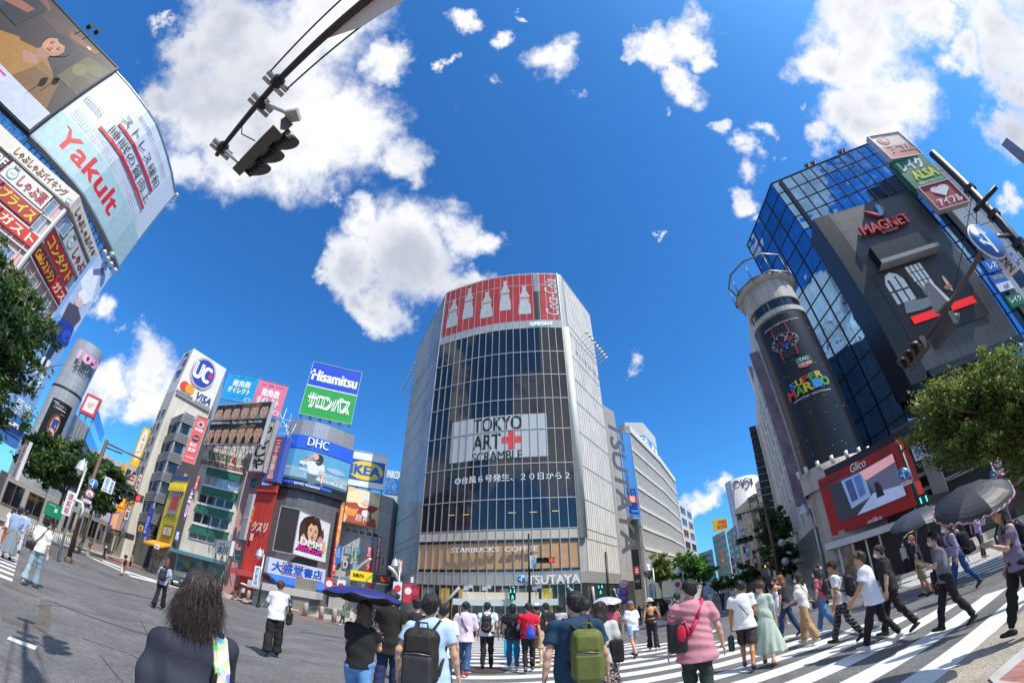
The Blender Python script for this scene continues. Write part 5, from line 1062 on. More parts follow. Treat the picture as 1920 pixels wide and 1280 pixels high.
# --- blue and red medicine sign, red building
SN,s0,s1=QF((510,816),(539,816),(516,899),(487,898),57)
board('medicine_sign','upright blue sign with a red middle strip of white characters',SN,0,SN.w,s0,s1,'#4a5fb0',[('r',.32,0,.72,1,'#b83a3c'),('t','三千里薬品',.38,.05,.68,.93,'#e3dad6',dict(vert=True,bold=.05))],depth=1.0,cat='sign')
b=MB();p=SN.P(0,0,s1)
for i in range(6):
    x=[SN.P(random.uniform(-1,SN.w),random.uniform(-2.5,0),s1),SN.P(random.uniform(0,SN.w),random.uniform(-2.5,0),s1+random.uniform(2,5))];b.tube(x,.05,WHITEM,5)
for z in (.8,2.0,3.2):b.tube([SN.P(-1.2,-.5,s1+z),SN.P(SN.w*.8,-.5,s1+z*.8)],.05,WHITEM,5)
props(b.build('steel_lattice',loc=p),'white steel lattice standing on top of the blue and red medicine sign','lattice')
RBF,r0,r1=QF((484,905),(521,907),(492,1057),(452,1052),58)
RDW=mat('red_wall',(.62,.06,.05),.5,var=.12,scale=.6,grid=(1.6,1.6,.04),gcol=.7)
rb=block('red_pharmacy_building','bright red tiled building with white slanted kana',RBF,-1.2,r1,None,RDW,depth=10)
b=MB();art(b,RBF,0,RBF.w,r0,r1,.15,[('t','クスリ',.18,.40,.92,.52,'#e6dcd8',dict(bold=.07,shear=.2)),('r',.2,.28,.34,.37,'#e6dcd8')],step=.05);b.build('lettering',rb)
b=MB();b.fbox(RBF,0,RBF.w,r1-1.0,r1-.7,0,.4,RDW);b.fbox(RBF,.2,RBF.w+1.5,r0-1.6,r0-.9,0,1.8,mat('red_awning',(.65,.10,.10),.6));b.build('ledge',rb)
PK=Fac([tuple(AT(446,950,60))[:2],tuple(AT(478,950,59.5))[:2]])
pk=block('brown_narrow_building','narrow dark pink building with balconies left of the red building',PK,-1.2,PK.hit(470,870)[1],None,mat('dusty_pink',(.42,.20,.19),.6),depth=10)
windows(pk,PK,.1,PK.w-.1,3,PK.hit(470,885)[1],1,5,FRA,DGL,.5,.6,2,1)
qsign('white_upright_panel','grey white bulging upright sign panel beside the red building',(464,922),(474,922),(455,1007),(445,1007),57,'#a9a4a8',[('r',.1,.45,.9,.5,'#c9c4c8')])
qsign('black_brush_sign','white square sign with black brush characters over the pavement',(404,1007),(432,1010),(429,1037),(399,1034),52,'#c9c9c6',[('t','太川',.2,.1,.85,.6,'#17171a',dict(bold=.05)),('t','らぁ麺',.2,.66,.6,.8,'#17171a')],cat='sign',legs=3)
# --- round fronted bookshop building with screen
D0=Vector((-29.3*1.06,46.6*1.06));D1=Vector((-22*1.06,50.8*1.06));dd=(D1-D0).normalized();nn_=Vector((dd.y,-dd.x))
pl=[]
BL0=D0-nn_*.6+Vector((-.9,1.4));pl=[tuple(BL0),tuple(D0+dd*.2),tuple(D0+dd*1.6+nn_*.9),tuple(D0+dd*3.2+nn_*1.3),tuple(D0+dd*5.2+nn_*1.1),tuple(D0+dd*7.4+nn_*.3),tuple(D1+dd*.2-nn_*.5)]
DH=Fac(pl);dzt=DH.hit(620,800)[1]
db=block('rounded_corner_building','round fronted dark tiled building carrying a big curved video screen',DH,-1.2,dzt,[(-31,66),(-42,64)],mat('dark_tile',(.13,.13,.14),.45,.1,var=.15,grid=(1.1,1.1,.05,(.87,.5)),gcol=.4))
zz=[DH.hit(600,y)[1]for y in (827,850,920,945)]
b=MB();b.fbox(DH,0,DH.w,zz[0]+.3,dzt+.1,-.1,.35,mat('ribbed_metal',(.40,.40,.41),.35,.5,var=.1,grid=(.4,60,.05,(.87,.5))));b.build('metal_crown',db)
b=MB();SCB=mat('screen_blue',(.02,.10,.55),.35,emit=.25,var=.05);b.fbox(DH,-.1,DH.w+.1,zz[1]+.1,zz[0]+.3,-.1,.7,SCB);b.build('blue_band',db)
b=MB();q=DH.rect((577,822),(612,827),(611,843),(577,838));ftext(b,DH,'DHC',q[0],q[1],q[2],q[3],.85,MATS['sign_white'],thick=.12,bold=.03);b.build('brand_lettering',db)
sz0,sz1=(DH.hit(530,900)[1]+DH.hit(636,932)[1])/2,zz[1]
b=MB();its=[('r',0,0,1,1,'#4f93b8'),('r',0,.0,1,.5,'#7fa3b5'),('r',0,0,1,.2,'#4a6276'),('r',0,0,1,.13,'#131a22'),('e',.14,.68,.08,.07,'#a9bccb'),('e',.27,.45,.07,.05,'#9db2c3'),('e',.82,.62,.12,.08,'#8ea9bf'),('e',.9,.35,.1,.05,'#a8a2ac'),
    ('e',.60,.80,.045,.16,'#1d1613'),('e',.555,.86,.035,.09,'#c99a80'),('p',[(.47,.62),(.52,.72),(.60,.74),(.67,.68),(.69,.36),(.52,.36)],'#c3c9dc'),('p',[(.50,.36),(.68,.36),(.69,.08),(.53,.08)],'#59646e'),('p',[(.41,.66),(.40,.58),(.45,.55),(.52,.70)],'#c3c9dc'),('p',[(.41,.60),(.44,.57),(.53,.80),(.50,.84)],'#c79a82'),('e',.505,.83,.04,.025,'#a58b98'),('p',[(.655,.5),(.685,.5),(.68,.15),(.65,.17)],'#c79a82'),
    ('t','内からも美しく、',.42,.40,.80,.46,'#e8eef2',dict(bold=0)),('t','毎日に見える。',.60,.22,.96,.30,'#e8eef2',dict(bold=0)),('r',.28,-.02,.80,.07,'#2459cf'),('t','DHC Channel',.40,-.01,.66,.05,'#f3f6fb')]
art(b,DH,0,DH.w,sz0,sz1,.62,its,emit=.22,step=.02);b.fbox(DH,-.1,DH.w+.1,sz0-.6,sz0-.05,-.1,.72,K);b.fbox(DH,-.05,DH.w+.05,sz0,sz1,-.1,.6,K);b.build('video_screen',db)
HI,hz0,hz1=QF((587,676),(678,697),(657,793.5),(562,771.6),62)
board('medicine_roof_billboard','two part roof billboard, blue above and green below, with white lettering',HI,0,HI.w,hz0,hz1,'#1f9f45',[('r',0,.545,1,1,'#0648c8'),('r',0,.53,1,.55,'#e6ecf0'),('t','Hisamitsu',.05,.66,.95,.86,'#f0f4fa',dict(bold=.06)),('e',.05,.79,.05,.035,'#f0f4fa'),('e',.05,.79,.035,.022,'#0648c8'),('t','サロンパス',.10,.14,.90,.42,'#f0f6f0',dict(bold=.08))],depth=.5,frame='#c9d2da',fw=.06,legs=2.6)
bp=DH.rect((518,948),(560,953),(546,1036),(507,1030));b=MB()
DW=[D0+dd*.2+nn_*.7,D0+dd*2.6+nn_*1.75,D1+dd*.3+nn_*.35];PF=Fac([tuple(AT(517,990,51.2))[:2],tuple(AT(554,990,51.0))[:2],tuple(AT(615,990,56.2))[:2]])
pz0,pz1=PF.hit(554,1037)[1],PF.hit(554,952)[1]
pp=board('dark_led_board','blank dark brown display board left of the smiling face poster',PF,0,PF.L[1]-.06,pz0,pz1,'#2b221e',[],depth=.4,frame='#a9a9a8',cat='screen',fw=.08)
its=[('r',0,0,1,1,'#dfe0e2')]+[('e',.42,.64,.36,.34,'#3a261c'),('p',[(.1,.3),(.06,.6),(.2,.8),(.3,.6),(.22,.4)],'#4a3226'),('p',[(.8,.8),(.86,.6),(.8,.45),(.7,.6)],'#5a3c2a')]+portrait(.47,.66,.58,hair='#3a261c',skin='#dcae90',top='#1d1a20',asp=(pz1-pz0)/(PF.w-PF.L[1]))+[('p',[(.12,.42),(.2,.52),(.3,.40),(.42,.34),(.38,.26),(.2,.3)],'#d9a98c'),('p',[(.95,.30),(.9,.48),(.7,.56),(.62,.48),(.75,.34),(.88,.2)],'#d9a98c'),('e',.72,.52,.06,.06,'#c08ab0'),('r',0,0,1,.1,'#dfe0e2'),('t','DMM',.14,.26,.80,.42,'#e9eaee',dict(bold=.09)),('t','Bitcoin',.10,.12,.84,.26,'#e030a0',dict(bold=.08))]
board('face_poster','large poster of a smiling face with bold white and pink lettering',PF,PF.L[1]+.04,PF.w,pz0,pz1,'#dfe0e2',its,depth=.4,frame='#b9b9b9',fw=.06)
DS_=Fac([tuple(AT(500,1055,50))[:2],tuple(AT(608,1075,55.5))[:2]]);q=DS_.rect((502,1041),(608,1064),(606,1090),(499,1071))
board('bookshop_sign','long white bookshop sign with blue characters and red wave lines',DS_,q[0],q[1],q[2],q[3],'#b9c3dc',[('t','大盛堂書店',.06,.2,.94,.82,'#1f50a8',dict(bold=.06)),('r',.22,.84,.6,.88,'#c04040'),('r',.22,.12,.6,.16,'#c04040'),('r',.22,.12,.235,.88,'#c04040'),('r',.6,.06,.96,.10,'#c04040')],depth=.6,cat='sign')
b=MB();b.hexa([DS_.P(u,v,z)for(u,v,z)in ((0,.1,q[2]-.2),(0,2.2,q[2]-1.0),(DS_.w,2.2,q[2]-1.0),(DS_.w,.1,q[2]-.2),(0,.1,q[2]),(0,2.2,q[2]-.8),(DS_.w,2.2,q[2]-.8),(DS_.w,.1,q[2]))],mat('blue_awning',(.03,.14,.55),.5));props(b.build('blue_awning',loc=DS_.P(3,1,q[2])),'bright blue awning below the long bookshop sign','awning')
b=MB();b.fbox(DS_,.2,DS_.w-.2,-1,q[2]-.8,-.6,-.2,mat('book_window',(.16,.18,.2),.15,var=.5,pat=('cells',1.5),emit=.06));props(b.build('shop_window',loc=DS_.P(3,0,-1)),'glazed bookshop front under the blue awning','shop front')
# station entrance box with flat roof
EB=Fac([tuple(AT(462,1100,46))[:2],tuple(AT(590,1120,44))[:2]]);e1,e0=EB.hit(540,1098)[1],EB.hit(540,1112)[1]
en=thing('subway_entrance','low flat roofed glass subway entrance in front of the bookshop','entrance',EB.P(EB.w/2,-1,-.8))
b=MB();b.fbox(EB,0,EB.w,e0,e1,-3,.4,mat('entrance_roof',(.48,.45,.43),.5));b.build('roof',en);b=MB();b.fbox(EB,.6,EB.w-.5,-.85,e0,-2.8,0,GGL);b.build('glazing',en)
b=MB();b.fbox(EB,EB.w-2.2,EB.w-.6,-.85,e1+1.1,-2,.2,mat('vent_brown',(.25,.22,.18),.6));b.build('vent_shaft',en)
# --- right of the round building
IK,i0,i1=QF((652,839),(726,853.6),(718.5,916),(641,904),61)
board('furniture_billboard','white roof billboard with a yellow oval on a blue field',IK,0,IK.w,i0,i1,'#e8eaec',[('r',.04,.16,.96,.76,'#1f62b8'),('e',.50,.46,.43,.27,'#f0cf30'),('t','IKEA',.14,.33,.86,.60,'#1f62b8',dict(bold=.10))],depth=.5,frame='#d5d8da',fw=.08,legs=3)
AN,n0,n1=QF((650,908),(712.5,926),(705,988.7),(643,976),59)
GB=Fac([tuple(AT(616,950,62))[:2],tuple(AT(700,960,61))[:2],tuple(AT(733,960,63))[:2]])
gb=block('grey_panel_store','pale grey panelled store behind the orange poster',GB,-1.2,GB.hit(728,930)[1],[(-20,85),(-35,85)],mat('grey_panel',(.46,.45,.43),.6,var=.08,grid=(2.2,2.2,.07)))
windows(gb,GB,1.5,GB.L[1]-1,2.5,n0-2.5,3,3,FRA,LGL,.75,.5)
board('game_poster','orange and cream illustrated poster with red drapery',AN,0,AN.w,n0,n1,'#e8c98f',[('r',0,0,1,1,'#e6c48c'),('e',.5,.7,.5,.3,'#f0dcae'),('e',.2,.3,.2,.15,'#dd9a4c'),('p',[(.0,.55),(.3,.6),(.45,.45),(.2,.4),(.0,.45)],'#b34a3a'),('p',[(.98,.6),(.7,.62),(.55,.45),(.8,.4)],'#a8402f'),('e',.56,.72,.15,.13,'#e5ddd8'),('e',.56,.66,.09,.08,'#e7c2a8'),('p',[(.4,.5),(.72,.5),(.8,.2),(.3,.2)],'#9c3b34'),('p',[(.1,.2),(.9,.25),(.95,.02),(.05,.02)],'#b2503c'),('e',.6,.35,.12,.1,'#e9dfda'),('t','原神',.32,.1,.72,.3,'#f4ecdc',dict(bold=0))],depth=.4)
b=MB()
for i in range(5):u=.6+i*(AN.w-1.2)/4;b.tube([AN.P(u,0,n0-.3),AN.P(u,1.0,n0-1.0)],.05,K,5);b.fbox(AN,u-.25,u+.25,n0-1.3,n0-.95,.8,1.2,K)
props(b.build('poster_lamps',loc=AN.P(3,0,n0)),'row of dark lamps below the orange illustrated poster','lamp')
qsign('orange_upright_sign','tall thin orange and red upright sign beside the round fronted building',(636,943),(643,945),(627,1075),(620,1073),58,'#c23a34',[('r',0,.45,1,1,'#d9822c'),('t','クスリのことなら三千里',.2,.05,.8,.97,'#efe6da',dict(vert=True))])
qsign('small_blue_sign','small blue upright sign in front of the orange upright sign',(629,1019),(637,1020),(635,1053),(626,1052),55,'#2b7bc9',[('t','入口',.2,.3,.8,.9,'#e9f1f8',dict(vert=True))])
qsign('karaoke_sign','tall dark red karaoke sign with white kana, topmost of the red pair',(706,1002.5),(715,1004),(706,1071),(699,1071),58,'#8c1a1e',[('t','カラオケ',.2,.4,.8,.97,'#efe3e0',dict(vert=True)),('t','BIGECHO',.3,.02,.7,.36,'#e3c9c4',dict(rot=1))],depth=1.2)
qsign('karaoke_sign','red upright sign left of the dark red karaoke sign',(686,1021),(695,1022.5),(690,1070),(682.5,1070),58,'#b5202a',[('t','カラ',.2,.1,.8,.5,'#f3e3e0',dict(vert=True)),('t','BIG',.2,.6,.8,.95,'#f3e3e0',dict(rot=1))],depth=1.2)
DKB=Fac([tuple(AT(706,1050,63))[:2],tuple(AT(745,1050,72))[:2]])
dk=block('dark_side_building','dark grey slatted building in the lane beside the curved tower',DKB,-1.2,DKB.hit(738,975)[1],None,mat('dark_slats',(.20,.20,.20),.6,grid=(.5,60,.08)),depth=10)
PC=Fac([tuple(AT(722,900,140))[:2],tuple(AT(752,900,140))[:2]])
pc=block('far_store_building','far glass topped store building glimpsed left of the curved tower',PC,-1,PC.hit(735,885)[1],None,mat('far_grey',(.42,.44,.46),.4),depth=15)
b=MB();ftext(b,PC,'PARCO',.2,PC.w*.8,PC.hit(735,888)[1]-1.5,PC.hit(735,880)[1]-.2,.5,MATS['sign_white']);b.fbox(PC,0,PC.w,PC.hit(735,925)[1],PC.hit(735,892)[1],0,.2,BGL);b.build('front',pc)
# lane banners and arch
BN=Fac([tuple(AT(654,1080,50))[:2],tuple(AT(731,1090,52))[:2]]);q1=BN.rect((654,1066),(700,1071),(696,1090),(654,1084));q2=BN.rect((694,1074),(731,1077),(729,1096),(690,1093))
board('street_banner','yellow fabric banner with a rainbow over the shopping lane',BN,q1[0],q1[1]-.2,q1[2],q1[3],'#e3c61a',[('t','SHIBUYA',.12,.35,.62,.7,'#3a3420',dict(bold=.06)),('p',[(.7,.1),(.8,.5),(1,.8),(1,.55),(.86,.35),(.8,.05)],'#7fae4e')],depth=.05,cat='banner')
board('street_banner','black banner with red block lettering over the shopping lane',BN,q1[1],q2[1],q2[2],q2[3],'#1d1a1b',[('t','KUZEN',.42,.4,.85,.85,'#d23a24',dict(bold=.1)),('t','ここは渋谷センター街です',.08,.08,.9,.2,'#d8d8d8')],depth=.05,cat='banner')
for(x0,y0,x1,y1,lab)in ((652,1085,694,1045,'curved steel arch horn left of the yellow banner'),(748,1095,725,1060,'curved steel arch horn right of the black banner')):
    b=MB();p0,p1=AT(x0,y0,51),AT(x1,y1,51);pts=[p0.lerp(p1,t)+Vector((0,0,1.0*math.sin(t*1.57)*(1-t)*1.2))for t in [i/8 for i in range(9)]];b.tube([p0-Vector((0,0,3))]+pts,.22,ALU,8);props(b.build('arch_horn',loc=p0-Vector((0,0,3))),lab,'arch')
# --- small banner flags, far avenue
def farb(label,TL,TR,BR,BL,D,c,nu,nz_,**k):return gblock('avenue_building',label,TL,TR,BR,BL,D,c,nu,nz_,**k)
OC=AT(1392,920,150);oF=drumF(Vector((OC.x*1.05,OC.y*1.05,0)),6.2)
oo=thing('round_white_store','white round topped store with ring shaped letters far down the avenue','building',(OC.x*1.05,OC.y*1.05,-1))
zo=AT(1392,893,150).z;b=MB();b.lathe((OC.x*1.05,OC.y*1.05,0),[(6.2,-1),(6.2,zo),(5.8,zo),(5.8,zo-.6),(0,zo-.6)],mat('store_white',(.62,.61,.60),.5,var=.08,grid=(3,3,.08)),40);b.build('drum',oo)
b=MB();r=oF.rect((1374,900),(1412,900),(1412,916),(1374,916));w4=(r[1]-r[0])/4;cz=(r[2]+r[3])/2;hh=(r[3]-r[2])*.42;RG=mat('ring_dark',(.16,.14,.14),.4)
for i in (0,2):pts=[oF.P(r[0]+w4*(i+.5)+hh*math.cos(t),.3,cz+hh*math.sin(t))for t in [2*math.pi*k/20 for k in range(21)]];b.tube(pts,.18,RG,6)
for i in (1,3):b.fbox(oF,r[0]+w4*(i+.5)-.15,r[0]+w4*(i+.5)+.15,cz-hh,cz+hh,.1,.4,RG)
b.build('ring_letters',oo)
farb('beige avenue building with a black side sign and coloured display windows',(1380,958),(1420,925),(1432,1065),(1392,1085),105,(.42,.39,.36),3,4)
farb('dark panelled avenue building with slanted white letters',(1402,935),(1432,920),(1450,1060),(1422,1070),92,(.16,.16,.17),2,4)
F_,z0,z1=QF((1402,940),(1418,930),(1421,958),(1407,966),90);board('black_side_sign','black wall sign with slanted white letters on the avenue',F_,0,F_.w,z0,z1,'#3a3a3c',[('t','ZARA',.1,.3,.9,.7,'#d8d8d8')],cat='sign',depth=.3)
farb('pale avenue building with blue glass bands below the round tower corner',(1416,905),(1446,885),(1462,1000),(1436,1040),78,(.55,.56,.58),2,6,gl=glass('blue_pane',(.08,.22,.42),.05,.3,.8),fu=.8)
farb('dark avenue building with narrow windows',(1362,1000),(1382,985),(1390,1090),(1372,1095),130,(.20,.21,.25),2,6)
farb('ochre and grey avenue building at the far end',(1334,1008),(1360,995),(1368,1095),(1345,1098),150,(.38,.33,.26),3,6)
farb('grey far building at the end of the avenue',(1308,1040),(1336,1030),(1340,1100),(1312,1102),180,(.40,.42,.45),3,5)
F_,z0,z1=QF((1335,977),(1362,972),(1361,993),(1336,997),145);board('record_shop_sign','yellow roof sign with red letters at the end of the avenue',F_,0,F_.w,z0,z1,'#e8b40c',[('t','TOWER',.35,.5,.95,.85,'#c7401a',dict(bold=.05)),('t','RECORDS',.25,.12,.95,.45,'#c7401a',dict(bold=.05))],cat='sign',depth=1)
for(x,y,h,w_,c,lab)in ((1386,1000,26,7,'#7fa9d8','light blue and pink upright window poster on the avenue'),(1398,1030,34,8,'#4aa3c9','turquoise upright window poster on the avenue'),(1372,1062,30,6,'#a82a2a','dark red upright sign on the avenue'),(1352,1050,28,5,'#c9772c','orange upright sign on the avenue'),(1413,1050,34,6,'#151517','black upright sign with white script on the avenue'),(1362,1040,20,5,'#8f9aa8','pale grey upright sign on the avenue')):
    p=AT(x,y,88);a_=math.atan2(p.x,p.y);ww=w_/870*88;F_=Fac([(p.x-ww/2*math.cos(a_),p.y+ww/2*math.sin(a_)),(p.x+ww/2*math.cos(a_),p.y-ww/2*math.sin(a_))]);hh=h/870*88
    board('avenue_sign',lab,F_,0,ww,p.z-hh/2,p.z+hh/2,c,[('r',.2,.3,.8,.5,'#d8d4d0'),('e',.5,.7,.25,.1,'#c97a9c')],cat='sign',group='upright signs along the avenue',depth=.3)
FB=Fac([tuple(AT(1262,900,112))[:2],tuple(AT(1284,900,130))[:2]]);fb=block('store_annex','narrow white annex with open stair grid behind the ribbed store',FB,-1,FB.hit(1272,940)[1],None,mat('annex_white',(.55,.54,.52),.6),depth=10)
windows(fb,FB,.3,FB.w-.3,3,FB.hit(1272,945)[1],2,7,WHITEM,DGL,.7,.6)
# left background: lower wall and shops under the trees
SW=Fac([tuple(AT(-30,960,60))[:2],tuple(AT(70,930,64))[:2],tuple(AT(150,960,70))[:2],tuple(AT(214,990,84))[:2]])
sw=block('station_side_wall','long pale grey low building behind the left trees',SW,-1.2,SW.hit(60,905)[1],None,mat('pale_concrete',(.42,.40,.38),.7,var=.15,grid=(2.5,2.5,.06)),depth=8)
windows(sw,SW,1,SW.w-1,.6,3.8,8,1,FRA,DGL,.8,.8)
qsign('hotel_upright_sign','leaning white upright sign with red script at the far left',(45,818),(54,821),(28,893),(19,890),46,'#dcd9d6',[('t','Shibuya Garden',.25,.05,.8,.85,'#b03038',dict(rot=-1)),('r',.1,.9,.4,.99,'#2f8a55'),('r',.6,.9,.9,.99,'#c03038')])

# --- more small upright signs crowding the left street
rs_=random.Random(21);sgc=['#c8332c','#2358b8','#e0b020','#dcdcdc','#2f8a4a','#d8d0c0','#e07a1c','#7a2f8a']
words=['カラオケ','居酒屋','焼肉','薬','コーヒー','不動産','書店','占い','ラーメン','寿司','眼鏡','靴']
spots=[(214,905,5,22,79,'beside the yellow upright sign'),(222,930,6,20,76,'left of the blue framed shop front'),(246,935,6,26,74,'right of the blue framed shop front'),(236,960,7,16,72,'above the brown shop sign'),(300,800,5,26,90,'on the edge of the cream tower'),(258,900,5,30,80,'left of the louvred building'),(341,905,6,44,64,'between the yellow pharmacy and the green bands'),(352,940,6,64,62,'running down beside the green banded building'),(368,900,5,30,62,'left end of the green bands'),(330,1000,7,18,63,'below the big red character'),(470,960,5,30,57.5,'on the dusty pink narrow building'),(645,1055,8,12,56,'over the lane entrance'),(664,1040,7,18,60,'on the grey panelled store above the lane'),(716,1050,6,24,60,'right of the dark red karaoke sign'),(748,1060,7,26,48,'beside the lamp near the curved tower'),(770,1085,8,16,46,'at the left foot of the curved tower'),(202,940,6,18,70,'behind the pale name plates'),(180,960,8,10,60,'among the left tree trunks'),(262,985,8,10,66,'at the foot of the louvred building'),(292,1020,9,8,60,'left of the orange awning')]
for i,(x,y,w_,h_,D,lb_)in enumerate(spots):
    p=AT(x,y,D);ww=w_/870*D;hh=h_/870*D;F_2=Fac([(p.x-ww/2*math.cos(math.atan2(p.x,p.y)),p.y+ww/2*math.sin(math.atan2(p.x,p.y))),(p.x+ww/2*math.cos(math.atan2(p.x,p.y)),p.y-ww/2*math.sin(math.atan2(p.x,p.y)))]);c_=sgc[i%8];t_c='#f4f4f4' if c_ not in ('#dcdcdc','#e0b020','#d8d0c0')else '#7a1f1f';nmw={'#c8332c':'red','#2358b8':'blue','#e0b020':'yellow','#dcdcdc':'white','#2f8a4a':'green','#d8d0c0':'cream','#e07a1c':'orange','#7a2f8a':'purple'}[c_]
    wd_=words[i%12];board('small_sign','small %s sign %s'%(nmw,lb_),F_2,0,ww,p.z-hh/2,p.z+hh/2,c_,[('t',wd_,.15,.08,.85,.92,t_c,dict(vert=h_>w_*1.3,bold=.04))],cat='sign',depth=.3,group='small shop signs along the left streets')
# ================================================================ TREES
BARK=mat('bark',(.085,.065,.05),.9,var=.35,scale=4,bump=.6,bscale=18)
def leafmat(nm,c,tr=.35):
    m=mat(nm,c,.5,var=.35,scale=1.2);t=m.node_tree;P=t.nodes['Principled BSDF']
    src=P.inputs['Base Color'].links[0].from_socket;tr_=t.nodes.new('ShaderNodeBsdfTranslucent');mx=t.nodes.new('ShaderNodeMixShader');mx.inputs[0].default_value=tr
    t.links.new(src,tr_.inputs['Color']);t.links.new(P.outputs[0],mx.inputs[1]);t.links.new(tr_.outputs[0],mx.inputs[2]);o=t.nodes['Material Output'];t.links.new(mx.outputs[0],o.inputs['Surface']);return m
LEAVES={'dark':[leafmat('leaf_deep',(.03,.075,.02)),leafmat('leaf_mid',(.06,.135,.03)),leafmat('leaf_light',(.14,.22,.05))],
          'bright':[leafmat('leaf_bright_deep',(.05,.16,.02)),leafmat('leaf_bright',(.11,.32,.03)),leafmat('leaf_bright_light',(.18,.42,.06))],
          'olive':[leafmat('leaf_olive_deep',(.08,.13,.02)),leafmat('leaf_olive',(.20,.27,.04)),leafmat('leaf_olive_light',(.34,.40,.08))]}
def np_mesh(name,v,f,mats,mi,parent,loc,smooth=False):
    me=bpy.data.meshes.new(name);v=np.asarray(v,dtype=np.float32);f=np.asarray(f,dtype=np.int32);k=f.shape[1]
    me.vertices.add(len(v));me.vertices.foreach_set('co',(v-np.array(loc,dtype=np.float32)).ravel());me.loops.add(f.size);me.loops.foreach_set('vertex_index',f.ravel())
    me.polygons.add(len(f));me.polygons.foreach_set('loop_start',np.arange(0,f.size,k,dtype=np.int32));me.polygons.foreach_set('loop_total',np.full(len(f),k,dtype=np.int32))
    for m in mats:me.materials.append(m)
    if mi is not None:me.polygons.foreach_set('material_index',np.asarray(mi,dtype=np.int32))
    me.polygons.foreach_set('use_smooth',np.full(len(f),smooth));me.update(calc_edges=True);me.validate()
    o=bpy.data.objects.new(name,me);col.objects.link(o)
    if parent is not None:o.parent=parent;o.location=Vector(loc)-parent_loc(parent)
    else:o.location=loc
    return o
def tree(label,base,crowns,n,ls,kind='dark',group=None,trunk=.16,seed=1,fork=None,name='street_tree',clump=.42):
    rg=np.random.default_rng(seed);base=Vector(base);root=thing(name,label,'tree',base,group)
    cs=[];cl=[]
    W=np.array([c[1]*c[2]*c[3]for c in crowns]);W=W/W.sum()
    nc=max(30,int(n/70));wh=rg.choice(len(crowns),nc,p=W)
    for i in range(nc):
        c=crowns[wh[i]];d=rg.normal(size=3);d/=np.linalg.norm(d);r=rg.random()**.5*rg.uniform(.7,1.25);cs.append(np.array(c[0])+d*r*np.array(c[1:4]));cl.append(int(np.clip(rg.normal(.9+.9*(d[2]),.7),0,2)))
    cs=np.array(cs);which=rg.integers(0,nc,n);rad=np.mean([c[1]for c in crowns])*clump*rg.uniform(.3,1.15,nc)
    P=cs[which]+rg.normal(size=(n,3))*(rad[which]*np.array([[.62],[.62],[.42]])).T*.62
    keep=P[:,2]>base.z+1.2;P=P[keep];which=which[keep];n=len(P)
    a=rg.normal(size=(n,3));a/=np.linalg.norm(a,axis=1)[:,None];b=np.cross(a,rg.normal(size=(n,3)));b/=np.linalg.norm(b,axis=1)[:,None];s=ls*rg.uniform(.6,1.35,n)[:,None]
    v=np.stack([P-a*s,P+b*s*.36,P+a*s,P-b*s*.36],1).reshape(-1,3);f=np.arange(4*n).reshape(-1,4)
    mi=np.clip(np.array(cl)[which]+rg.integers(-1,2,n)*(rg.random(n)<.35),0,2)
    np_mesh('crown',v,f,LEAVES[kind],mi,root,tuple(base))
    t=MB();fz=fork if fork else min(c[0][2]-c[3]*.8 for c in crowns);fp=Vector((base.x+rg.normal()*.1,base.y,max(base.z+1,fz)));t.tube([base,base.lerp(fp,.5)+Vector((.06,0,0)),fp],[trunk*1.3,trunk,trunk*.85],BARK,9)
    for c in crowns:
        cc_=Vector(c[0])
        for k in range(3):
            e=cc_+Vector(rg.normal(size=3)*np.array(c[1:4])*.45);m=fp.lerp(e,.5)+Vector(rg.normal(size=3)*.25);t.tube([fp,m,e],[trunk*.6,trunk*.34,trunk*.1],BARK,6)
            for q in range(3):e2=e+Vector(rg.normal(size=3)*np.array(c[1:4])*.5);t.tube([m,m.lerp(e2,.6)+Vector(rg.normal(size=3)*.1),e2],[trunk*.25,trunk*.14,trunk*.05],BARK,5)
    t.build('trunk',root);return root
def cr(px,py,D,rx,rz,ry=None):p=AT(px,py,D);return((p.x,p.y,p.z),rx,ry or rx,rz)
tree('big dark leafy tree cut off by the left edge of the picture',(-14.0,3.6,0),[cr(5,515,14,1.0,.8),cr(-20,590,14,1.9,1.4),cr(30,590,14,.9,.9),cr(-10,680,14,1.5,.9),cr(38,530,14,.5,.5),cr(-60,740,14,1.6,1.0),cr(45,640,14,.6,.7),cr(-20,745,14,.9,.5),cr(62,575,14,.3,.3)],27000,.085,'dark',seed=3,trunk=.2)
p=G(1905,1040)
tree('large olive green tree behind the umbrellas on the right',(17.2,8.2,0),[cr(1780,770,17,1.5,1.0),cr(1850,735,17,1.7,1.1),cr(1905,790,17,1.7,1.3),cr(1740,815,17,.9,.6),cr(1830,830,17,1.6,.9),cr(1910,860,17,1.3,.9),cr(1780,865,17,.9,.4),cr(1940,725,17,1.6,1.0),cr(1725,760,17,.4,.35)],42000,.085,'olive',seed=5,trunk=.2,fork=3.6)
gB='trees beside the left crossing'
p=AT(105,960,50);tree('dark street tree in front of the round silver tower',(p.x,p.y,-.8),[cr(75,830,50,2.5,1.6),cr(110,850,50,3.4,2.2),cr(140,870,50,2.6,1.8),cr(85,880,50,2.8,1.5),cr(165,890,50,2,1.5)],12000,.30,'dark',gB,seed=6)
p=AT(160,980,60);tree('dark street tree behind the brown traffic pole',(p.x,p.y,-.8),[cr(190,885,60,2.8,2.0),cr(215,905,60,2.4,1.6),cr(185,920,60,2.8,1.8),cr(200,940,60,2,1.2)],9000,.30,'dark',gB,seed=7)
p=AT(1237,1110,66);tree('slim olive street tree in front of the ribbed department store',(p.x,p.y,-.5),[cr(1237,1055,66,1.6,1.6),cr(1238,1078,66,1.8,1.4),cr(1230,1070,66,1.2,1.4)],6000,.20,'olive',seed=8,fork=2.6,trunk=.12)
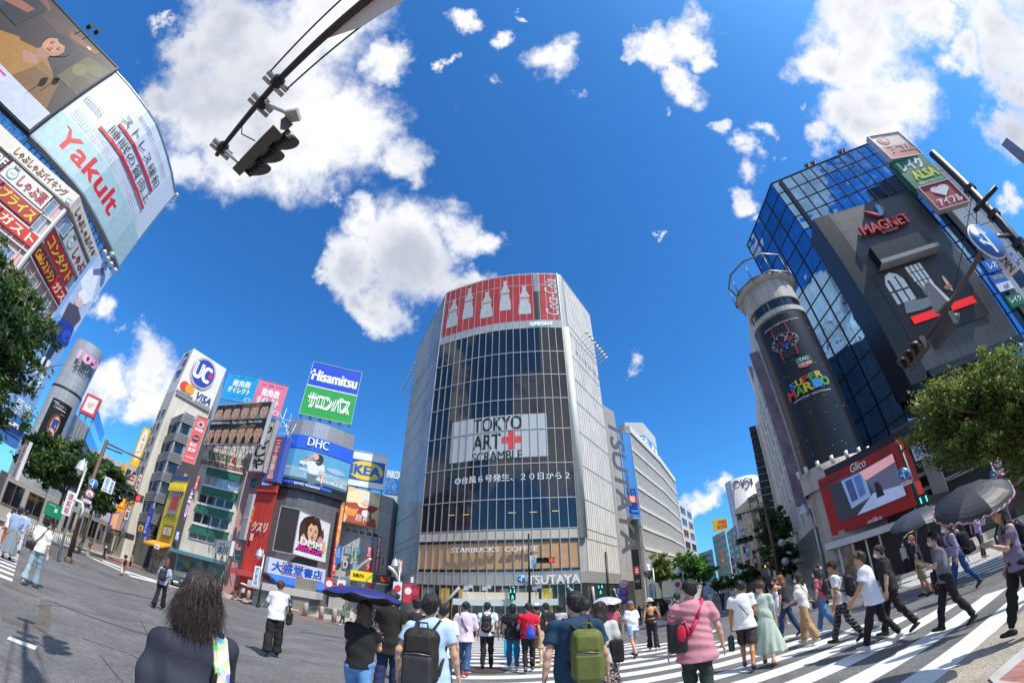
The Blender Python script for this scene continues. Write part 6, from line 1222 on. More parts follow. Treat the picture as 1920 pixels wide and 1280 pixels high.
p=AT(1290,1110,70);tree('bright green round street tree in the middle of the avenue',(p.x,p.y,-.4),[cr(1285,1058,70,2.6,2.0),cr(1308,1070,70,2.6,2.2),cr(1275,1080,70,1.8,1.5),cr(1322,1082,74,1.8,1.8)],9000,.24,'bright',seed=9,fork=2.2,trunk=.14)
p=AT(1462,1100,44);tree('tall dark column shaped tree beside the avenue signal pole',(p.x,p.y,-.1),[cr(1448,960,44,1.3,1.6),cr(1456,1000,44,1.7,2.0),cr(1462,1040,44,1.8,1.8),cr(1440,1000,44,1.1,1.5),cr(1478,1060,44,1.2,1.2)],10000,.20,'dark',seed=10,fork=2,trunk=.16)
gA='small trees far down the avenue'
for i,(x,y,D,r_,lb_)in enumerate(((1398,1075,95,2.6,'small dark avenue tree below the beige building'),(1370,1092,120,2.6,'small dark avenue tree at the far end'),(1345,1098,130,2.4,'small green avenue tree next to the bright round tree'))):
    p=AT(x,1120,D);tree(lb_,(p.x,p.y,-.2),[cr(x,y,D,r_,r_*.9),cr(x+4,y+10,D,r_*.8,r_*.7)],2500,.4,'dark',gA,seed=20+i,fork=2,trunk=.15)
# ================================================================ STREET FURNITURE
DKM=mat('pole_black',(.025,.025,.03),.45,.4);BRM=mat('pole_brown',(.12,.075,.055),.6,.3,var=.2,scale=4);GRY=mat('pole_grey',(.42,.44,.46),.4,.5);SGB=paint('#1f6fc4',rough=.35);SGW=paint('#e2e4e6',rough=.4);SGR=paint('#cc2a30',rough=.4)
LR_on=mat('lamp_red_on',(1,.06,.03),.3,emit=1.2,var=0);LG_on=mat('lamp_green_on',(.05,.95,.65),.3,emit=1.8,var=0);L_off=mat('lamp_off',(.05,.05,.05),.2,.2);AMB=mat('lamp_amber_on',(1,.45,.05),.3,emit=2.,var=0)
def facef(p,w,yaw=None):      # a tiny facade facing the viewer at p
    a=math.atan2(p.x,p.y)if yaw is None else yaw;c,s=math.cos(a),math.sin(a);return Fac([(p.x-w/2*c,p.y+w/2*s),(p.x+w/2*c,p.y-w/2*s)])
def round_sign(parent_label,px,py,D,r,kind='arrow',cat='traffic sign',yaw=None,pole=None,plate=None):
    p=AT(px,py,D);F=facef(p,2*r,yaw);root=thing('traffic_sign',parent_label,cat,p)
    n=Vector((F.seg[0][1].x,F.seg[0][1].y,0))
    def disc(rr,v,m,nm):
        b=MB();b.lathe(p+n*v,[(0,.012),(rr,.012),(rr,-.012),(0,-.012)],m,28,axis=n);b.build(nm,root)
    if kind=='arrow':
        disc(r,0,SGW,'rim');disc(r*.94,.02,SGB,'disc');b=MB()
        u=lambda x,y:F.P(r+x*r,.045,p.z+y*r)
        b.add([u(-.1,-.7),u(.1,-.7),u(.1,.35),u(.25,.35),u(0,.75),u(-.25,.35),u(-.1,.35)],[tuple(range(7))],SGW);b.add([u(-.1,-.35),u(-.1,-.15),u(-.4,.0),u(-.35,.12),u(-.68,.0),u(-.5,-.3),u(-.44,-.16)],[tuple(range(7))],SGW);b.build('arrow_mark',root)
    elif kind=='uturn':
        disc(r,0,SGW,'rim');disc(r*.95,.015,SGR,'ring');disc(r*.72,.03,SGW,'disc');b=MB();u=lambda x,y:F.P(r+x*r,.05,p.z+y*r)
        b.tube([u(-.25,-.4),u(-.25,.2),u(-.12,.38),u(.12,.38),u(.25,.2),u(.25,-.2)],r*.08,SGB,5);b.tube([u(-.45,.45),u(.45,-.45)],r*.07,SGR,5);b.build('turn_mark',root)
    else:
        disc(r,0,SGR,'rim');disc(r*.8,.015,SGB,'disc');b=MB();u=lambda x,y:F.P(r+x*r,.04,p.z+y*r);b.tube([u(-.55,.55),u(.55,-.55)],r*.09,SGR,5)
        if kind=='nostop':b.tube([u(.55,.55),u(-.55,-.55)],r*.09,SGR,5)
        b.build('bar_mark',root)
    if pole:
        b=MB();q=p-n*.06;b.tube([Vector((q.x,q.y,gh(q.x,q.y))),q+Vector((0,0,r))],.04,GRY,8);b.build('post',root)
    if plate:
        b=MB();b.fbox(F,r*.15,r*1.85,p.z-r*1.75,p.z-r*1.15,.0,.03,SGW);ftext(b,F,plate,r*.3,r*1.7,p.z-r*1.62,p.z-r*1.28,.045,paint('#c0303a'));b.build('plate',root)
    return root
def pole(label,px,D,ztop,r=.11,m=None,extra=None,name='signal_pole',cat='pole',py=1100,az=None):
    p=AT(px,py,D);root=thing(name,label,cat,(p.x,p.y,gh(p.x,p.y)));b=MB();b.tube([(p.x,p.y,gh(p.x,p.y)),(p.x,p.y,ztop)],r,m or DKM,10,r2=r*.8);b.lathe((p.x,p.y,gh(p.x,p.y)),[(r*1.8,0),(r*1.8,.3),(r*1.1,.4)],m or DKM,10);b.build('shaft',root)
    if extra:
        b=MB();extra(b,p);b.build('arm',root)
    return p,root
def signal(label,c,u,n,L=1.15,lit=None,m=None,name='traffic_light',wide=True):
    """three lamp horizontal signal: c centre, u long axis, n lamp direction"""
    c=Vector(c);u=Vector(u).normalized();n=Vector(n).normalized();w_=u.cross(n).normalized();s=L/1.15;root=thing(name,label,'traffic light',c)
    H=m or mat('signal_housing',(.10,.095,.09),.5,.3);b=MB();hx,hw,hd=.6*s,.19*s,.09*s
    P=lambda a,d,e:c+u*a+w_*d+n*e
    b.hexa([P(-hx,-hw,-hd),P(hx,-hw,-hd),P(hx,hw,-hd),P(-hx,hw,-hd),P(-hx,-hw,hd),P(hx,-hw,hd),P(hx,hw,hd),P(-hx,hw,hd)],H);b.build('housing',root)
    for i in (-1,0,1):
        q=c+u*(i*.39*s);lm=L_off
        if lit=='red' and i==1:lm=LR_on
        if lit=='amber' and i==0:lm=AMB
        b=MB();b.lathe(q+n*hd,[(0,.05*s),(.10*s,.03*s),(.15*s,.0)],lm,16,axis=n);b.build('lens',root)
        b=MB();e=n.orthogonal();up=w_ if w_.z>0 else-w_;vs=[];fs=[]
        for k in range(13):
            t=math.pi*(-.15+1.3*k/12);d=u*math.cos(t)+up*math.sin(t)
            ln=.30*s*(.45+.55*max(0,math.sin(t)))
            for(rr,ee)in ((.17*s,hd),(.185*s,hd),(.185*s,hd+ln),(.17*s,hd+ln)):vs.append(q+d*rr+n*ee)
        for k in range(12):
            for j in range(4):fs.append((k*4+j,k*4+(j+1)%4,(k+1)*4+(j+1)%4,(k+1)*4+j))
        b.add(vs,fs,H,True);b.build('visor',root)
    return root
def walk_light(label,px,py,D,s=.5):
    p=AT(px,py,D);F=facef(p,s);root=thing('pedestrian_light',label,'pedestrian light',p);b=MB();b.fbox(F,0,s,p.z-s*.95,p.z+s*.95,-.3*s,0,mat('signal_housing',(.10,.095,.09),.5,.3));b.fbox(F,-.03,s+.03,p.z+s*.95,p.z+s*1.0,-.2*s,.25*s,DKM);b.fbox(F,-.03,s+.03,p.z,p.z+.04,-.02,.2*s,DKM);b.build('housing',root)
    b=MB();b.fbox(F,s*.1,s*.9,p.z-s*.85,p.z-s*.08,.005,.012,L_off);b.fbox(F,s*.1,s*.9,p.z+s*.1,p.z+s*.85,.005,.012,L_off);b.build('lens',root);b=MB();u=lambda x,y:F.P(s*(.5+x),.03,p.z-s*.47+y*s)
    b.lathe(u(0,.25),[(0,.01),(.07*s,.01),(.07*s,0)],LG_on,10,axis=F.seg[0][1].to_3d());b.tube([u(0,.17),u(0,-.02)],.055*s,LG_on,6);b.tube([u(0,.13),u(-.16,.02)],.03*s,LG_on,5);b.tube([u(0,.13),u(.16,.05)],.03*s,LG_on,5);b.tube([u(0,-.02),u(-.14,-.3)],.04*s,LG_on,5);b.tube([u(0,-.02),u(.14,-.3)],.04*s,LG_on,5)
    for sx in (-.28,.28):b.fbox(F,s*(.5+sx)-.05*s,s*(.5+sx)+.05*s,p.z+.2*s,p.z+.75*s,.015,.03,LG_on)
    b.build('lit_figure',root);return root
def bell_lamp(label,px,py,D,s=1.,m=None,side=1,group='bell shaped street lamps'):
    p=AT(px,py,D);root=thing('street_lamp',label,'street lamp',(p.x+.5*side*s,p.y,gh(p.x,p.y)),group);b=MB();x0=p.x+.5*side*s;g0=gh(p.x,p.y)
    BL=mat('lamp_blue_grey',(.42,.50,.55),.4,.3);b.tube([(x0,p.y,g0),(x0,p.y,p.z+.1)],.08*s,GRY,8);b.tube([(x0,p.y,p.z-.4*s),(x0-.2*side*s,p.y,p.z+.5*s),(p.x,p.y,p.z+.45*s)],.045*s,GRY,6);b.build('post',root)
    b=MB();b.lathe(p,[(.03*s,.62*s),(.05*s,.5*s),(.20*s,.42*s),(.30*s,.2*s),(.34*s,-.1*s),(.40*s,-.18*s),(.38*s,-.18*s),(.0,.1*s)],BL,18);b.build('shade',root)
    b=MB();b.lathe(p,[(0,-.42*s),(.15*s,-.36*s),(.19*s,-.2*s),(.17*s,.0)],mat('lamp_glass',(.75,.72,.6),.3,var=.05),14);b.build('bulb_glass',root);return root
def plate_sign(label,px,py,D,w_,h_,txt,c='#cfd6dc',tc='#3a62a0',tilt=None,vert=True,group=None):
    p=AT(px,py,D);F=facef(p,w_);return board('name_plate',label,F,0,w_,p.z-h_/2,p.z+h_/2,c,[('t',txt,.2,.06,.8,.94,tc,dict(vert=vert,bold=.03))],depth=.05,cat='sign',group=group)
# overhead signal close to the camera
TIPZ=6.2
def rp(px,py,z):a,t=AZEL((px,py));d=(z-CAMZ)/t;return Vector((d*math.sin(a),d*math.cos(a),z))
tip=rp(412,283,TIPZ);mid=rp(524,150,TIPZ);far_=rp(690,0,TIPZ);da=(far_-tip).normalized();base_=tip+da*9.2
root=thing('overhead_signal_pole','brown black signal mast whose arm reaches overhead at the top of the picture','pole',(base_.x,base_.y,0))
b=MB();b.tube([(base_.x,base_.y,0),(base_.x,base_.y,8.2)],.14,BRM,12);b.build('mast',root)
b=MB();b.tube([tip-da*.05,mid,far_,base_+Vector((0,0,.0))*1],[.032,.038,.046,.066],mat('arm_brown',(.055,.042,.038),.5,.3),10);b.build('arm',root)
b=MB()
for q in (tip+da*.12,rp(495,190,TIPZ),rp(524,150,TIPZ)):
    b.tube([q-da*.05,q+da*.05],.075,DKM,8);sd_=Vector((-da.y,da.x,0));b.tube([q-sd_*.16,q+sd_*.16],.035,mat('clamp_steel',(.45,.42,.38),.35,.7),6);b.tube([q-sd_*.16-da*.09,q+sd_*.16-da*.09],.03,MATS['clamp_steel'],6)
b.build('clamps',root)
b=MB();tw_=Vector((base_.x,base_.y,8.1));sd_=Vector((-da.y,da.x,0));b.tube([mid+sd_*.14,tw_+sd_*.45],.011,DKM,5);b.tube([mid-sd_*.14,tw_-sd_*.45],.011,DKM,5);b.build('stay_wires',root)
h0,h1=rp(450,316,5.78),rp(542,224,5.78);nrm=Vector((-da.y,da.x,0));nrm=nrm if nrm.y>0 else-nrm
sg=signal('dark three lamp signal hanging from the overhead arm seen from behind',(h0+h1)/2,h1-h0,nrm+Vector((0,0,-.12)),L=(h1-h0).length*.82)
b=MB();b.tube([tip+da*.1,h0+Vector((0,0,.1))],.022,mat('bracket_pale',(.55,.52,.48),.4,.4),6);b.tube([rp(495,190,TIPZ),h1+Vector((0,0,.14))],.025,MATS['bracket_pale'],6);b.tube([tip.lerp(mid,.45),tip.lerp(mid,.5)-Vector((0,0,.25))+nrm*.1,(h0+h1)/2-nrm*.1],.008,DKM,5);b.hexa([h1+Vector((a_,b__,c_))for a_,b__,c_ in ((-.09,-.06,.13),(.07,-.06,.13),(.07,.08,.13),(-.09,.08,.13),(-.09,-.06,.19),(.07,-.06,.19),(.07,.08,.19),(-.09,.08,.19))],MATS['bracket_pale']);b.build('brackets',sg)
q0,q1=rp(600,75,TIPZ),rp(690,0,TIPZ);b=MB();s2=Vector((-da.y,da.x,0));s2=s2 if s2.y>0 else-s2
pz=[q0+s2*.05+da*.1,q1+da*.5+s2*.05,q1+da*.5+s2*.26+Vector((0,0,-.12)),q0+da*.5+s2*.20+Vector((0,0,-.10))];b.hexa([v for v in pz]+[v+Vector((0,0,.02))for v in pz],paint('#d6dade',rough=.4));props(b.build('name_board',loc=q0),'pale name board fixed along the overhead signal arm','sign')
# right hand tall pole, arm, signals and blue arrow sign
pr=AT(1750,292,10.8);pl_r=Vector((pr.x,pr.y,0));root=thing('tall_signal_pole','thick black pole rising at the right edge with cross bars and brackets','pole',(pr.x,pr.y,0))
b=MB();b.tube([(pr.x,pr.y,0),(pr.x,pr.y,4.5),(pr.x,pr.y,pr.z)],[.13,.12,.105],DKM,14);b.build('shaft',root)
b=MB();zc_=AT(1838,395,10.8).z
c0,c1=AT(1828,402,10.6),AT(1890,376,10.6);c1.z=c0.z;b.tube([c0,c1],.06,DKM,6)
for zz_ in (zc_-.4,zc_+.5,zc_-1.3):b.lathe((pr.x,pr.y,zz_),[(.16,-.07),(.16,.07)],DKM,10)
b.build('cross_bar',root)
ar0=AT(1858,448,10.0);ar1=AT(1728,652,11.6);ar1.z=ar0.z-.05;ar1=rp(1728,652,ar0.z)if False else ar1
azr,tr_=AZEL((1728,652));dd_=(ar0.z-CAMZ)/tr_;ar1=Vector((dd_*math.sin(azr),dd_*math.cos(azr),ar0.z))
b=MB();b.tube([Vector((pr.x,pr.y,ar0.z)),ar0,ar1],.065,mat('arm_brown2',(.10,.08,.075),.45,.4),8);b.build('arm',root)
b=MB();b.tube([Vector((pr.x,pr.y,pr.z-1.6)),ar0.lerp(ar1,.55)],.012,DKM,4);b.tube([Vector((pr.x+.2,pr.y,pr.z-1.6)),ar0.lerp(ar1,.2)],.012,DKM,4);b.build('stay_wires',root)
dr_=(ar1-ar0).normalized();nr_=Vector((dr_.y,-dr_.x,0));cam2=Vector((-pr.x,-pr.y,0));nr_=nr_ if nr_.dot(cam2)>0 else-nr_
s1_=ar0.lerp(ar1,.93)-Vector((0,0,.1));signal('black three lamp signal at the end of the right arm, lamps toward the crossing',ar1+dr_*.1-Vector((0,0,.15))+nr_*.25,dr_,nr_+Vector((0,0,-.1)),lit=None)
signal('black three lamp signal on the right arm facing away from the viewer',ar0.lerp(ar1,.80)-Vector((0,0,.15))-nr_*.25,dr_,-nr_+Vector((0,0,-.1)))
b=MB();m_=ar0.lerp(ar1,.62);b.hexa([m_+Vector(v)for v in ((-.12,-.25,.1),(.12,-.25,.1),(.12,.25,.1),(-.12,.25,.1),(-.05,-.1,.9),(.05,-.1,.9),(.05,.1,.9),(-.05,.1,.9))],mat('grey_cover',(.3,.3,.31),.5));props(b.build('camera_housing',loc=m_),'grey wrapped camera housing standing on the right signal arm','camera')
round_sign('large blue round sign with two white arrows beside the thick right pole',1852,458,9.4,.47,'arrow',yaw=R(12));plate_sign('white number plate under the large blue arrow sign',1882,490,9.7,.30,.75,'8-22','#cfcdc8','#3a3a40')
# crossing poles
def arm_to(p2,r=.05):
    def f(b,p):b.tube([Vector((p.x,p.y,p2.z)),p2],r,DKM,6)
    return f
q=AT(1033,1050,43);pole('black pole with a sideways signal in front of the red letter cafe storey',990,43,AT(990,1000,43).z,.13,extra=arm_to(q));e_=AT(1020,1050,42.6);signal('three lamp signal lit red in front of the cafe windows',e_,(1,.05,0),(0,-1,-.05),1.7,lit='red')
walk_light('green walking figure signal left of the black central pole',958,1113,42.5,.62);round_sign('blue round arrow sign left of the white bookshop lettering',975,1085,42.4,.42);plate_sign('pale upright street name plate on the black central pole',998,1053,42.4,.7,1.3,'渋谷区役所')
pole('black pole at the right corner of the curved glass tower',1137,43,AT(1135,1035,43).z,.14);walk_light('dark side of a walking signal by the right corner awning',1123,1105,42.5,.55)
for i,(y,k,r_,lb_)in enumerate(((1096,'uturn',.45,'red ringed no turn sign topmost by the corner kiosk'),(1112,'nostop',.42,'red crossed no stopping sign under the no turn sign'),(1124,'nostop',.42,'lowest red crossed no stopping sign on the corner post'))):round_sign(lb_,1167,y,42,r_,k,pole=(i==2))
round_sign('small blue round sign left of the red ringed sign',1157,1109,42,.3,'arrow')
plate_sign('white upright lane plate under the slim tree',1218,1108,55,.7,2.0,'歩行者優先');bell_lamp('bell lamp beside the slim olive tree',1212,1068,56,1.3);bell_lamp('bell lamp in front of the bright green tree',1268,1073,56,1.2)
p_=AT(1470,940,38)
def f_(b,p):b.tube([Vector((p.x,p.y,AT(1455,948,38).z)),AT(1376,968,38)],.07,BRM,6);b.tube([Vector((p.x,p.y,AT(1465,1000,38).z)),AT(1405,1010,38)],.05,DKM,6)
pole('dark signal pole with two arms beside the column shaped tree',1460,38,AT(1450,940,38).z,.15,BRM,f_);signal('dark signal hanging on the lower arm over the avenue',AT(1393,1015,37.8),(1,-.1,.1),(-.2,-1,0),1.5)
signal('small amber lit signal above the avenue traffic',AT(1431,1064,80),(1,0,0),(0,-1,0),1.4,lit='amber')
for(x,y,lb_)in ((1463,1020,'grey back of a round sign high on the dark pole'),(1470,1055,'grey back of a round sign low on the dark pole')):
    p=AT(x,y,37);b=MB();b.lathe(p,[(0,.02),(.32,.02),(.32,-.02),(0,-.02)],GRY,20,axis=(-p).normalized());props(b.build('traffic_sign',loc=p),lb_,'traffic sign')
bell_lamp('bell lamp on a pale ringed post before the tiled building',1507,962,30,.95)
pole('black pole in front of the red framed screen',1706,21.5,AT(1683,838,21.5).z,.13,py=900);round_sign('blue arrow sign on the pole by the red framed screen',1693,893,21.2,.28,plate='終日');walk_light('green walking figure signal right of the red framed screen',1733,950,21.3,.46)
plate_sign('left pale name plate above the walking signal, under the right tree',1716,849,21.2,.34,.85,'渋谷駅前');plate_sign('right pale name plate beside its wider twin, under the right tree',1728,845,21.4,.28,.75,'スクランブル');signal('dark signal showing through the right tree leaves',AT(1752,814,20.5),(1,-.6,0),(-.5,-1,0),1.1)
b=MB();b.tube([AT(1686,850,21.5),AT(1752,812,20.5)],.04,DKM,5);props(b.build('signal_pole',loc=AT(1686,850,21.5)),'thin arm from the screen pole into the right tree','pole')
round_sign('red ringed no turn sign under the right tree',1869,874,27,.29,'uturn',plate='8-20');round_sign('red and blue round parking sign under the no turn sign',1877,902,27.1,.27,'nopark');round_sign('small blue sign left of the parking sign',1862,894,27.2,.2,'arrow')
b=MB();p=AT(1880,940,27.4);b.tube([(p.x,p.y,0),(p.x,p.y,4.6)],.06,GRY,8);props(b.build('sign_post',loc=(p.x,p.y,0)),'grey post carrying the round signs under the right tree','pole')
# left side poles
p2_=AT(268,858,34)
def f_(b,p):b.tube([Vector((p.x,p.y,AT(192,822,34).z)),p2_],.06,BRM,6);b.tube([Vector((p.x,p.y,AT(190,830,34).z)),AT(228,846,34)],.05,DKM,6);b.tube([Vector((p.x,p.y,AT(178,894,34).z)),AT(252,928,33)],.05,DKM,6)
pole('brown rusty signal pole with long arms left of the louvred building',163,34,AT(193,817,34).z,.17,BRM,f_,py=920);signal('three lamp signal lit red over the left road',AT(246,925,32.6),(1,.6,0),(.45,-.9,0),1.5,lit='red')
round_sign('blue round sign with forked white arrow on the brown pole',173,902,32.5,.31);round_sign('red ringed no turn sign on the brown pole',166,922,32.5,.31,'uturn',plate='自転車を除く');plate_sign('left of two pale name plates near the red lit signal',198,903,32.4,.45,.95,'渋谷三丁目');plate_sign('right of two pale name plates near the red lit signal',207,908,32.4,.33,.88,'道玄坂')
bell_lamp('bell lamp between the left trees and the brown pole',151,872,30,1.0);bell_lamp('bell lamp in front of the red building',484,1036,46,1.1);bell_lamp('bell lamp right of the shopping lane banners',738,1056,46,1.15,side=1)
plate_sign('white upright banner with red characters under the bell lamp',127,938,29,.5,1.35,'道玄坂','#d8d3d0','#b04050');pole('thin black pole before the bookshop entrance',484,44,AT(507,1020,44).z-3,.1,py=1110);plate_sign('white upright notice on the thin black pole',478,1076,44,.55,1.9,'歩行者天国')
b=MB();pts=[AT(x,y,28)for x,y in ((149,965),(154,950),(152,938),(143,933),(136,931))];b.tube(pts,.09,WHITEM,8);props(b.build('bent_pipe',loc=pts[0]),'white bent pipe rail beside the brown pole','pipe')
GP=Fac([tuple(AT(84,945,36))[:2],tuple(AT(116,955,37))[:2]]);g1,g0_=GP.hit(100,938)[1],GP.hit(105,968)[1];board('fence_hoarding','green fence panel with a small white square emblem near the left trees',GP,0,GP.w,g0_,g1,'#1f8a63',[('r',.5,.4,.66,.7,'#dfe6dc'),('t','渋谷区',.1,.75,.5,.9,'#cfe0d4')],cat='panel',depth=.1)
fe=thing('site_fence','low pale metal fence around the left tree bed','fence',AT(90,975,35));FE=Fac([tuple(AT(45,955,34))[:2],tuple(AT(140,990,38))[:2]]);b=MB()
for i in range(26):u=FE.w*i/25;b.tube([FE.P(u,0,-.7),FE.P(u,0,.9)],.03,GRY,4)
for z in (.1,.9):b.tube([FE.P(0,0,z),FE.P(FE.w,0,z)],.035,GRY,4)
b.build('railing',fe)
BOL=mat('bollard_stone',(.40,.34,.27),.8,var=.2,scale=3);BME=None;bl=[(107,1015,'leftmost'),(133,1027,'middle'),(145,1031,'rightmost')]
def bollard(px,py,label,grp,h=.95,r=.17):
    global BME
    x,y=G(px,py)
    if BME is None:
        b=MB();b.lathe((0,0,0),[(0,0),(.17,0),(.17,.80),(.145,.88),(.05,.95),(0,.95)],BOL,14);o_=b.build('bollard');BME=o_.data;bpy.data.objects.remove(o_)
    o_=bpy.data.objects.new('bollard',BME);col.objects.link(o_);o_.location=(x,y,gh(x,y)+.1);o_.scale=(1.25,1.25,1.2);return props(o_,label,'bollard',grp)
for x,y,w_ in bl:bollard(x,y,w_+' of three stone bollards at the left pavement corner','stone bollards at the left pavement corner')
for i,x in enumerate((447,461,500,568,598,622)):bollard(x,1120+(x-447)*.262,'stone bollard '+['behind the woman in the long skirt','next to the walking pair at the far kerb','left of the man in the white polo shirt','right of the man in the white polo shirt','left of the navy parasol edge','just under the navy parasol'][i],'stone bollards along the bookshop kerb')
# low stone walls along far kerb
W1=Fac([tuple(Vector(G(505,1124))*1.03),tuple(Vector(G(652,1160))*1.03)]);lw=MB();lw.fbox(W1,0,W1.w,-.75,-.05,-.5,0,mat('planter_stone',(.52,.48,.42),.8,var=.15,grid=(.9,.35,.03)));props(lw.build('low_wall',loc=W1.P(0,0,-.7)),'low pale block wall behind the bollards near the bookshop','wall')
W2=Fac([tuple(G(262,1046)),tuple(G(330,1064))]);W2=W2.off(-6);lw=MB();lw.fbox(W2,-14,W2.w+2,-.85,-.2,-1.2,0,MATS['planter_stone']);props(lw.build('planter',loc=W2.P(0,0,-.7)),'long low stone planter by the left road','planter')
P_=AT(560,1125,43)
W3_=Fac([(17.9,18.6),(19.6,15.9),(24.6,14.8),(30,10)]);lw=MB();lw.fbox(W3_,4.5,W3_.w,.1,.55,-.5,0,MATS['planter_stone']);props(lw.build('low_wall',loc=W3_.P(6,0,.1)),'low stone seat wall on the right pavement','wall')
# red and white hanging flags of the lane
for i,(x,y,D,c,lb_)in enumerate(((614,1095,49,'#c23046','red flag left of the lane, above the parasol'),(636,1100,49,'#d8d4d6','white flag left of the lane, above the parasol'),(742,1105,45,'#d8d4d6','white and red flag on the lamp post by the curved tower'),(762,1110,44,'#c23046','red flag left of the curved tower entrance'),(690,1105,52,'#5a2a4c','purple flag under the black banner'),(775,1112,44,'#8c2030','dark red flag beside the curved tower entrance'),(1268,1100,58,'#d8d4d6','white flag with a red disc beside the bright green tree'))):
    p=AT(x,y,D);F_2=facef(p,.9);board('flag',lb_,F_2,0,.9,p.z-.9,p.z+.9,c,[('e',.5,.62,.38,.2,'#c23046' if c!='#c23046' else '#e6d8d8')],depth=.03,cat='flag',group='hanging flags around the crossing')
# ---------------------------------------------------------------- vehicles
TYR=mat('tyre',(.02,.02,.02),.8);CGL=glass('car_glass',(.02,.03,.035),.05,0,.8)
def car(label,px,py,D,yaw,c,L=4.4,H=1.5,van=False,W=1.75):
    p=AT(px,py,D);z0=gh(p.x,p.y);root=thing('car',label,'car' if not van else 'van',(p.x,p.y,z0),None,yaw)
    m=mat('car_paint_%02x%02x'%(int(c[0]*99),int(c[1]*99)),c,.25,.4,var=.05,coat=.8)
    if van:prof=[(-L/2,.35),(-L/2,.9),(-L/2+.1,H*.62),(-L/2+.5,H-.05),(-L/2+.9,H),(L/2-1.7,H),(L/2-.9,H*.66),(L/2-.15,H*.55),(L/2,.8),(L/2,.35)]
    else:prof=[(-L/2,.35),(-L/2-.02,.75),(-L/2+.1,.95),(-L/2+.7,1.0),(-L/2+1.25,H-.05),(-L/2+2.0,H),(L/2-1.9,H-.05),(L/2-1.15,.98),(L/2-.1,.85),(L/2,.6),(L/2,.35)]
    def ext(pr,w0,nm,mm,par,cz=None):
        b=MB();n=len(pr);vs=[]
        for sgn in (-1,1):
            for(x,z)in pr:w_=w0*(1-.12*max(0,(z-.95)/.6));vs.append((sgn*w_/2,x,z))
        b.add(vs,[tuple(range(n)),tuple(range(2*n-1,n-1,-1))]+[(i,(i+1)%n,n+(i+1)%n,n+i)for i in range(n)],mm);o_=b.build(nm,None,loc=(0,0,0));o_.parent=par;bv=o_.modifiers.new('b','BEVEL');bv.width=.06;bv.segments=2;return o_
    ext(prof,W,'body',m,root);gp=[(x*.93-.02,z+.01)for x,z in prof if z>.96]; 
    b=MB();xs=[x for x,z in prof if z>=H-.06];x0,x1=min(xs),max(xs);zb=1.0 if not van else H*.62
    for sgn in (-1,1):b.add([(sgn*(W/2+.004),x0-.45,zb),(sgn*(W/2+.004),x1+.6,zb),(sgn*(W/2-.07),x1+.05,H-.12),(sgn*(W/2-.07),x0+.05,H-.12)],[(0,1,2,3)],CGL)
    b.add([(-W/2+.12,x1+.72,zb+.02),(W/2-.12,x1+.72,zb+.02),(W/2-.2,x1+.1,H-.06),(-W/2+.2,x1+.1,H-.06)],[(0,1,2,3)],CGL);b.add([(-W/2+.12,x0-.6,zb+.02),(W/2-.12,x0-.6,zb+.02),(W/2-.2,x0-.1,H-.06),(-W/2+.2,x0-.1,H-.06)],[(0,1,2,3)],CGL)
    o_=b.build('windows',None,loc=(0,0,0));o_.parent=root
    for sx in (-1,1):
        for sy in (-1,1):
            b=MB();b.lathe((sx*(W/2-.12),sy*L*.31,.32),[(.12,.13),(.22,.12),(.3,.11),(.32,.06),(.32,-.1),(.2,-.12)],TYR,18,axis=(sx,0,0));o_=b.build('wheel',None,loc=(0,0,0));o_.parent=root
            b=MB();b.lathe((sx*(W/2-.0),sy*L*.31,.32),[(0,.03),(.18,.02),(.2,.0)],GRY,12,axis=(sx,0,0));r_=b.build('rim',None,loc=(0,0,0));r_.parent=o_
        b=MB();b.box(sx*W*.36-.18,sx*W*.36+.18,L/2-.06,L/2+.02,.62,.78,mat('headlight',(.8,.8,.78),.15,.2));o_=b.build('headlight',None,loc=(0,0,0));o_.parent=root
    b=MB();b.box(-.26,.26,L/2,L/2+.03,.42,.56,SGW);o_=b.build('number_plate',None,loc=(0,0,0));o_.parent=root
    return root
car('dark green taxi waiting at the left road edge',333,1080,50,R(215),(.02,.05,.045));car('dark blue car behind the dark green taxi',349,1085,56,R(215),(.03,.035,.06));car('silver car at the left edge of the road behind the blurred head',362,1090,60,R(215),(.4,.41,.42))
car('black van parked under the olive street tree',1243,1138,52,R(200),(.012,.012,.014),4.6,1.95,True);car('white car coming down the avenue',1392,1108,75,R(200),(.6,.6,.6));car('dark van coming down the avenue right of the white car',1425,1085,70,R(200),(.05,.055,.06),5.,2.3,True);car('pale blue car far along the avenue',1405,1101,88,R(200),(.35,.45,.55))
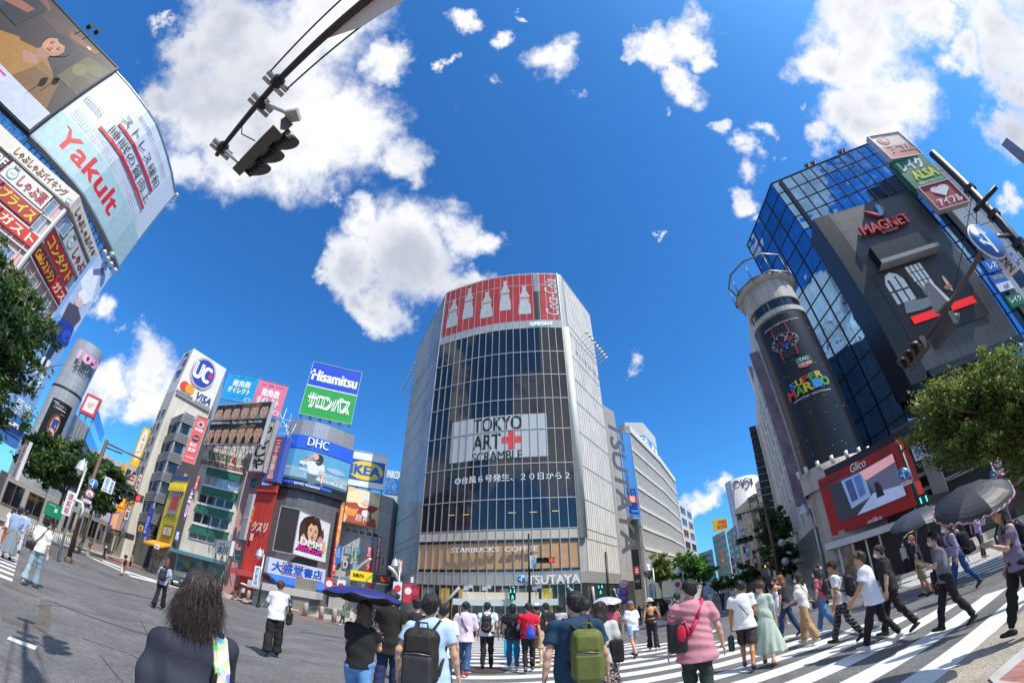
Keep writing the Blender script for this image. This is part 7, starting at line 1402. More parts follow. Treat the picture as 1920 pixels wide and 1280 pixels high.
# ================================================================ PEOPLE
def smesh(F,org,h):
    """surface nets on a sampled distance field -> vertices, quads"""
    s=F<0;nx,ny,nz=F.shape
    c=np.zeros((nx-1,ny-1,nz-1),np.int8);pos=np.zeros((nx-1,ny-1,nz-1,3),np.float32);cnt=np.zeros((nx-1,ny-1,nz-1),np.float32)
    co=[(i,j,k)for i in (0,1)for j in (0,1)for k in (0,1)]
    def V(A,o):return A[o[0]:nx-1+o[0],o[1]:ny-1+o[1],o[2]:nz-1+o[2]]
    for o in co:c+=V(s,o)
    act=(c>0)&(c<8);idx=np.argwhere(act)
    if len(idx)==0:return np.zeros((0,3)),np.zeros((0,4),int)
    I,J,K_2=idx.T;P=np.zeros((len(idx),3));n=np.zeros(len(idx))
    for a in co:
        for ax in range(3):
            if a[ax]:continue
            b=list(a);b[ax]=1;fa=F[I+a[0],J+a[1],K_2+a[2]];fb=F[I+b[0],J+b[1],K_2+b[2]];m=(fa<0)!=(fb<0)
            t=np.where(m,fa/np.where(np.abs(fa-fb)<1e-9,1,fa-fb),0);q=np.array([a]*len(idx),float);q[:,ax]+=t;P[m]+=q[m];n[m]+=1
    P=P/n[:,None]+idx;ids=-np.ones(act.shape,int);ids[I,J,K_2]=np.arange(len(idx));Q=[]
    for ax in range(3):
        sh=[slice(None)]*3;sh2=[slice(None)]*3;sh[ax]=slice(0,-1);sh2[ax]=slice(1,None)
        m=s[tuple(sh)]!=s[tuple(sh2)];e=np.argwhere(m);u,v=[(1,2),(2,0),(0,1)][ax]
        e=e[(e[:,u]>0)&(e[:,v]>0)&(e[:,u]<F.shape[u]-1)&(e[:,v]<F.shape[v]-1)]
        def g(du,dv):
            w_=e.copy();w_[:,u]-=du;w_[:,v]-=dv;return ids[w_[:,0],w_[:,1],w_[:,2]]
        q=np.stack([g(1,1),g(0,1),g(0,0),g(1,0)],1);fl=s[tuple(e.T)];q[~fl]=q[~fl][:,::-1];Q.append(q[(q>=0).all(1)])
    return P*h+np.array(org),np.concatenate(Q)
class SDF:
    def __init__(s,k=.03):s.p=[];s.k=k;s.cut=[]
    def cap(s,a,b,ra,rb=None,k=None,flat=False,el=None):s.p.append(('c',np.array(a,float),np.array(b,float),ra,ra if rb is None else rb,k,flat,el));return s
    def ell(s,c,r,k=None,rot=0.):s.p.append(('e',np.array(c,float),np.array(r,float),k,rot));return s
    def box(s,c,r,rd=.03,k=None,M=None):s.p.append(('b',np.array(c,float),np.array(r,float),rd,k,M));return s
    def fn(s,f,lo,hi,k=None):s.p.append(('f',f,np.array(lo,float),np.array(hi,float),k));return s
    def bounds(s,q):
        if q[0]=='c':m=max(q[3],q[4])*(1.0 if q[7]is None else max(q[7]));return np.minimum(q[1],q[2])-m,np.maximum(q[1],q[2])+m
        if q[0]=='e':m=max(q[2])if q[4]else q[2];return q[1]-m,q[1]+m
        if q[0]=='b':m=np.linalg.norm(q[2])if q[5]is not None else q[2];return q[1]-m,q[1]+m
        return q[2],q[3]
    def mesh(s,h,fold=0.,fseed=0,fdir=None):
        B=[s.bounds(q)for q in s.p];lo=np.min([b[0]for b in B],0)-2.5*h;hi=np.max([b[1]for b in B],0)+2.5*h
        n=np.ceil((hi-lo)/h).astype(int)+1;F=np.full(n,1.0,np.float32);ax=[lo[i]+h*np.arange(n[i])for i in range(3)]
        for q,(bl,bh)in zip(s.p,B):
            k=q[5]if q[0]=='c' else q[3]if q[0]=='e' else q[4];k=s.k if k is None else k;m=k+2.5*h
            i0=np.maximum(0,np.floor((bl-m-lo)/h).astype(int));i1=np.minimum(n,np.ceil((bh+m-lo)/h).astype(int)+1);sl=tuple(slice(a,b)for a,b in zip(i0,i1))
            X,Y,Z=np.meshgrid(*[ax[i][sl[i]]for i in range(3)],indexing='ij',sparse=True)
            if q[0]=='c':
                a,b=q[1],q[2];d=b-a;L2=max(1e-9,d@d);t=np.clip(((X-a[0])*d[0]+(Y-a[1])*d[1]+(Z-a[2])*d[2])/L2,0,1)
                ex,ey=(1,1)if q[7]is None else q[7]
                dist=np.sqrt(((X-a[0]-t*d[0])/ex)**2+((Y-a[1]-t*d[1])/ey)**2+(Z-a[2]-t*d[2])**2)-(q[3]+(q[4]-q[3])*t)
                if q[6]:u=d/math.sqrt(L2);dist=np.maximum(dist,(X-b[0])*u[0]+(Y-b[1])*u[1]+(Z-b[2])*u[2])
            elif q[0]=='e':
                c,r=q[1],q[2];x,y,z=X-c[0],Y-c[1],Z-c[2]
                if q[4]:cs_,sn_=math.cos(q[4]),math.sin(q[4]);y,z=y*cs_+z*sn_,-y*sn_+z*cs_
                k0=np.sqrt((x/r[0])**2+(y/r[1])**2+(z/r[2])**2);dist=(k0-1)*min(r)*.5*(1+1/np.maximum(k0,.3))
                dist=(k0-1)*np.where(k0>0,k0/np.maximum(1e-6,np.sqrt((x/r[0]**2)**2+(y/r[1]**2)**2+(z/r[2]**2)**2)),min(r))
            elif q[0]=='b':
                c,r,rd=q[1],q[2],q[3];x,y,z=X-c[0],Y-c[1],Z-c[2]
                if q[5]is not None:Mx=q[5];x,y,z=[Mx[i][0]*x+Mx[i][1]*y+Mx[i][2]*z for i in range(3)]
                a_,b_,c_=np.abs(x)-r[0]+rd,np.abs(y)-r[1]+rd,np.abs(z)-r[2]+rd
                dist=np.sqrt(np.maximum(a_,0)**2+np.maximum(b_,0)**2+np.maximum(c_,0)**2)+np.minimum(np.maximum(np.maximum(a_,b_),c_),0)-rd
            else:dist=q[1](X,Y,Z)+0*(X+Y+Z)
            A=F[sl];hh=np.maximum(k-np.abs(A-dist),0)/max(k,1e-6);F[sl]=np.minimum(A,dist)-hh*hh*k*.25
        X,Y,Z=np.meshgrid(*ax,indexing='ij',sparse=True)
        if fold:
            r_=np.random.default_rng(fseed);f=0
            for i in range(5):
                w_=r_.normal(size=3)*np.array([16,16,10])if fdir is None else r_.normal(size=3)*np.array(fdir);f=f+np.sin(X*w_[0]+Y*w_[1]+Z*w_[2]+r_.random()*6+1.3*np.sin(Z*9+X*7+i))
            F+=(fold/2.2*f).astype(np.float32)
        for(c,nrm)in s.cut:F=np.maximum(F,(X-c[0])*nrm[0]+(Y-c[1])*nrm[1]+(Z-c[2])*nrm[2])
        return smesh(F,lo,h)
def sdf_obj(name,S,h,m,parent,fold=0.,seed=0,fdir=None,joined=None,loc=None):
    v,f=S.mesh(h,fold,seed,fdir)
    if len(f)==0:return None
    if joined is not None:
        for(v2,f2)in joined:f=np.concatenate([f,f2+len(v)]);v=np.concatenate([v,v2])
    o=np_mesh(name,v,f,[m],None,None,(0,0,0),True);o.parent=parent
    if loc is not None:o.location=loc
    return o
SKIN=mat('skin',(.55,.33,.23),.5,var=.06,scale=6);SKIN.node_tree.nodes['Principled BSDF'].inputs['Subsurface Weight'].default_value=.1;SKIN.node_tree.nodes['Principled BSDF'].inputs['Subsurface Radius'].default_value=(.02,.01,.006)
def cloth(c,rough=.85,pat=None,bump=.45):
    if not isinstance(c,str):return c
    return mat('cloth_'+c.lstrip('#')+(str(pat)[:18]if pat else ''),c,rough,var=.2,scale=4,bump=bump,bscale=13,pat=pat)
def hairm(c):
    if c in MATS:return MATS[c]
    cc={'hair_black':(.012,.010,.010),'hair_dark':(.03,.018,.013),'hair_brown':(.10,.042,.018),'hair_orange':(.33,.12,.035),'hair_blonde':(.5,.3,.14),'hair_grey':(.15,.13,.12)}[c]
    m=mat(c,cc,.42,var=.4,scale=18,spec=.6);t=m.node_tree;P=t.nodes['Principled BSDF'];tcn=t.nodes.new('ShaderNodeTexCoord');mp=t.nodes.new('ShaderNodeMapping');mp.inputs['Scale'].default_value=(90,90,8)
    n=t.nodes.new('ShaderNodeTexNoise');n.inputs['Scale'].default_value=1;n.inputs['Detail'].default_value=4;b=t.nodes.new('ShaderNodeBump');b.inputs['Strength'].default_value=.9;b.inputs['Distance'].default_value=.02
    t.links.new(tcn.outputs['Object'],mp.inputs[0]);t.links.new(mp.outputs[0],n.inputs['Vector']);t.links.new(n.outputs['Fac'],b.inputs['Height']);t.links.new(b.outputs[0],P.inputs['Normal']);return m
HANDS={}
def hand_mesh(kind,h=.0045):
    """a hand hanging down -z from the wrist at the origin, palm facing +x; thumb leaves the side near the wrist towards +y"""
    if kind in HANDS:return HANDS[kind]
    S=SDF(.012);S.cap((0,0,.02),(0,0,-.02),.024,.026,el=(.8,1.1));S.box((0,.002,-.052),(.014,.040,.044),.013)
    curl=.35 if kind=='relax' else 1.25;L=[.068,.078,.073,.058];ys=[.031,.011,-.010,-.030]
    for L_,y,cx in zip(L,ys,(.9,1.,1.1,1.25)):
        p=np.array([0,y,-.090]);a=curl*.4*cx;q=p
        for seg,rr in ((.45,.0088),(.32,.0080),(.25,.0072)):
            a+=curl*.55*cx;nq=q+np.array([math.sin(a-.3)*1.,(y*.25),-math.cos(a-.3)])*L_*seg;S.cap(q,nq,rr,rr*.92,k=.004);q=nq
    q=np.array([.008,.034,-.025])
    for d,rr in (((.35,.75,-.75),.0115),((.55,.25,-.9),.0100)):
        d=np.array(d)/np.linalg.norm(d);nq=q+d*.034;S.cap(q,nq,rr,rr*.9,k=.008);q=nq
    HANDS[kind]=S.mesh(h);return HANDS[kind]
def frame(z_from,y_hint):
    z=np.array(z_from)/np.linalg.norm(z_from);y=np.array(y_hint)-z*np.dot(y_hint,z);y/=np.linalg.norm(y);x=np.cross(y,z);return np.stack([x,y,z],1)
def rotv(v,ax,a):
    return np.array(Matrix.Rotation(a,3,ax)@Vector(v))
PEOPLE=[]
def person(label,px=None,py=None,D=None,head=0,H=1.68,fem=False,walk=0.,armR=(0,8,12),armL=(0,8,12),lean=3,hturn=0,hnod=5,skin=None,at=None,
           top='tee',tc='#222222',tpat=None,tlen=.0,bot='trousers',bc='#222222',bpat=None,blen=0.,shoe='#d8d8d8',hair='short',hc='hair_black',hat=None,hatc='#222222',mask='#e6e6e8',group=None,fat=1.,hand='relax',wide=1.,sleeve=None,over=None):
    """D: distance for feet outside the picture (px gives the bearing); otherwise px, py is the ground contact"""
    if at is not None:x,y=at
    elif D is not None:d=ray(px,py or 1150);hh=math.hypot(d[0],d[1]);x,y=d[0]/hh*D,d[1]/hh*D
    else:x,y=G(px,py)
    dist=math.hypot(x,y);h=.0125 if dist<6 else.016 if dist<10 else.022 if dist<18 else.032
    s=H/1.72;z0=gh(x,y)+(.006 if dist<26 else.006)
    yaw=-R(head)
    rs=int(abs(x*977+y*131)*10)%10007
    # joints in body space: x right, y forward, z up
    hw=.088*s*(1.02 if fem else 1.);sw=(.165 if fem else.195)*s*(1+.4*(fat-1));C0=np.array([0,0,.93*s]);ln=R(lean)
    up=np.array([0,math.sin(ln),math.cos(ln)]);chest=C0+up*.36*s;neck=C0+up*.535*s; 
    A=walk;th=[R(21*A if A>0 else 15*A),R(-21*A if A<0 else-15*A)];kn=[R(5+16*max(0,-A)),R(5+16*max(0,A))]
    ank=[];kne=[];hips=[]
    for i,sg_ in enumerate((1,-1)):
        hp=C0+np.array([sg_*hw,0,-.02*s]);k_=hp+.435*s*np.array([sg_*.02,math.sin(th[i]),-math.cos(th[i])]);a_=k_+.415*s*np.array([0,math.sin(th[i]-kn[i]),-math.cos(th[i]-kn[i])]);hips.append(hp);kne.append(k_);ank.append(a_)
    toe=[]
    for i in (0,1):
        pt=-max(0,(kn[i]-th[i])if A!=0 and((i==0 and A<0)or(i==1 and A>0))else 0)*.9
        if(i==0 and A>0)or(i==1 and A<0):pt=R(10*abs(A))
        toe.append(pt)
    low=[]
    for i in (0,1):
        hl=ank[i]+np.array([0,-.05*s,-.062*s]);tp=ank[i]+np.array([0,math.cos(toe[i])*.17*s,math.sin(toe[i])*.17*s-.062*s]);low+=[hl[2]-.0,tp[2]]
    dz=-min(low)+.022*s
    sh_=np.array([0,0,dz]);C0=C0+sh_;chest=chest+sh_;neck=neck+sh_;hips=[a+sh_ for a in hips];kne=[a+sh_ for a in kne];ank=[a+sh_ for a in ank]
    shd=[neck+np.array([sg_*sw,-.01,-.075*s])-up*.0 for sg_ in (1,-1)];elb=[];wri=[];hfr=[]
    for i,(sg_,ar)in enumerate(((1,armR),(-1,armL))):
        sw_,ab,eb=ar[:3];inw=ar[3]if len(ar)>3 else 0
        d=np.array([0,0,-1.]);d=rotv(d,'X',R(sw_));d=rotv(d,'Y',-sg_*R(ab));e=shd[i]+d*.285*s
        d2=rotv(np.array([0,0,-1.]),'X',R(sw_+eb));d2=rotv(d2,'Y',-sg_*R(ab*.6));d2=rotv(d2,'Z',sg_*R(inw));w_=e+d2*.245*s;elb.append(e);wri.append(w_);hfr.append(d2)
    hc0=neck+up*.06*s+np.array([0,.015*s,.085*s]);hy=R(hturn);hf=np.array([-math.sin(hy),math.cos(hy)*math.cos(R(hnod)),-math.sin(R(hnod))])
    fm=.92 if fem else 1.0
    skm=SKIN if skin is None else mat('skin_'+skin.lstrip('#'),skin,.5,var=.06,scale=6)
    # ---- body: one continuous surface
    B=SDF(.028*s)
    bodyarms=True
    B.cap(C0+up*.02,C0+up*.16*s,.115*s*fat,.105*s*fat*fm,el=(1.2,.9));B.cap(C0+up*.16*s,chest+up*.04,.105*s*fat,.125*s*fat*fm,el=(1.18,.86));B.cap(shd[0],shd[1],.055*s,.055*s)
    B.cap(neck-up*.05*s,neck+up*.075*s,.055*s*fm,.050*s*fm,k=.02)
    for i in (0,1):
        B.cap(hips[i],kne[i],.083*s*fat,.052*s);B.cap(kne[i],kne[i].copy()*.6+ank[i]*.4+np.array([0,-.014*s,0]),.048*s,.049*s);B.cap(kne[i]*.6+ank[i]*.4+np.array([0,-.014*s,0]),ank[i],.048*s,.033*s);B.cap(ank[i]+np.array([0,-.02*s,-.03*s]),ank[i]+np.array([0,.12*s*math.cos(toe[i]),.12*s*math.sin(toe[i])-.04*s]),.032*s,.026*s)
        B.cap(shd[i],elb[i],.046*s*fm,.037*s*fm);B.cap(elb[i],elb[i]*.6+wri[i]*.4,.038*s*fm,.036*s*fm);B.cap(elb[i]*.6+wri[i]*.4,wri[i],.036*s*fm,.025*s*fm)
    e_=lambda a,b,c:hc0+np.array([a*math.cos(hy)-b*math.sin(hy),a*math.sin(hy)+b*math.cos(hy),c-b*math.tan(R(hnod))*.6])*s
    B.ell(e_(0,-.005,.035),np.array([.076,.096,.092])*s,k=.02);B.ell(e_(0,.022,-.035),np.array([.058,.066,.078])*s,k=.03)
    B.cap(e_(0,.092,.012),e_(0,.110,-.022),.010*s,.014*s,k=.012);B.ell(e_(0,.082,-.066),np.array([.022,.012,.010])*s,k=.01)
    for sg_ in (1,-1):B.ell(e_(sg_*.079,-.002,-.002),np.array([.012,.020,.032])*s,k=.006)
    hands=[]
    if dist<14:
        for i,sg_ in enumerate((1,-1)):
            hv,hf_=hand_mesh(hand if i==0 or hand=='grip' else 'relax');Mh=frame(-hfr[i],(0,1,0.2));hv2=hv.copy()
            if True:hv2[:,0]*=-sg_
            v3=(hv2*s)@Mh.T+wri[i];f3=hf_ if sg_<0 else hf_[:,::-1];hands.append((v3,f3))
    else:
        for i in (0,1):B.cap(wri[i],wri[i]+hfr[i]*.10*s,.030*s,.028*s);B.cap(wri[i]+hfr[i]*.10*s,wri[i]+hfr[i]*.16*s+np.array([0,.02,0]),.024*s,.016*s)
    body=sdf_obj('person',B,h*.85,skm,None,joined=hands)
    body.location=(x,y,z0);body.rotation_euler=(0,0,yaw);props(body,label,'person',group)
    f_=h
    # ---- top
    col_=cloth(tc,pat=tpat);fo=.0085 if dist<16 else.005
    hem=C0[2]-(.10+tlen)*s
    S=SDF(.035*s);w2=.030*s*wide
    S.cap(C0-up*.08*s,C0+up*.14*s,.125*s*fat+w2*.8,.115*s*fat+w2*.8,el=(1.24,.92));S.cap(C0+up*.14*s,chest+up*.05*s,.115*s*fat+w2*.7,.128*s*fat*fm+w2*.6,el=(1.24,.9));S.cap(shd[0]+np.array([-.01,0,.0]),shd[1]+np.array([.01,0,.0]),.060*s,.060*s)
    if tlen>.02:S.cap(C0-up*.08*s,C0-up*(.08+tlen)*s,.125*s*fat+w2*.9,.13*s*fat+w2*1.2,el=(1.24,.95))
    if top in ('tank','crop'):S=SDF(.03);S.cap(C0+up*(.10 if top=='crop' else-.08)*s,chest+up*.06*s,.128*s*fm,.135*s*fm,el=(1.18,.86));hem=C0[2]+(.13 if top=='crop' else-.1)*s
    sl=sleeve if sleeve is not None else{'tee':.62,'long':2.,'puff':.8,'shirt':.72,'tank':0,'crop':0}[top]
    for i in (0,1):
        r1=.060*s*(1+.35*(wide-1)); 
        if top=='puff':m_=shd[i]*.45+elb[i]*.55;S.cap(shd[i],m_,.07*s,.085*s,k=.03);S.cap(m_,elb[i],.08*s,.05*s,k=.03)
        elif 0<sl<=1:e2=shd[i]+(elb[i]-shd[i])*sl;S.cap(shd[i],e2,r1,r1*1.08,flat=True)
        elif sl>1:S.cap(shd[i],elb[i],r1,.056*s);S.cap(elb[i],wri[i]*.92+elb[i]*.08,.056*s,.044*s,flat=True)
    S.cut.append(((0,0,hem),(0,0,-1)))
    nk=neck+up*.055*s if top not in ('tank','crop')else neck-up*(.10 if top=='tank' else.16)*s;S.cut.append((nk,up))
    if top!='none':sdf_obj({'tee':'tee_shirt','long':'long_shirt','puff':'blouse','shirt':'shirt','tank':'tank_top','crop':'crop_top'}[top],S,h,col_,body,fo*1.3,rs,(9,9,13))
    # ---- bottom
    cb=cloth(bc,pat=bpat);S=SDF(.03*s)
    if bot in ('trousers','wide','flare','shorts','cuffed'):
        lo_={'trousers':(.102,.074,.066),'cuffed':(.108,.086,.082),'wide':(.112,.100,.108),'flare':(.100,.074,.105),'shorts':(.108,.095,.095)}[bot]
        S.cap(C0+up*.08*s,C0-up*.02*s,.122*s*fat,.132*s*fat,el=(1.18,.92))
        for i in (0,1):
            if bot=='shorts':e2=hips[i]+(kne[i]-hips[i])*(1.02+blen);S.cap(hips[i],e2,lo_[0]*s*fat,lo_[1]*s,flat=True)
            else:S.cap(hips[i],kne[i],lo_[0]*s*fat,lo_[1]*s);S.cap(kne[i]+np.array([0,-.008*s,0]),ank[i]+np.array([0,-.006*s,.012*s if bot!='flare' else-.01])+(kne[i]-ank[i])*(.25 if bot=='cuffed' else 0),lo_[1]*s,lo_[2]*s,flat=True)
        S.cut.append((C0+up*.10*s,up));sdf_obj('trousers' if bot!='shorts' else 'shorts',S,h,cb,body,fo*1.2,rs+3,(8,8,22))
    elif bot in ('skirt','dress'):
        zt_=C0[2]+.12*s;zb_=(.28-blen)*s;w_=.30*s if bot=='dress' else.24*s;sway=.16*s*A
        def fs(X,Y,Z,zt_=zt_,zb_=zb_,w_=w_,sway=sway):
            t=np.clip((zt_-Z)/(zt_-zb_),0,1);cy=-sway*t**1.6;cx=.10*abs(sway)*t;rr=.125*s+(w_-.10*s)*t**.8
            an=np.arctan2(Y-cy,X-cx);rho=np.sqrt(((X-cx)/1.12)**2+((Y-cy)/.95)**2);pl_=1+.055*t*np.sin(an*11+2*np.sin(Z*5))+.05*t*np.sin(an*5+1+Z*3)
            d=(rho-rr*pl_)*.75;return np.maximum(np.maximum(d,Z-zt_),zb_+.02*np.sin(an*4)-Z)
        S.fn(fs,(-w_*1.5,-w_*1.5-abs(sway),zb_-.03),(w_*1.5,w_*1.5+abs(sway),zt_+.02));sdf_obj('skirt',S,h,cb,body)
    # ---- shoes
    shm=cloth(shoe,.6,bump=.05)
    for i in (0,1):
        S=SDF(.02);ct,st=math.cos(toe[i]),math.sin(toe[i]);bz_=ank[i]+np.array([0,0,-.045*s]);S.cap(bz_+np.array([0,-.045*s,0]),bz_+np.array([0,.05*s*ct,.05*s*st]),.043*s,.046*s,el=(.9,1));S.cap(bz_+np.array([0,.05*s*ct,.05*s*st]),bz_+np.array([0,.145*s*ct,.145*s*st-.008]),.045*s,.036*s,el=(1,1));S.cap(bz_,bz_+np.array([0,-.01,.055*s]),.045*s,.042*s,flat=True)
        nn=np.array([0,-st,ct]);S.cut.append((bz_+np.array([0,0,-.032*s]),-nn));sdf_obj('shoe',S,min(h,.018)*.8,shm,body)
    # ---- hair, hat, mask, eyes
    HM=hairm(hc);hh_=h*.75
    if hair!='bald':
        S=SDF(.02*s);S.ell(e_(0,-.018,.050),np.array([.092,.106,.098])*s)
        if hair in ('short','fluffy'):S.ell(e_(0,-.055,.0),np.array([.078,.058,.075])*s); 
        if hair=='fluffy':S.ell(e_(0,-.02,.065),np.array([.108,.118,.102])*s)
        if hair=='afro':S.ell(e_(0,-.02,.05),np.array([.17,.17,.16])*s)
        if hair=='bob':S.ell(e_(0,-.035,-.01),np.array([.105,.085,.12])*s)
        if hair in ('long','wavy'):
            back_=e_(0,-.085,-.20);S.cap(e_(0,-.05,.02),e_(0,-.075,-.10),.088*s,.085*s,el=(1.05,.8));S.cap(e_(0,-.075,-.10),e_(.01,-.10,-.26 if hair=='long' else-.20),.082*s,.055*s,el=(1.15,.6))
            for sg_ in (1,-1):S.cap(e_(sg_*.075,-.01,.03),e_(sg_*.085,-.03,-.16),.03*s,.025*s)
        if hair=='bun':S.ell(e_(0,-.11,.055),np.array([.045,.045,.045])*s)
        if hair=='tail':S.cap(e_(0,-.10,.04),e_(.02,-.15,-.16),.032*s,.018*s)
        # keep the face free
        fc=e_(0,.075,-.045);fr_=np.array([math.cos(hy),math.sin(hy),0]);ff=np.array([-math.sin(hy),math.cos(hy),0])
        v,f=S.mesh(hh_,.006 if hair!='fluffy' else.012,rs,(40,40,20))
        if len(v):
            cvt=v-hc0;yf=cvt@ff;zf=cvt[:,2];xf=cvt@fr_;inface=(yf>.035*s)&(zf<.055*s)&(np.abs(xf)<.082*s)
            v[inface]-=(ff[None]*((yf[inface]-.0)*.92)[:,None]);o_=np_mesh('hair',v,f,[HM],None,None,(0,0,0),True);o_.parent=body
        if dist<14:tufts(e_,s,HM,body,rs,hair)
    if hat:
        S=SDF(.01);hm_=cloth(hatc)
        if hat=='cap':S.ell(e_(0,-.012,.062),np.array([.098,.112,.090])*s);S.cut.append((e_(0,0,.045),(0,0,-1)));S2=SDF(.01);S2.ell(e_(0,.115,.045),np.array([.075,.085,.010])*s);sdf_obj('cap',S,h*.7,hm_,body);sdf_obj('cap_peak',S2,h*.6,hm_,body)
        else:S.ell(e_(0,-.01,.075),np.array([.10,.112,.075])*s);S.ell(e_(0,-.01,.035),np.array([.165,.17,.022])*s);S.cut.append((e_(0,0,.02),(0,0,-1)));sdf_obj('sun_hat',S,h*.7,hm_,body)
    if mask and dist<26:
        S=SDF(.01);S.ell(e_(0,.052,-.042),np.array([.064,.058,.052])*s);S.cut.append((e_(0,.02,0),-np.array([-math.sin(hy),math.cos(hy),0])));sdf_obj('face_mask',S,h*.7,cloth(mask,.7,bump=.05),body)
    if dist<26:
        b=MB();em=mat('eye_dark',(.02,.015,.012),.3,var=0)
        for sg_ in (1,-1):b.lathe(tuple(e_(sg_*.030,.080,.008)),[(0,.006),(.011*s,.004),(.013*s,-.002)],em,8,axis=tuple(np.array([-math.sin(hy),math.cos(hy),0])));b.tube([tuple(e_(sg_*.017,.090,.026)),tuple(e_(sg_*.045,.080,.028))],.004*s,em,4)
        o_=b.build('eyes',None,loc=(0,0,0));o_.parent=body
    M=Matrix.Translation((x,y,z0))@Matrix.Rotation(yaw,4,'Z')
    J=dict(M=M,yaw=yaw,s=s,back=neck-up*.18*s+np.array([0,-.14*s*fat-.02*wide,0]),neck=neck,C0=C0,up=up,shR=shd[0],shL=shd[1],elR=elb[0],elL=elb[1],wR=wri[0],wL=wri[1],hR=wri[0]+hfr[0]*.10*s,hL=wri[1]+hfr[1]*.10*s,body=body,h=h,dist=dist,fat=fat,label=label)
    return J
def tufts(e_,s,m,body,seed,hair):
    """loose strands breaking up the outline of the hair"""
    rg=np.random.default_rng(seed);n=420;V=[];Fs=[]
    for i in range(n):
        a=rg.uniform(0,2*math.pi);el_=rg.uniform(-.3,1.5);r=.098 if hair!='afro' else.165
        d=np.array([math.cos(a)*math.cos(el_),math.sin(a)*math.cos(el_),math.sin(el_)])
        if d[1]>.55 and d[2]<.55:continue
        p=e_(d[0]*r*.96,-.018+d[1]*r*1.06,.050+d[2]*r*.98)
        dn=np.array([d[0]*.35,d[1]*.35-.05,-1.0 if hair!='afro' else d[2]])+rg.normal(size=3)*.35;dn/=np.linalg.norm(dn);L=rg.uniform(.03,.075)*s;w_=.0022*s
        q=p+dn*L*.5+d*.008;e=p+dn*L+d*.010*rg.random();sd_=np.cross(dn,d);sd_/=max(1e-6,np.linalg.norm(sd_));b=len(V)
        V+=[p-sd_*w_,p+sd_*w_,q+sd_*w_*.8,q-sd_*w_*.8,e+sd_*w_*.1,e-sd_*w_*.1];Fs+=[(b,b+1,b+2,b+3),(b+3,b+2,b+4,b+5)]
    if V:o_=np_mesh('hair_strands',V,Fs,[m],None,None,(0,0,0),False);o_.parent=body
def world(J,p):return J['M']@Vector(tuple(p))
def held(name,label,cat,J,p,group=None):
    o=bpy.data.objects.new(name,None);o.empty_display_size=.1;col.objects.link(o);o.location=world(J,p);o.rotation_euler=(0,0,J['yaw']);return props(o,label,cat,group)
def sub(S,h,m,root,name,c0,fold=0.,seed=1):
    """child built in body space, moved so that it hangs from root at body point c0"""
    v,f=S.mesh(h,fold,seed,(20,20,20));o=np_mesh(name,v-np.array(c0),f,[m],None,None,(0,0,0),True);o.parent=root;return o
def tubes(pts,r,m,root,name,c0,n=6):
    b=MB();b.tube([Vector(tuple(np.array(p)-np.array(c0)))for p in pts],r,m,n);o=b.build(name,None,loc=(0,0,0));o.parent=root;return o
def backpack(J,label,c,c2=None,w=.30,hgt=.44,d=.15,low=0.,group=None,pocket=True,strap=None,side=0.):
    s=J['s'];b=J['back']+np.array([side,-d*.5,-low]);cm=cloth(c,.7);cm2=cloth(c2 or c,.65);root=held('backpack',label,'backpack',J,b,group);up=J['up'];h=J['h']*.8
    Mx=np.array(Matrix.Rotation(-math.asin(up[1]),3,'X'))
    S=SDF(.03);S.box(b-up*(hgt*.5-.10),(w/2,d*.5,hgt/2),min(.10,d*.48),M=Mx.T);S.ell(b-up*(hgt-.17),(w*.5,d*.52,.10));sub(S,h,cm,root,'main_bag',b,.004,3)
    if pocket:
        S=SDF(.02);S.box(b-up*(hgt*.72-.10)+np.array([0,-d*.5,0]),(w*.42,d*.22,hgt*.26),.035,M=Mx.T);sub(S,h,cm2,root,'front_pocket',b,.003,5)
        S=SDF(.015);S.box(b-up*(hgt*.27-.10)+np.array([0,-d*.46,0]),(w*.37,d*.16,hgt*.17),.03,M=Mx.T);sub(S,h,cm,root,'top_pocket',b)
        zp=b-up*(hgt*.44-.10)+np.array([0,-d*.66,0]);tubes([zp+np.array([-w*.36,0,0]),zp+np.array([0,-.012,.012]),zp+np.array([w*.36,0,0])],.005,mat('zip_grey',(.25,.25,.26),.4,.5),root,'zip',b,5)
    t_=b+up*.10;tubes([t_+np.array([-.05,.03,0]),t_+np.array([-.04,.03,.05]),t_+np.array([.04,.03,.05]),t_+np.array([.05,.03,0])],.010,cm,root,'carry_handle',b)
    sm_=cloth(strap or c,.7)
    for sg_ in (1,-1):
        shp_=(J['shR']if sg_>0 else J['shL'])*.6+J['neck']*.4;t2=.045*s
        pts=[b+np.array([sg_*w*.25,d*.4,.08]),shp_+np.array([0,-.04,.055*s]),shp_+np.array([0,.05*s,.045*s]),shp_+np.array([sg_*.02,.125*s*J['fat'],-.08*s]),shp_+np.array([sg_*.05,.10*s,-.22*s]),b-up*(hgt-.2)+np.array([sg_*w*.5,d*.2,0])]
        q=MB(); 
        for i in range(len(pts)-1):
            a0,a1=np.array(pts[i])-b,np.array(pts[i+1])-b;q.tube([Vector(tuple(a0)),Vector(tuple(a1))],.017,sm_,6)
        o=q.build('strap',None,loc=(0,0,0));o.parent=root
    return root
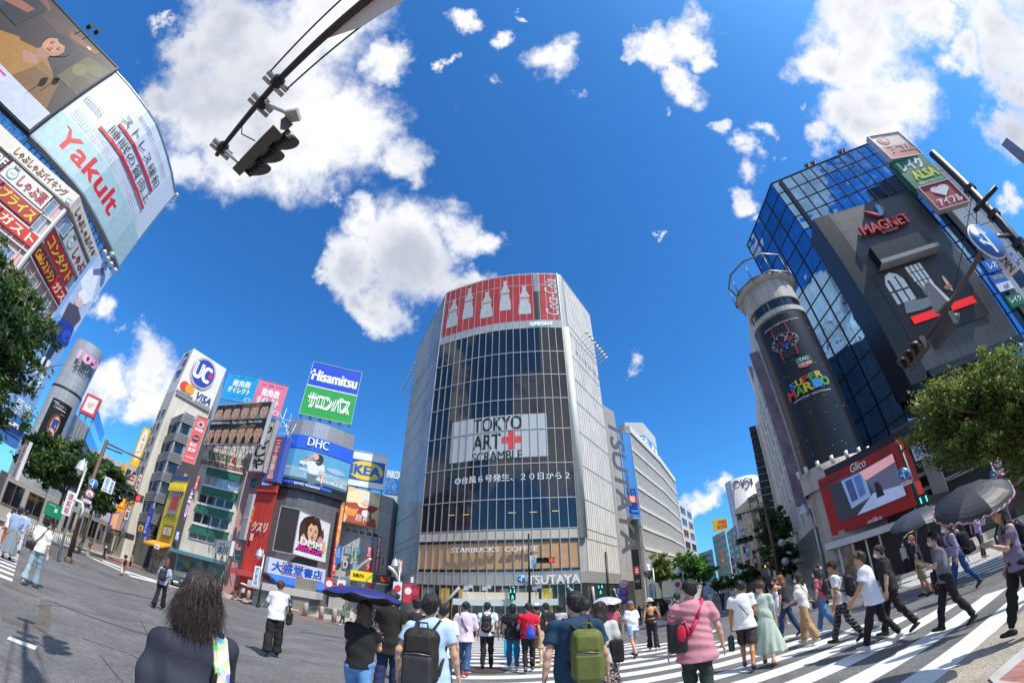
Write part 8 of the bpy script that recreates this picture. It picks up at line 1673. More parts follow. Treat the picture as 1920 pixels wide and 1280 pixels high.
def crossbag(J,label,c,side=1,size=(.13,.05,.09),drop=.02,strap='#1a1a1a',front=0.,cat='bag',sr=.009,z=None,group=None):
    """bag at one hip, strap over the opposite shoulder; side 1 = right hip"""
    s=J['s'];C0=J['C0'];p=C0+np.array([side*(.17*s*J['fat']+.03),-.06+front,-drop+.02]);root=held('shoulder_bag',label,cat,J,p,group);S=SDF(.02);S.box(p,size,min(size)*.6);sub(S,J['h']*.7,cloth(c,.5),root,'bag_body',p,.002,2)
    o_sh=(J['shL']if side>0 else J['shR']);o_sh=o_sh*.62+J['neck']*.38;sm_=cloth(strap,.7);y_=.165*s*J['fat']
    bk=[p+np.array([-side*size[0]*.8,0,size[2]]),C0+np.array([side*.08*s,-y_,.14*s]),J['neck']*.5+C0*.5+np.array([-side*.03,-y_+.01,.05*s]),o_sh+np.array([0,-.07*s,.055*s]),o_sh+np.array([0,.03*s,.062*s]),J['neck']*.5+C0*.5+np.array([-side*.05,y_-.01,.05*s]),C0+np.array([side*.1*s,y_-.01,.12*s]),p+np.array([size[0]*.5*side,.05,size[2]])]
    q=MB()
    for i in range(len(bk)-1):q.tube([Vector(tuple(bk[i]-p)),Vector(tuple(bk[i+1]-p))],sr,sm_,6)
    o=q.build('strap',None,loc=(0,0,0));o.parent=root;return root
def umbrella(J,label,c,c_in='#101014',hd='R',tilt=(0,0),rad=.48,up=.62,n=8,frill=None,top_at=None,dep=.30,pat=None,cax=None):
    p=np.array(J['h'+hd]);root=held('umbrella',label,'umbrella',J,p);ax=Matrix.Rotation(R(tilt[0]),3,'X')@Matrix.Rotation(R(tilt[1]),3,'Y')@Vector((0,0,1))
    if top_at is not None:dv_=Vector(tuple(np.array(top_at,float)-p));up=dv_.length;ax=dv_.normalized()
    sx_=ax
    if cax:ax=Vector(cax).normalized()
    e=ax.orthogonal().normalized();g_=ax.cross(e);top=(sx_ if top_at is not None else ax)*up;T=[]
    b=MB();b.tube([-(top.normalized())*.12,top,top+ax*.05],.006,mat('shaft_steel',(.3,.3,.3),.3,.8),6);o=b.build('shaft',None,loc=(0,0,0));o.parent=root
    b=MB();b.tube([-ax*.14,ax*.02],.014,DKM,8);o=b.build('handle',None,loc=(0,0,0));o.parent=root
    def can(m,inner,nm):
        b=MB();vs=[];fs=[];rings=7;sg_n=n*4
        for j in range(rings+1):
            t=j/rings; 
            for i in range(sg_n):
                a=2*math.pi*i/sg_n;w_=abs(math.sin(a*n/2));r=rad*math.sin(t*1.25)/math.sin(1.25)*(1-.055*w_*t);z=-rad*dep*2*(1-math.cos(t*1.25))/(1-math.cos(1.25))*.5+.012*w_*t*0-.03*w_*t*t
                vs.append(top+(e*math.cos(a)+g_*math.sin(a))*(r-inner)+ax*(z-inner))
        for j in range(rings):
            for i in range(sg_n):fs.append((j*sg_n+i,j*sg_n+(i+1)%sg_n,(j+1)*sg_n+(i+1)%sg_n,(j+1)*sg_n+i))
        b.add(vs,fs,m,False);o=b.build(nm,None,loc=(0,0,0));o.parent=root;return vs[-sg_n:]
    rim=can(cloth(c,.55,pat=pat,bump=.04),0,'canopy');can(cloth(c_in,.6,bump=.04),.006,'lining')
    b=MB()
    for i in range(n):
        a=2*math.pi*i/n;q=[top+(e*math.cos(a)+g_*math.sin(a))*(rad*math.sin(t*1.25)/math.sin(1.25)-.008)+ax*(-rad*dep*2*(1-math.cos(t*1.25))/(1-math.cos(1.25))*.5-.012)for t in (0,.35,.7,1)];b.tube(q,.0035,MATS['shaft_steel'],4);b.tube([top*.72,q[1].lerp(q[2],.4)],.003,MATS['shaft_steel'],4)
    o=b.build('ribs',None,loc=(0,0,0));o.parent=root
    if frill:
        b=MB();fm_=cloth(frill,.7);k=len(rim); 
        for i in range(k):p0,p1=rim[i],rim[(i+1)%k];b.tube([p0+ax*.01*math.sin(i*1.9),(p0+p1)/2-ax*.02,p1+ax*.01*math.sin(i*1.9+1.9)],.014,fm_,5)
        o=b.build('frill',None,loc=(0,0,0));o.parent=root
    return root
def tote(J,label,c,hd='R',size=(.16,.05,.16),drop=.30,sc=.01,strap=None,cat='bag',name='tote_bag',shoulder=False,group=None):
    p0=np.array(J['h'+hd]);sg_=1 if hd=='R' else-1
    if shoulder:p0=(J['shR']if hd=='R' else J['shL'])+np.array([sg_*.03,0,.04])
    p=p0+np.array([sg_*.02 if not shoulder else sg_*.09,-.03,-drop]);root=held(name,label,cat,J,p,group);S=SDF(.02);S.box(p,(size[1],size[0],size[2]),.035);sub(S,J['h']*.8,cloth(c,.6),root,'bag_body',p,.004,4)
    q=MB()
    for dy in (-1,1):q.tube([Vector(tuple(v))for v in ((0,dy*size[0]*.5,size[2]*.9),(-(p-p0)[0]*.5,dy*.03,(p0-p)[2]*.75),(-(p-p0)[0],dy*.01,(p0-p)[2]))],sc,cloth(strap or c,.7),6)
    o=q.build('handles',None,loc=(0,0,0));o.parent=root;return root
W_='#dcdde0'
# --- nearest figures
J=person('person with windblown dark hair in a dark blue top, closest at the lower left',px=370,py=1200,D=2.12,head=-62,H=1.60,fem=True,walk=.5,lean=6,top='long',tc='#2b2f3d',bot='trousers',bc='#1c1d22',hair='wavy',hc='hair_dark',hnod=12,hturn=-20,armR=(20,12,40),armL=(-10,14,20),mask=None)
wild=MB();rg=np.random.default_rng(5);HMd=hairm('hair_dark')
hc_=J['neck']+np.array([0,.02,.13]);V=[];Fs=[]
for i in range(6500):
    d=rg.normal(size=3);d/=np.linalg.norm(d)
    if d[2]<-.5:continue
    p=hc_+d*np.array([.10,.115,.115])*rg.uniform(.86,1.0);L=rg.uniform(.05,.15)*(1 if rg.random()<.93 else 1.4);dn=np.array([d[0]*.35-.12,d[1]*.25-.38,-1.0+d[2]*.15])+np.array([math.sin(p[2]*31+p[0]*12),math.sin(p[0]*28+p[1]*17),0])*.22+rg.normal(size=3)*.13;dn/=np.linalg.norm(dn);sd_=np.cross(dn,rg.normal(size=3));sd_/=np.linalg.norm(sd_);w_=.0011;b0=len(V);seg=5;cv=rg.normal(size=3)*.05+np.array([math.sin(p[2]*40)*.08,-.10,0]);cv[2]-=.05
    for k in range(seg+1):t=k/seg;q=p+dn*L*t+cv*L*t*t;V+=[q-sd_*w_*(1-t*.8),q+sd_*w_*(1-t*.8)]
    for k in range(seg):Fs.append((b0+2*k,b0+2*k+1,b0+2*k+3,b0+2*k+2))
o_=np_mesh('windblown_hair',V,Fs,[HMd],None,None,(0,0,0),False);o_.parent=J['body']
bag=crossbag(J,'black shoulder bag with a silver bar worn by the nearest person','#121214',side=-1,size=(.20,.09,.15),drop=.02,strap='#141416',sr=.014)
p_=J['shR']*.5+J['neck']*.5;root=held('patterned_strap','wide multicoloured patterned bag strap on the nearest shoulder','strap',J,p_)
pm=mat('rainbow_cloth',(.5,.5,.5),.8,var=0,pat=('cells',26,1));q=MB()
pts=[p_+np.array([.0,-.10,-.42]),p_+np.array([0,-.155,-.26]),p_+np.array([0,-.15,-.10]),p_+np.array([0,-.09,.03]),p_+np.array([0,.0,.07]),p_+np.array([0,.09,.02]),p_+np.array([0,.15,-.15])]
for a,b in zip(pts[:-1],pts[1:]):
    a,b=a-p_,b-p_;q.add([tuple(a+np.array([-.035,0,0])),tuple(a+np.array([.035,0,0])),tuple(b+np.array([.035,0,0])),tuple(b+np.array([-.035,0,0])),tuple(a+np.array([-.035,.012,-.004])),tuple(a+np.array([.035,.012,-.004])),tuple(b+np.array([.035,.012,-.004])),tuple(b+np.array([-.035,.012,-.004]))],[(0,1,2,3),(7,6,5,4),(0,3,7,4),(1,5,6,2)],pm)
o=q.build('strap_band',None,loc=(0,0,0));o.parent=root
J=person('person in white polo shirt and baggy black trousers looking down, alone on the road',505,1228,head=-18,H=1.70,walk=.35,tc='#e6e6e6',bot='wide',bc='#17171a',shoe='#26365c',hair='short',hc='hair_brown',hnod=35,armR=(12,14,75,-30),armL=(12,14,75,-30),mask=None,wide=1.5,fat=1.05,top='shirt')
tote(J,'black satchel hanging at the right hip of the white polo shirt','#131315','R',(.15,.06,.14),.52,.012,shoulder=True)
J=person('person in black top and light blue jeans under the navy parasol',px=672,py=1220,D=5.4,head=-8,H=1.60,fem=True,walk=-.9,tc='#17171a',bot='trousers',bc='#5e8fc2',hair='long',hc='hair_brown',armL=(38,12,70,-10),armR=(25,10,95,10),hand='grip',hnod=15,hturn=20,mask=W_,shoe='#caa',tlen=-.05)if False else person('person in black top and light blue jeans under the navy parasol',px=672,py=1220,D=5.4,head=-8,H=1.60,fem=True,walk=-.9,tc='#17171a',bot='trousers',bc='#5e8fc2',hair='long',hc='hair_brown',armL=(38,12,70,-10),armR=(25,10,95,10),hand='grip',hnod=15,hturn=20,mask=W_,shoe='#caaaaa',tlen=-.05)
umbrella(J,'navy blue folding parasol with a black lining held low over long brown hair','#23286e','#08080c','R',rad=.50,top_at=(-.05,.05,1.80),cax=(.03,.10,1),dep=.24)
rt=held('phone','dark smartphone held out in front of the navy parasol holder','phone',J,J['hL']+np.array([0,.05,.04]));b=MB();b.box(-.038,.038,-.004,.006,-.07,.08,DKM);o=b.build('case',None,loc=(0,0,0));o.parent=rt;o.rotation_euler=(R(-35),0,R(20))
J=person('tall person in an oversized black tee and dark jeans with rolled cuffs',722,1280,D=7.6,head=2,H=1.76,walk=.4,tc='#16130f',bot='cuffed',bc='#17264d',shoe='#b9a79a',wide=1.8,tlen=.12,hair='fluffy',fat=1.08,hturn=-25,armR=(-5,6,10),armL=(8,6,10))
J=person('person in a light blue tee with a huge black backpack, centre front',px=800,py=1200,D=4.8,head=3,H=1.70,walk=.3,tc='#a9c3dc',bot='shorts',bc='#161d38',bpat=('stripes',(.10,.13,.25),.03,'x',.6),shoe='#222222',hair='fluffy',fat=1.06,wide=1.7,tlen=.06,armL=(-14,22,28,25),armR=(6,14,14),hnod=10)
backpack(J,'huge black two pocket backpack worn over the light blue tee','#1c1a18','#2a2a2c',.35,.58,.24,-.02)
J=person('person in a dark hooded top partly hidden left of the huge backpack',px=778,py=1150,D=9.3,head=4,H=1.68,top='long',tc='#241c20',hair='fluffy',bc='#222226',walk=.3)
J=person('person in a plain white tee partly hidden right of the huge backpack',px=828,py=1150,D=7.2,head=5,H=1.62,tc='#e0e3e6',bc='#3a3a40',walk=.2,wide=1.6)
J=person('person in a loose pale pink shirt, jeans and red shoes on the crossing',866,1266,head=4,H=1.70,walk=-.75,top='long',tc='#d6c3d3',bot='trousers',bc='#33517c',shoe='#a8262c',hair='short',wide=1.8,tlen=.05,armL=(-6,16,14),armR=(6,14,45,20),hturn=15);crossbag(J,'thin brown sling strap and pouch across the pale pink shirt','#4a3a36',1,(.05,.04,.05),.0,'#4b3a40',.18,sr=.016)
J=person('person in a white tee, black trousers and small black backpack on the crossing',909,1253,head=2,H=1.70,walk=.45,tc='#d3d9e6',bot='trousers',bc='#1b1a1e',shoe='#17171a',hair='short',wide=1.4,hturn=-20,armR=(-6,12,14));backpack(J,'small black backpack with an orange cord on the white tee','#18181c',None,.26,.42,.14);tubes([J['back']+np.array([-.08,-.19,-.22]),J['back']+np.array([.02,-.2,-.26]),J['back']+np.array([.09,-.19,-.18])],.008,cloth('#d8601c'),[o for o in col.objects if o.name.startswith('backpack')][-1],'cord',J['back']+np.array([0,-.07,0]))
J=person('person in a black tee and blue jeans with a slanted navy waist bag',958,1257,head=0,H=1.66,walk=-.35,tc='#1a1a1d',bot='trousers',bc='#23598c',shoe='#c9c9cc',hair='bob',hc='hair_black',wide=1.7,tlen=.03,armL=(5,10,25),armR=(5,10,40,20),hnod=12);crossbag(J,'slanted navy waist bag worn across the back of the black tee','#232a52',1,(.13,.045,.07),-.14,'#232a52',-.13,sr=.014)
J=person('person in a bright red tee with a blue drawstring sack',988,1260,head=-2,H=1.68,walk=.6,tc='#d00f32',bot='trousers',bc='#17171a',shoe='#55504a',hair='short',hturn=15,armR=(-8,12,12),armL=(8,12,60,10),wide=1.4)
p=J['back']+np.array([.03,-.10,-.25]);rt=held('drawstring_bag','bright blue drawstring sack on the red tee','bag',J,p);S=SDF(.03);S.cap(p+np.array([0,0,.14]),p-np.array([0,0,.08]),.03,.115,el=(1.1,.6));sub(S,.012,cloth('#1b44b8',.6),rt,'sack',p,.006,3);ftf=Fac([(-.06,-.085),(.06,-.085)])
for sg_ in (1,-1):tubes([p+np.array([0,0,.15]),J['shR' if sg_>0 else 'shL']*.6+J['neck']*.4+np.array([0,-.05,.05])],.005,cloth('#3a1420'),rt,'cord',p)
J=person('person in a white cap, black tee and beige shorts on the crossing',1004,1250,head=3,H=1.68,walk=-.7,tc='#1d1815',bot='shorts',bc='#b79f7c',shoe='#cfe08a',hair='short',hat='cap',hatc='#e4e8f2',wide=1.4,armR=(-6,16,35),hturn=20);crossbag(J,'cream pouch bag on the white capped person','#cbbf9f',-1,(.08,.06,.13),.0,'#d8cdb0',-.05,sr=.012)
J=person('person in dark clothes with black shorts behind the beige shorts',1022,1243,head=2,H=1.68,walk=.4,tc='#17181d',bot='shorts',bc='#16161a',shoe='#d7d7cf',hair='short',wide=1.4)
J=person('person in a grey top and black trousers with a dark red handbag',1050,1234,head=-4,H=1.62,fem=True,walk=.4,tc='#b3a9b8',bot='wide',bc='#17161a',hair='bob',armL=(10,14,60));tote(J,'dark red handbag of the grey topped person','#6f2230','L',(.17,.07,.11),.42,shoulder=True)
J=person('big person in a blue tee and patterned shorts with the green backpack',px=1077,py=1200,D=4.5,head=6,H=1.74,walk=.3,tc='#12374f',bot='shorts',bc='#3a342f',bpat=('stripes',(.55,.52,.47),.055,'z',.45),shoe='#222222',hair='short',hc='hair_black',fat=1.12,wide=1.6,tlen=.06,armL=(-12,15,12),armR=(10,14,20),hturn=28,mask='#c9c9cc',blen=.1)
backpack(J,'soft olive green backpack with black straps','#5c6427','#59612a',.30,.50,.17,.0,side=.09,strap='#1a1c20')
J=person('person in a white blouse and long black floral skirt',px=1125,py=1200,D=6.3,head=10,H=1.63,fem=True,walk=-.5,top='puff',tc='#b9bab8',bot='skirt',bc='#17161a',bpat=('blobs',(.38,.27,.24),26,.42,(.30,.26,.28)),hair='long',hc='hair_dark',wide=1.4,shoe='#2a2a2a',blen=.02);crossbag(J,'black shoulder bag of the floral skirt','#17171a',1,(.10,.06,.16),-.05,'#222222')
J=person('person in a navy cap and navy top behind the green backpack',px=1097,py=1160,D=8.0,head=0,H=1.69,tc='#1d2740',hat='cap',hatc='#141b33',walk=.2)
J=person('person in a pink top and dark jeans under the floral parasol',1149,1236,head=5,H=1.60,fem=True,walk=.4,tc='#b5596a',bot='trousers',bc='#20375e',hair='long',hc='hair_dark',armL=(20,8,110),hand='grip');umbrella(J,'white parasol printed with blue grey flowers','#c4c8d4','#8f93a4','L',rad=.42,top_at=(-.12,-.05,1.82),cax=(0,-.2,1),pat=('blobs',(.12,.14,.24),24,.38));tote(J,'cream tote bag beside the pink top','#cfc4a6','R',(.15,.04,.19),.48,shoulder=True)
J=person('person in a blue cap with long orange hair, white shirt and denim shorts',1186,1234,head=-12,H=1.60,fem=True,walk=.9,top='shirt',tc='#e4e6ea',bot='shorts',bc='#8fa9c4',blen=-.45,shoe='#2c2c34',hair='long',hc='hair_orange',hat='cap',hatc='#5f8ec8',wide=1.6,armL=(8,10,30),tlen=.02)
J=person('person in a white bucket hat, black crop top and black trousers',1222,1221,head=12,H=1.62,fem=True,walk=-.5,top='crop',tc='#17161a',bot='flare',bc='#17171b',hair='short',hc='hair_dark',hat='bucket',hatc='#e2e2e0',armR=(18,28,50),armL=(-10,14,20),skin='#c98f6c',shoe='#c9c9c9')
J=person('person in black boots mostly hidden behind the pink checked shirt',px=1277,py=1226,D=12.6,head=-30,H=1.66,tc='#222226',bc='#1a1a1d',walk=.6,shoe='#111114')
J=person('big person in a pink checked shirt and dark cap with a red sling bag',px=1300,py=1200,D=5.9,head=18,H=1.78,walk=-.4,top='shirt',tc='#b5586a',tpat=('plaid',(.66,.42,.46),.014,.3),bot='trousers',bc='#26332f',shoe='#222222',hair='short',hat='cap',hatc='#26232f',fat=1.14,wide=1.8,tlen=.10,armL=(4,16,12),armR=(0,18,16),hturn=22)
rt=crossbag(J,'black and red sling bag slanting across the pink checked back','#19161a',-1,(.12,.075,.20),-.12,'#c41c4c',-.10,sr=.026);S=SDF(.02);p=J['C0']+np.array([-(.17*J['s']*J['fat']+.03),-.16,.14]);S.ell(p+np.array([.05,-.09,.05]),(.06,.02,.11));c0_=J['C0']+np.array([-(.17*J['s']*J['fat']+.03),-.16,.14]);sub(S,.012,cloth('#c41c3c'),rt,'red_panel',c0_)
J=person('person in a white tee and brown shorts carrying a green paper bag',1402,1258,head=32,H=1.70,walk=-.8,tc='#e6e3e0',bot='shorts',bc='#3a3133',shoe='#4a4550',hair='short',wide=1.8,tlen=.04,hturn=40,armL=(-4,10,14),hand='grip',skin='#b97a4c',mask='#d9d6d2');tote(J,'dark green glossy paper shopping bag with orange handles','#12402a','L',(.14,.055,.15),.24,.006,strap='#c96a2a',name='paper_bag');crossbag(J,'thin dark sling strap with pouch over the white tee','#2a2a30',1,(.05,.04,.07),0,'#3a3a40',.05)
J=person('person in a long pale green dress blowing backwards',1440,1251,head=35,H=1.60,fem=True,walk=-.6,top='puff',tc='#b3c4b3',tpat=('blobs',(.35,.42,.36),60,.3),bot='dress',bc='#b3c4b3',bpat=('blobs',(.35,.42,.36),60,.3),hair='bun',hc='hair_brown',shoe='#a3623c',hturn=30,armL=(-5,10,15))
J=person('person in a white sleeveless dress with bare arms behind the green dress',1464,1180,head=-38,H=1.62,fem=True,walk=.6,top='tank',tc='#e3e4ea',bot='dress',bc='#e3e4ea',blen=-.2,hair='bun',hc='hair_brown',armL=(16,14,30),armR=(-18,12,8),skin='#c08a66');tote(J,'navy bag carried by the white dress','#20264e','L',(.17,.05,.15),.3)
J=person('person with bright orange brown hair, dark jacket and jeans',1478,1199,head=-30,H=1.66,fem=True,walk=-.8,tc='#26262c',bot='trousers',bc='#1f3c63',hair='wavy',hc='hair_orange',shoe='#222222')
J=person('person in a gauzy white blouse and wide beige trousers',1515,1212,head=-26,H=1.60,fem=True,walk=.7,top='puff',tc='#e0dcd6',bot='wide',bc='#b08c66',hair='wavy',hc='hair_dark',shoe='#cfc9b4',armL=(10,14,60));crossbag(J,'navy handbag with a gold emblem at the back of the white blouse','#161a34',1,(.12,.05,.09),.06,'#c9ba8a',-.14);rt=held('bag_emblem','gold emblem','emblem',J,J['C0'])if False else None
J=person('person in a pink tee and blue jeans with a floral backpack',1548,1190,head=-28,H=1.62,fem=True,walk=.9,tc='#b8606e',bot='trousers',bc='#4d7aa6',hair='long',hc='hair_black',shoe='#c9c9c9');backpack(J,'black and white floral backpack on the pink tee','#2a2a2c',None,.27,.38,.14,pocket=False)
J=person('person in a cap, white shirt and black checked trousers with a black backpack',1586,1211,head=-42,H=1.68,walk=.95,top='shirt',tc='#d8d6d6',bot='trousers',bc='#16161a',bpat=('plaid',(.30,.31,.34),.085,.93),hair='short',hat='cap',hatc='#17171a',shoe='#131316',armL=(4,8,12),wide=1.5,mask=None,skin='#b57a52');backpack(J,'black backpack on the white shirt above checked trousers','#141417',None,.29,.44,.17)
J=person('person in a big white tee and black trousers striding left in front',1650,1220,head=-48,H=1.70,walk=-1.0,tc='#dfe3ee',bot='trousers',bc='#17171c',hair='fluffy',hc='hair_dark',shoe='#cfc9c4',armL=(28,12,12),wide=1.9,tlen=.05,lean=8,mask=None,skin='#c08a66')
J=person('person in a black shirt and black trousers behind the big white tee',1683,1196,head=-45,H=1.72,walk=.95,top='shirt',tc='#1c1b1f',bot='trousers',bc='#17171b',hair='short',hc='hair_black',shoe='#4a3626',wide=1.7,lean=5);crossbag(J,'black tote hanging on the black shirt','#1b1b1e',1,(.10,.06,.16),.0,'#1b1b1e')
J=person('person in a navy striped shirt and black trousers holding the dark umbrella',1790,1186,head=-50,H=1.62,fem=True,walk=.9,top='shirt',tc='#2e3346',tpat=('stripes',(.33,.34,.40),.016,'z',.3),bot='trousers',bc='#151518',hair='tail',hc='hair_black',shoe='#17130f',armL=(35,10,90,10),hand='grip',lean=4,mask='#d6cccf');umbrella(J,'wide dark grey umbrella held by the striped shirt','#3a3d4a','#14141a','L',rad=.54,top_at=(-.16,.22,2.10),cax=(-.22,.05,1));tote(J,'large black tote bag swinging behind the striped shirt','#16181f','R',(.19,.07,.20),.55,shoulder=True)
J=person('bald person in a navy tee and beige shorts',1735,1123,head=-35,H=1.72,walk=.35,tc='#141a30',bot='shorts',bc='#8f8465',hair='bald',hc='hair_black',shoe='#141414',skin='#b8764e',wide=1.5,mask='#cfd6e2')
J=person('person in blue jeans under a bulky black backpack',1810,1116,head=-60,H=1.74,walk=1.0,top='long',tc='#8a86a8',bot='trousers',bc='#1b4478',hair='short',shoe='#111114',lean=12);backpack(J,'bulky black backpack with orange trim worn by the striding person in jeans','#151518','#1c1512',.34,.56,.26)
J=person('person under the small grey umbrella behind the bulky backpack',1808,1062,head=-40,H=1.58,fem=True,walk=.4,tc='#d2d2dc',bot='shorts',bc='#444444',hair='short',armR=(25,10,110),hand='grip');umbrella(J,'small grey umbrella behind the bulky black backpack','#5d6674','#2a2d35','R',rad=.42,top_at=(.1,.1,1.86))
J=person('person in a lilac shirt and dark jeans hands raised to the face',1846,1052,head=170,H=1.66,fem=True,walk=.3,top='long',tc='#b0a5cf',bot='trousers',bc='#172b45',hair='short',hc='hair_brown',shoe='#b39b78',armR=(50,10,95,25),armL=(50,10,95,25),mask=None,hat='bucket',hatc='#b99a9a')
J=person('person in a navy top with a navy rucksack behind the lilac shirt',1824,1032,head=-70,H=1.64,tc='#16203a',bot='shorts',bc='#1a2136',shoe='#222222',hair='short',hc='hair_brown')
J=person('person in a lilac grey tee and black trousers holding the frilled umbrella',px=1915,py=1110,D=6.9,head=-55,H=1.64,fem=True,walk=.9,tc='#77748c',bot='trousers',bc='#121216',hair='long',hc='hair_black',armL=(35,12,85,10),hand='grip',shoe='#111111',mask=None);umbrella(J,'large black umbrella with a dusty pink frilled edge at the right','#22242c','#0c0c10','L',rad=.56,top_at=(-.30,.45,2.00),cax=(-.42,.1,1),frill='#a57f86');backpack(J,'grey and black backpack at the right picture edge','#2a2b31',None,.26,.42,.15)
gS='people waiting by the shop under the red screen'
J=person('waiting person in a cream top and black trousers by the shop grille',1701,1082,head=180,H=1.60,fem=True,tc='#b9b0a6',bot='trousers',bc='#151518',hair='long',hc='hair_dark',shoe='#151515',walk=.2,group=gS)
J=person('waiting person in a pale green top and jeans under a white parasol',1723,1079,head=190,H=1.60,fem=True,tc='#8fa890',bot='trousers',bc='#2f5068',hair='long',hc='hair_dark',armR=(30,10,100),hand='grip',group=gS);umbrella(J,'white parasol tilted over the pale green top','#dcdad6','#33302e','R',rad=.42,top_at=(.12,-.0,1.85))
J=person('waiting person in a white top nearest the red screen post',1670,1083,head=180,H=1.58,fem=True,tc='#cfc9c6',bot='trousers',bc='#1a1a1e',hair='long',hc='hair_dark',group=gS)
J=person('waiting person in dark clothes beside the white topped one',1656,1088,head=170,H=1.66,tc='#2a2a33',bot='trousers',bc='#1a1a1e',group=gS)
# --- right behind crowd
gC='walkers beyond the right end of the crossing'
J=person('walker in a long red skirt and white top beside the black van',1258,1180,head=80,H=1.60,fem=True,tc='#d2cfd0',bot='skirt',bc='#b8402f',hair='long',hc='hair_brown',walk=.5,group=gC)
for(x,y,hd_,fem,tc,bot,bc,hc,lb)in ((1233,1166,100,True,'#dfe0e4','shorts','#b7ab95','hair_blonde','walker in a white tee and pale shorts left of the red skirt'),(1332,1146,180,False,'#e0e0e0','shorts','#141417','hair_black','far walker in a white top and black shorts on the avenue crossing'),(1354,1150,170,False,'#1f2f55','trousers','#232a3c','hair_black','far walker in a navy shirt on the avenue crossing'),(1272,1170,60,True,'#c9b8a0','trousers','#3a3a40','hair_dark','far walker in a tan top right of the red skirt'),(1157,1166,20,False,'#c9962a','trousers','#3a3226','hair_black','small walker in a mustard yellow top below the round signs'),(1197,1168,10,True,'#2b3350','trousers','#1c1c22','hair_dark','small walker in navy left of the white bucket hat'),(1545,1142,140,False,'#22242c','trousers','#1a1a1e','hair_black','dark dressed walker between the pink tee and the checked trousers'),(1436,1130,160,True,'#20222b','trousers','#17171a','hair_dark','dark dressed walker behind the green dress')):
    person(lb,x,y,head=hd_,H=1.60 if fem else 1.70,fem=fem,tc=tc,bot=bot,bc=bc,hc=hc,hair='long' if fem else 'short',walk=random.choice((-.6,.6)),group=gC)
gQ='people around the kiosk and tower entrance'
for(x,D,tc,bc,fem,lb,hd_)in ((971,26,'#d9d4cf','#b9b0a6',True,'small masked person in white facing the viewer behind the red tee',180),(1043,30,'#d9cf8a','#24355c',False,'small person in a yellow top left of the grey top',0),(742,24,'#2a2326','#202024',False,'person in a dark top beneath the lane banners',20),(795,40,'#c9c4bd','#cfc9c0',True,'distant person in white beside the tower door',30),(940,34,'#3a3a42','#2a2a30',False,'distant person in grey in front of the kiosk',160),(1118,30,'#3b3f58','#20222c',False,'distant person in blue grey at the corner braces',150),(1078,36,'#8a6a5a','#2c2c33',True,'distant person in brown near the right end of the kiosk',170),(700,34,'#4a4a50','#222226',False,'distant person in grey just right of the parasol',40),(1205,40,'#5c6a86','#24242b',False,'distant person in denim blue below the slim tree',190),(640,36,'#1f8a3a','#2a2a2f',True,'distant person in bright green behind the parasol tip',90)):
    person(lb,px=x,py=1150,D=D,head=hd_,H=1.58 if fem else 1.69,fem=fem,tc=tc,bc=bc,hair='long' if fem else 'short',hc='hair_dark',walk=random.choice((-.5,.5)),group=gQ)
# --- left side
J=person('person in a white square necked blouse and pale flared jeans with a crossbody bag',52,1093,head=-40,H=1.60,fem=True,walk=.6,top='puff',tc='#e0dcd8',bot='flare',bc='#8aa0aa',hair='bob',hc='hair_black',shoe='#cfc4b8',armR=(-4,12,10),skin='#d09a7c',hturn=-15);crossbag(J,'small black chain crossbody bag at the pale jeans','#151310',-1,(.11,.06,.09),.03,'#17120f',-.03,sr=.013)
rt=held('bottle','small clear drink bottle in the hand of the white bloused person','bottle',J,J['hR']);b=MB();b.lathe((0,0,-.10),[(0,0),(.03,0),(.032,.12),(.012,.16),(.012,.19),(0,.19)],mat('clear_bottle',(.6,.65,.75),.1,.1),12);o=b.build('flask',None,loc=(0,0,0));o.parent=rt
J=person('person in a blue grey blouse and long grey skirt at the left edge',8,1043,head=-45,H=1.60,fem=True,walk=.3,top='puff',tc='#8ea3c9',bot='skirt',bc='#7d858e',hair='bob',hc='hair_dark',shoe='#1a1a1a',blen=.05)
J=person('person in a light blue shirt and white trousers at the left edge',26,1030,head=-48,H=1.70,walk=.5,top='shirt',tc='#9fb6dc',bot='trousers',bc='#d3d6dc',hair='short',shoe='#1a1a1a',armR=(-4,12,14))
J=person('person with fair hair in white behind the crossbody bag wearer',66,1035,head=-40,H=1.58,fem=True,walk=.2,top='puff',tc='#d9cfcf',bc='#6a5a4c',hair='wavy',hc='hair_blonde')
gL='small figures at the left pavement corner'
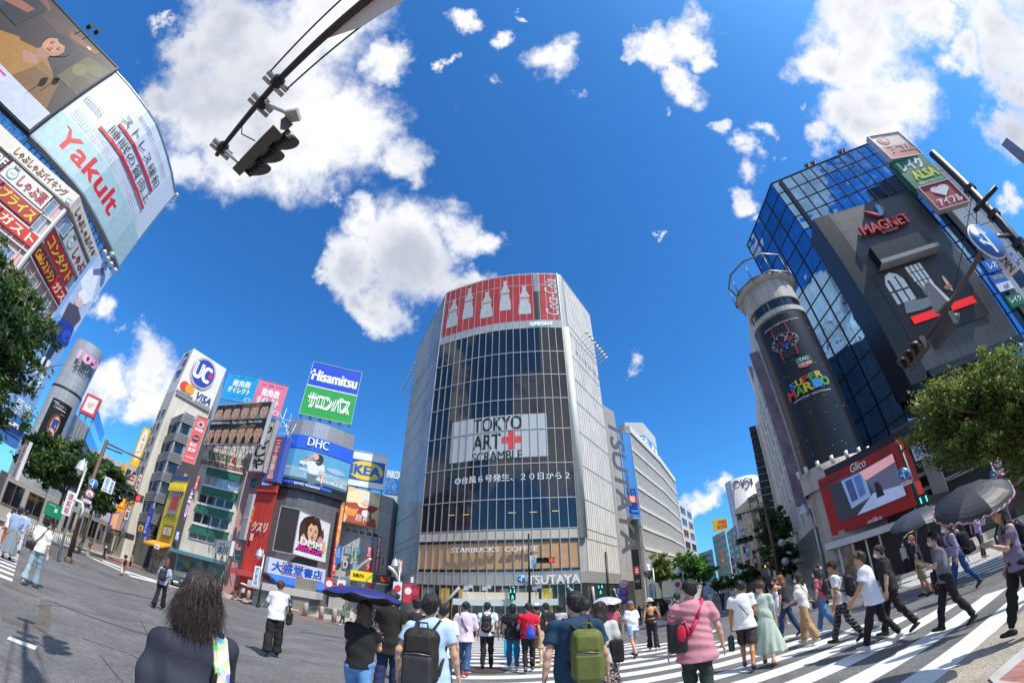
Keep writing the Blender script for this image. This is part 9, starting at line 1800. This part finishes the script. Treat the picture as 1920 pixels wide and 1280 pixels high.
for(x,y,tc,bot,bc,fem,hc,lb)in ((2,1022,'#d8d4d2','trousers','#b5591c',True,'hair_dark','cut off figure in white with an orange bag at the left edge'),(104,1006,'#1f2420','trousers','#24302a',False,'hair_black','small figure in dark green by the leftmost bollard'),(118,1012,'#cdbf7a','trousers','#c9c2b0',True,'hair_blonde','small figure in pale yellow with a white hat'),(131,1016,'#b8651f','skirt','#b8651f',True,'hair_dark','small figure in burnt orange by the middle bollard'),(145,1022,'#b9c4da','shorts','#d6c4bc',True,'hair_dark','small figure in pale blue by the rightmost bollard'),(161,1036,'#4a3a36','shorts','#a08a64',False,'hair_black','small walker in khaki shorts right of the bollards'),(190,1046,'#1a1a1d','trousers','#23283a',True,'hair_black','small walker all in black with a white hat'),(240,1060,'#8a6f66','trousers','#1c1c20',True,'hair_brown','small walker in a brown top behind the beige trousers'),(86,1000,'#c08a3a','trousers','#555555',True,'hair_brown','small figure in mustard near the green panel'),(60,985,'#c96a9a','trousers','#444444',True,'hair_dark','small figure in pink far left'),(22,985,'#d8a0a0','trousers','#3a3a44',True,'hair_dark','small figure in pale pink at the far left kerb'),(436,1121,'#1a1a1d','skirt','#6a4a3c',True,'hair_brown','kerb walker in a black top and long brown skirt'),(450,1121,'#c9c9cc','trousers','#222226',True,'hair_dark','kerb walker in grey holding a white parasol'),(470,1129,'#b08a86','trousers','#17171a',True,'hair_black','kerb walker in dusty pink and black trousers'),(479,1127,'#3a4a76','trousers','#2a2a33',False,'hair_black','kerb walker in a blue shirt behind the dusty pink top'),(392,1108,'#c8c8c8','trousers','#2a2a2a',False,'hair_black','small figure in grey by the green banded building')):
    J=person(lb,x,y,head=random.choice((-60,60,150)),H=1.58 if fem else 1.70,fem=fem,tc=tc,bot=bot,bc=bc,hair='long' if fem else 'short',hc=hc,walk=random.choice((-.6,.5,.8)),group=gL,hat='bucket' if 'white hat' in lb else None,hatc='#e4e2dc')
    if 'white parasol' in lb:umbrella(J,'small white parasol at the far kerb','#e4e6ea','#9a9ca0','R',rad=.42,top_at=(0,0,1.85))
J=person('person with a round dark hairdo, beige trousers and a black backpack',225,1074,head=-62,H=1.64,fem=True,walk=1.0,top='tank',tc='#c9a58c',bot='wide',bc='#c2ae98',hair='afro',hc='hair_black',shoe='#b9a58c');backpack(J,'black backpack on the beige trousered walker','#17171a',None,.28,.42,.2,pocket=False)
J=person('person in a grey blouse and black flared trousers with a dark backpack',293,1137,head=-25,H=1.60,fem=True,walk=.7,top='puff',tc='#9fa6bd',bot='flare',bc='#141317',hair='wavy',hc='hair_brown',shoe='#141414');backpack(J,'dark slanted backpack on the grey blouse','#24242c',None,.27,.36,.13)
# scooter rider behind the taxi
p=AT(346,1078,46);sr=thing('scooter','white delivery scooter with a box beside the dark green taxi','scooter',(p.x,p.y,-.83),None,R(210));b=MB()
for yy in (-.55,.6):b.lathe((0,yy,.25),[(.10,.05),(.25,.05),(.27,0),(.25,-.05),(.10,-.05)],TYR,16,axis=(1,0,0))
o=b.build('wheels',None,loc=(0,0,0));o.parent=sr;b=MB();b.hexa([(-.2,-.75,.35),(.2,-.75,.35),(.16,.25,.3),(-.16,.25,.3),(-.2,-.75,.75),(.2,-.75,.75),(.16,.1,.6),(-.16,.1,.6)],SGW);b.hexa([(-.2,.4,.25),(.2,.4,.25),(.2,.55,.25),(-.2,.55,.25),(-.17,.25,.95),(.17,.25,.95),(.17,.4,1.0),(-.17,.4,1.0)],SGW);b.box(-.28,.28,-.95,-.45,.8,1.3,SGW);o=b.build('body',None,loc=(0,0,0));o.parent=sr
b=MB();b.tube([(-.32,.2,1.05),(0,.3,1.0),(.32,.2,1.05)],.025,DKM,6);o=b.build('handlebar',None,loc=(0,0,0));o.parent=sr
# suitcase on the crossing
c=Vector(G(953,1232)).to_3d();sc1=thing('suitcase','bright turquoise wheeled suitcase between the walkers on the crossing','suitcase',(c.x,c.y,0));b=MB();b.box(-.2,.2,-.13,.13,.06,.62,mat('case_cyan',(.03,.50,.72),.35));o=b.build('shell',None,loc=(0,0,0));o.parent=sc1;bv=o.modifiers.new('b','BEVEL');bv.width=.05;bv.segments=3
b=MB();b.tube([(-.13,.1,.6),(-.13,.1,.98),(.13,.1,.98),(.13,.1,.6)],.012,WHITEM,6);o=b.build('pull_handle',None,loc=(0,0,0));o.parent=sc1
for sx in (-.15,.15):
    b=MB();b.lathe((sx,0,.035),[(0,.02),(.035,.02),(.035,-.02),(0,-.02)],TYR,10,axis=(1,0,0));o=b.build('wheel',None,loc=(0,0,0));o.parent=sc1
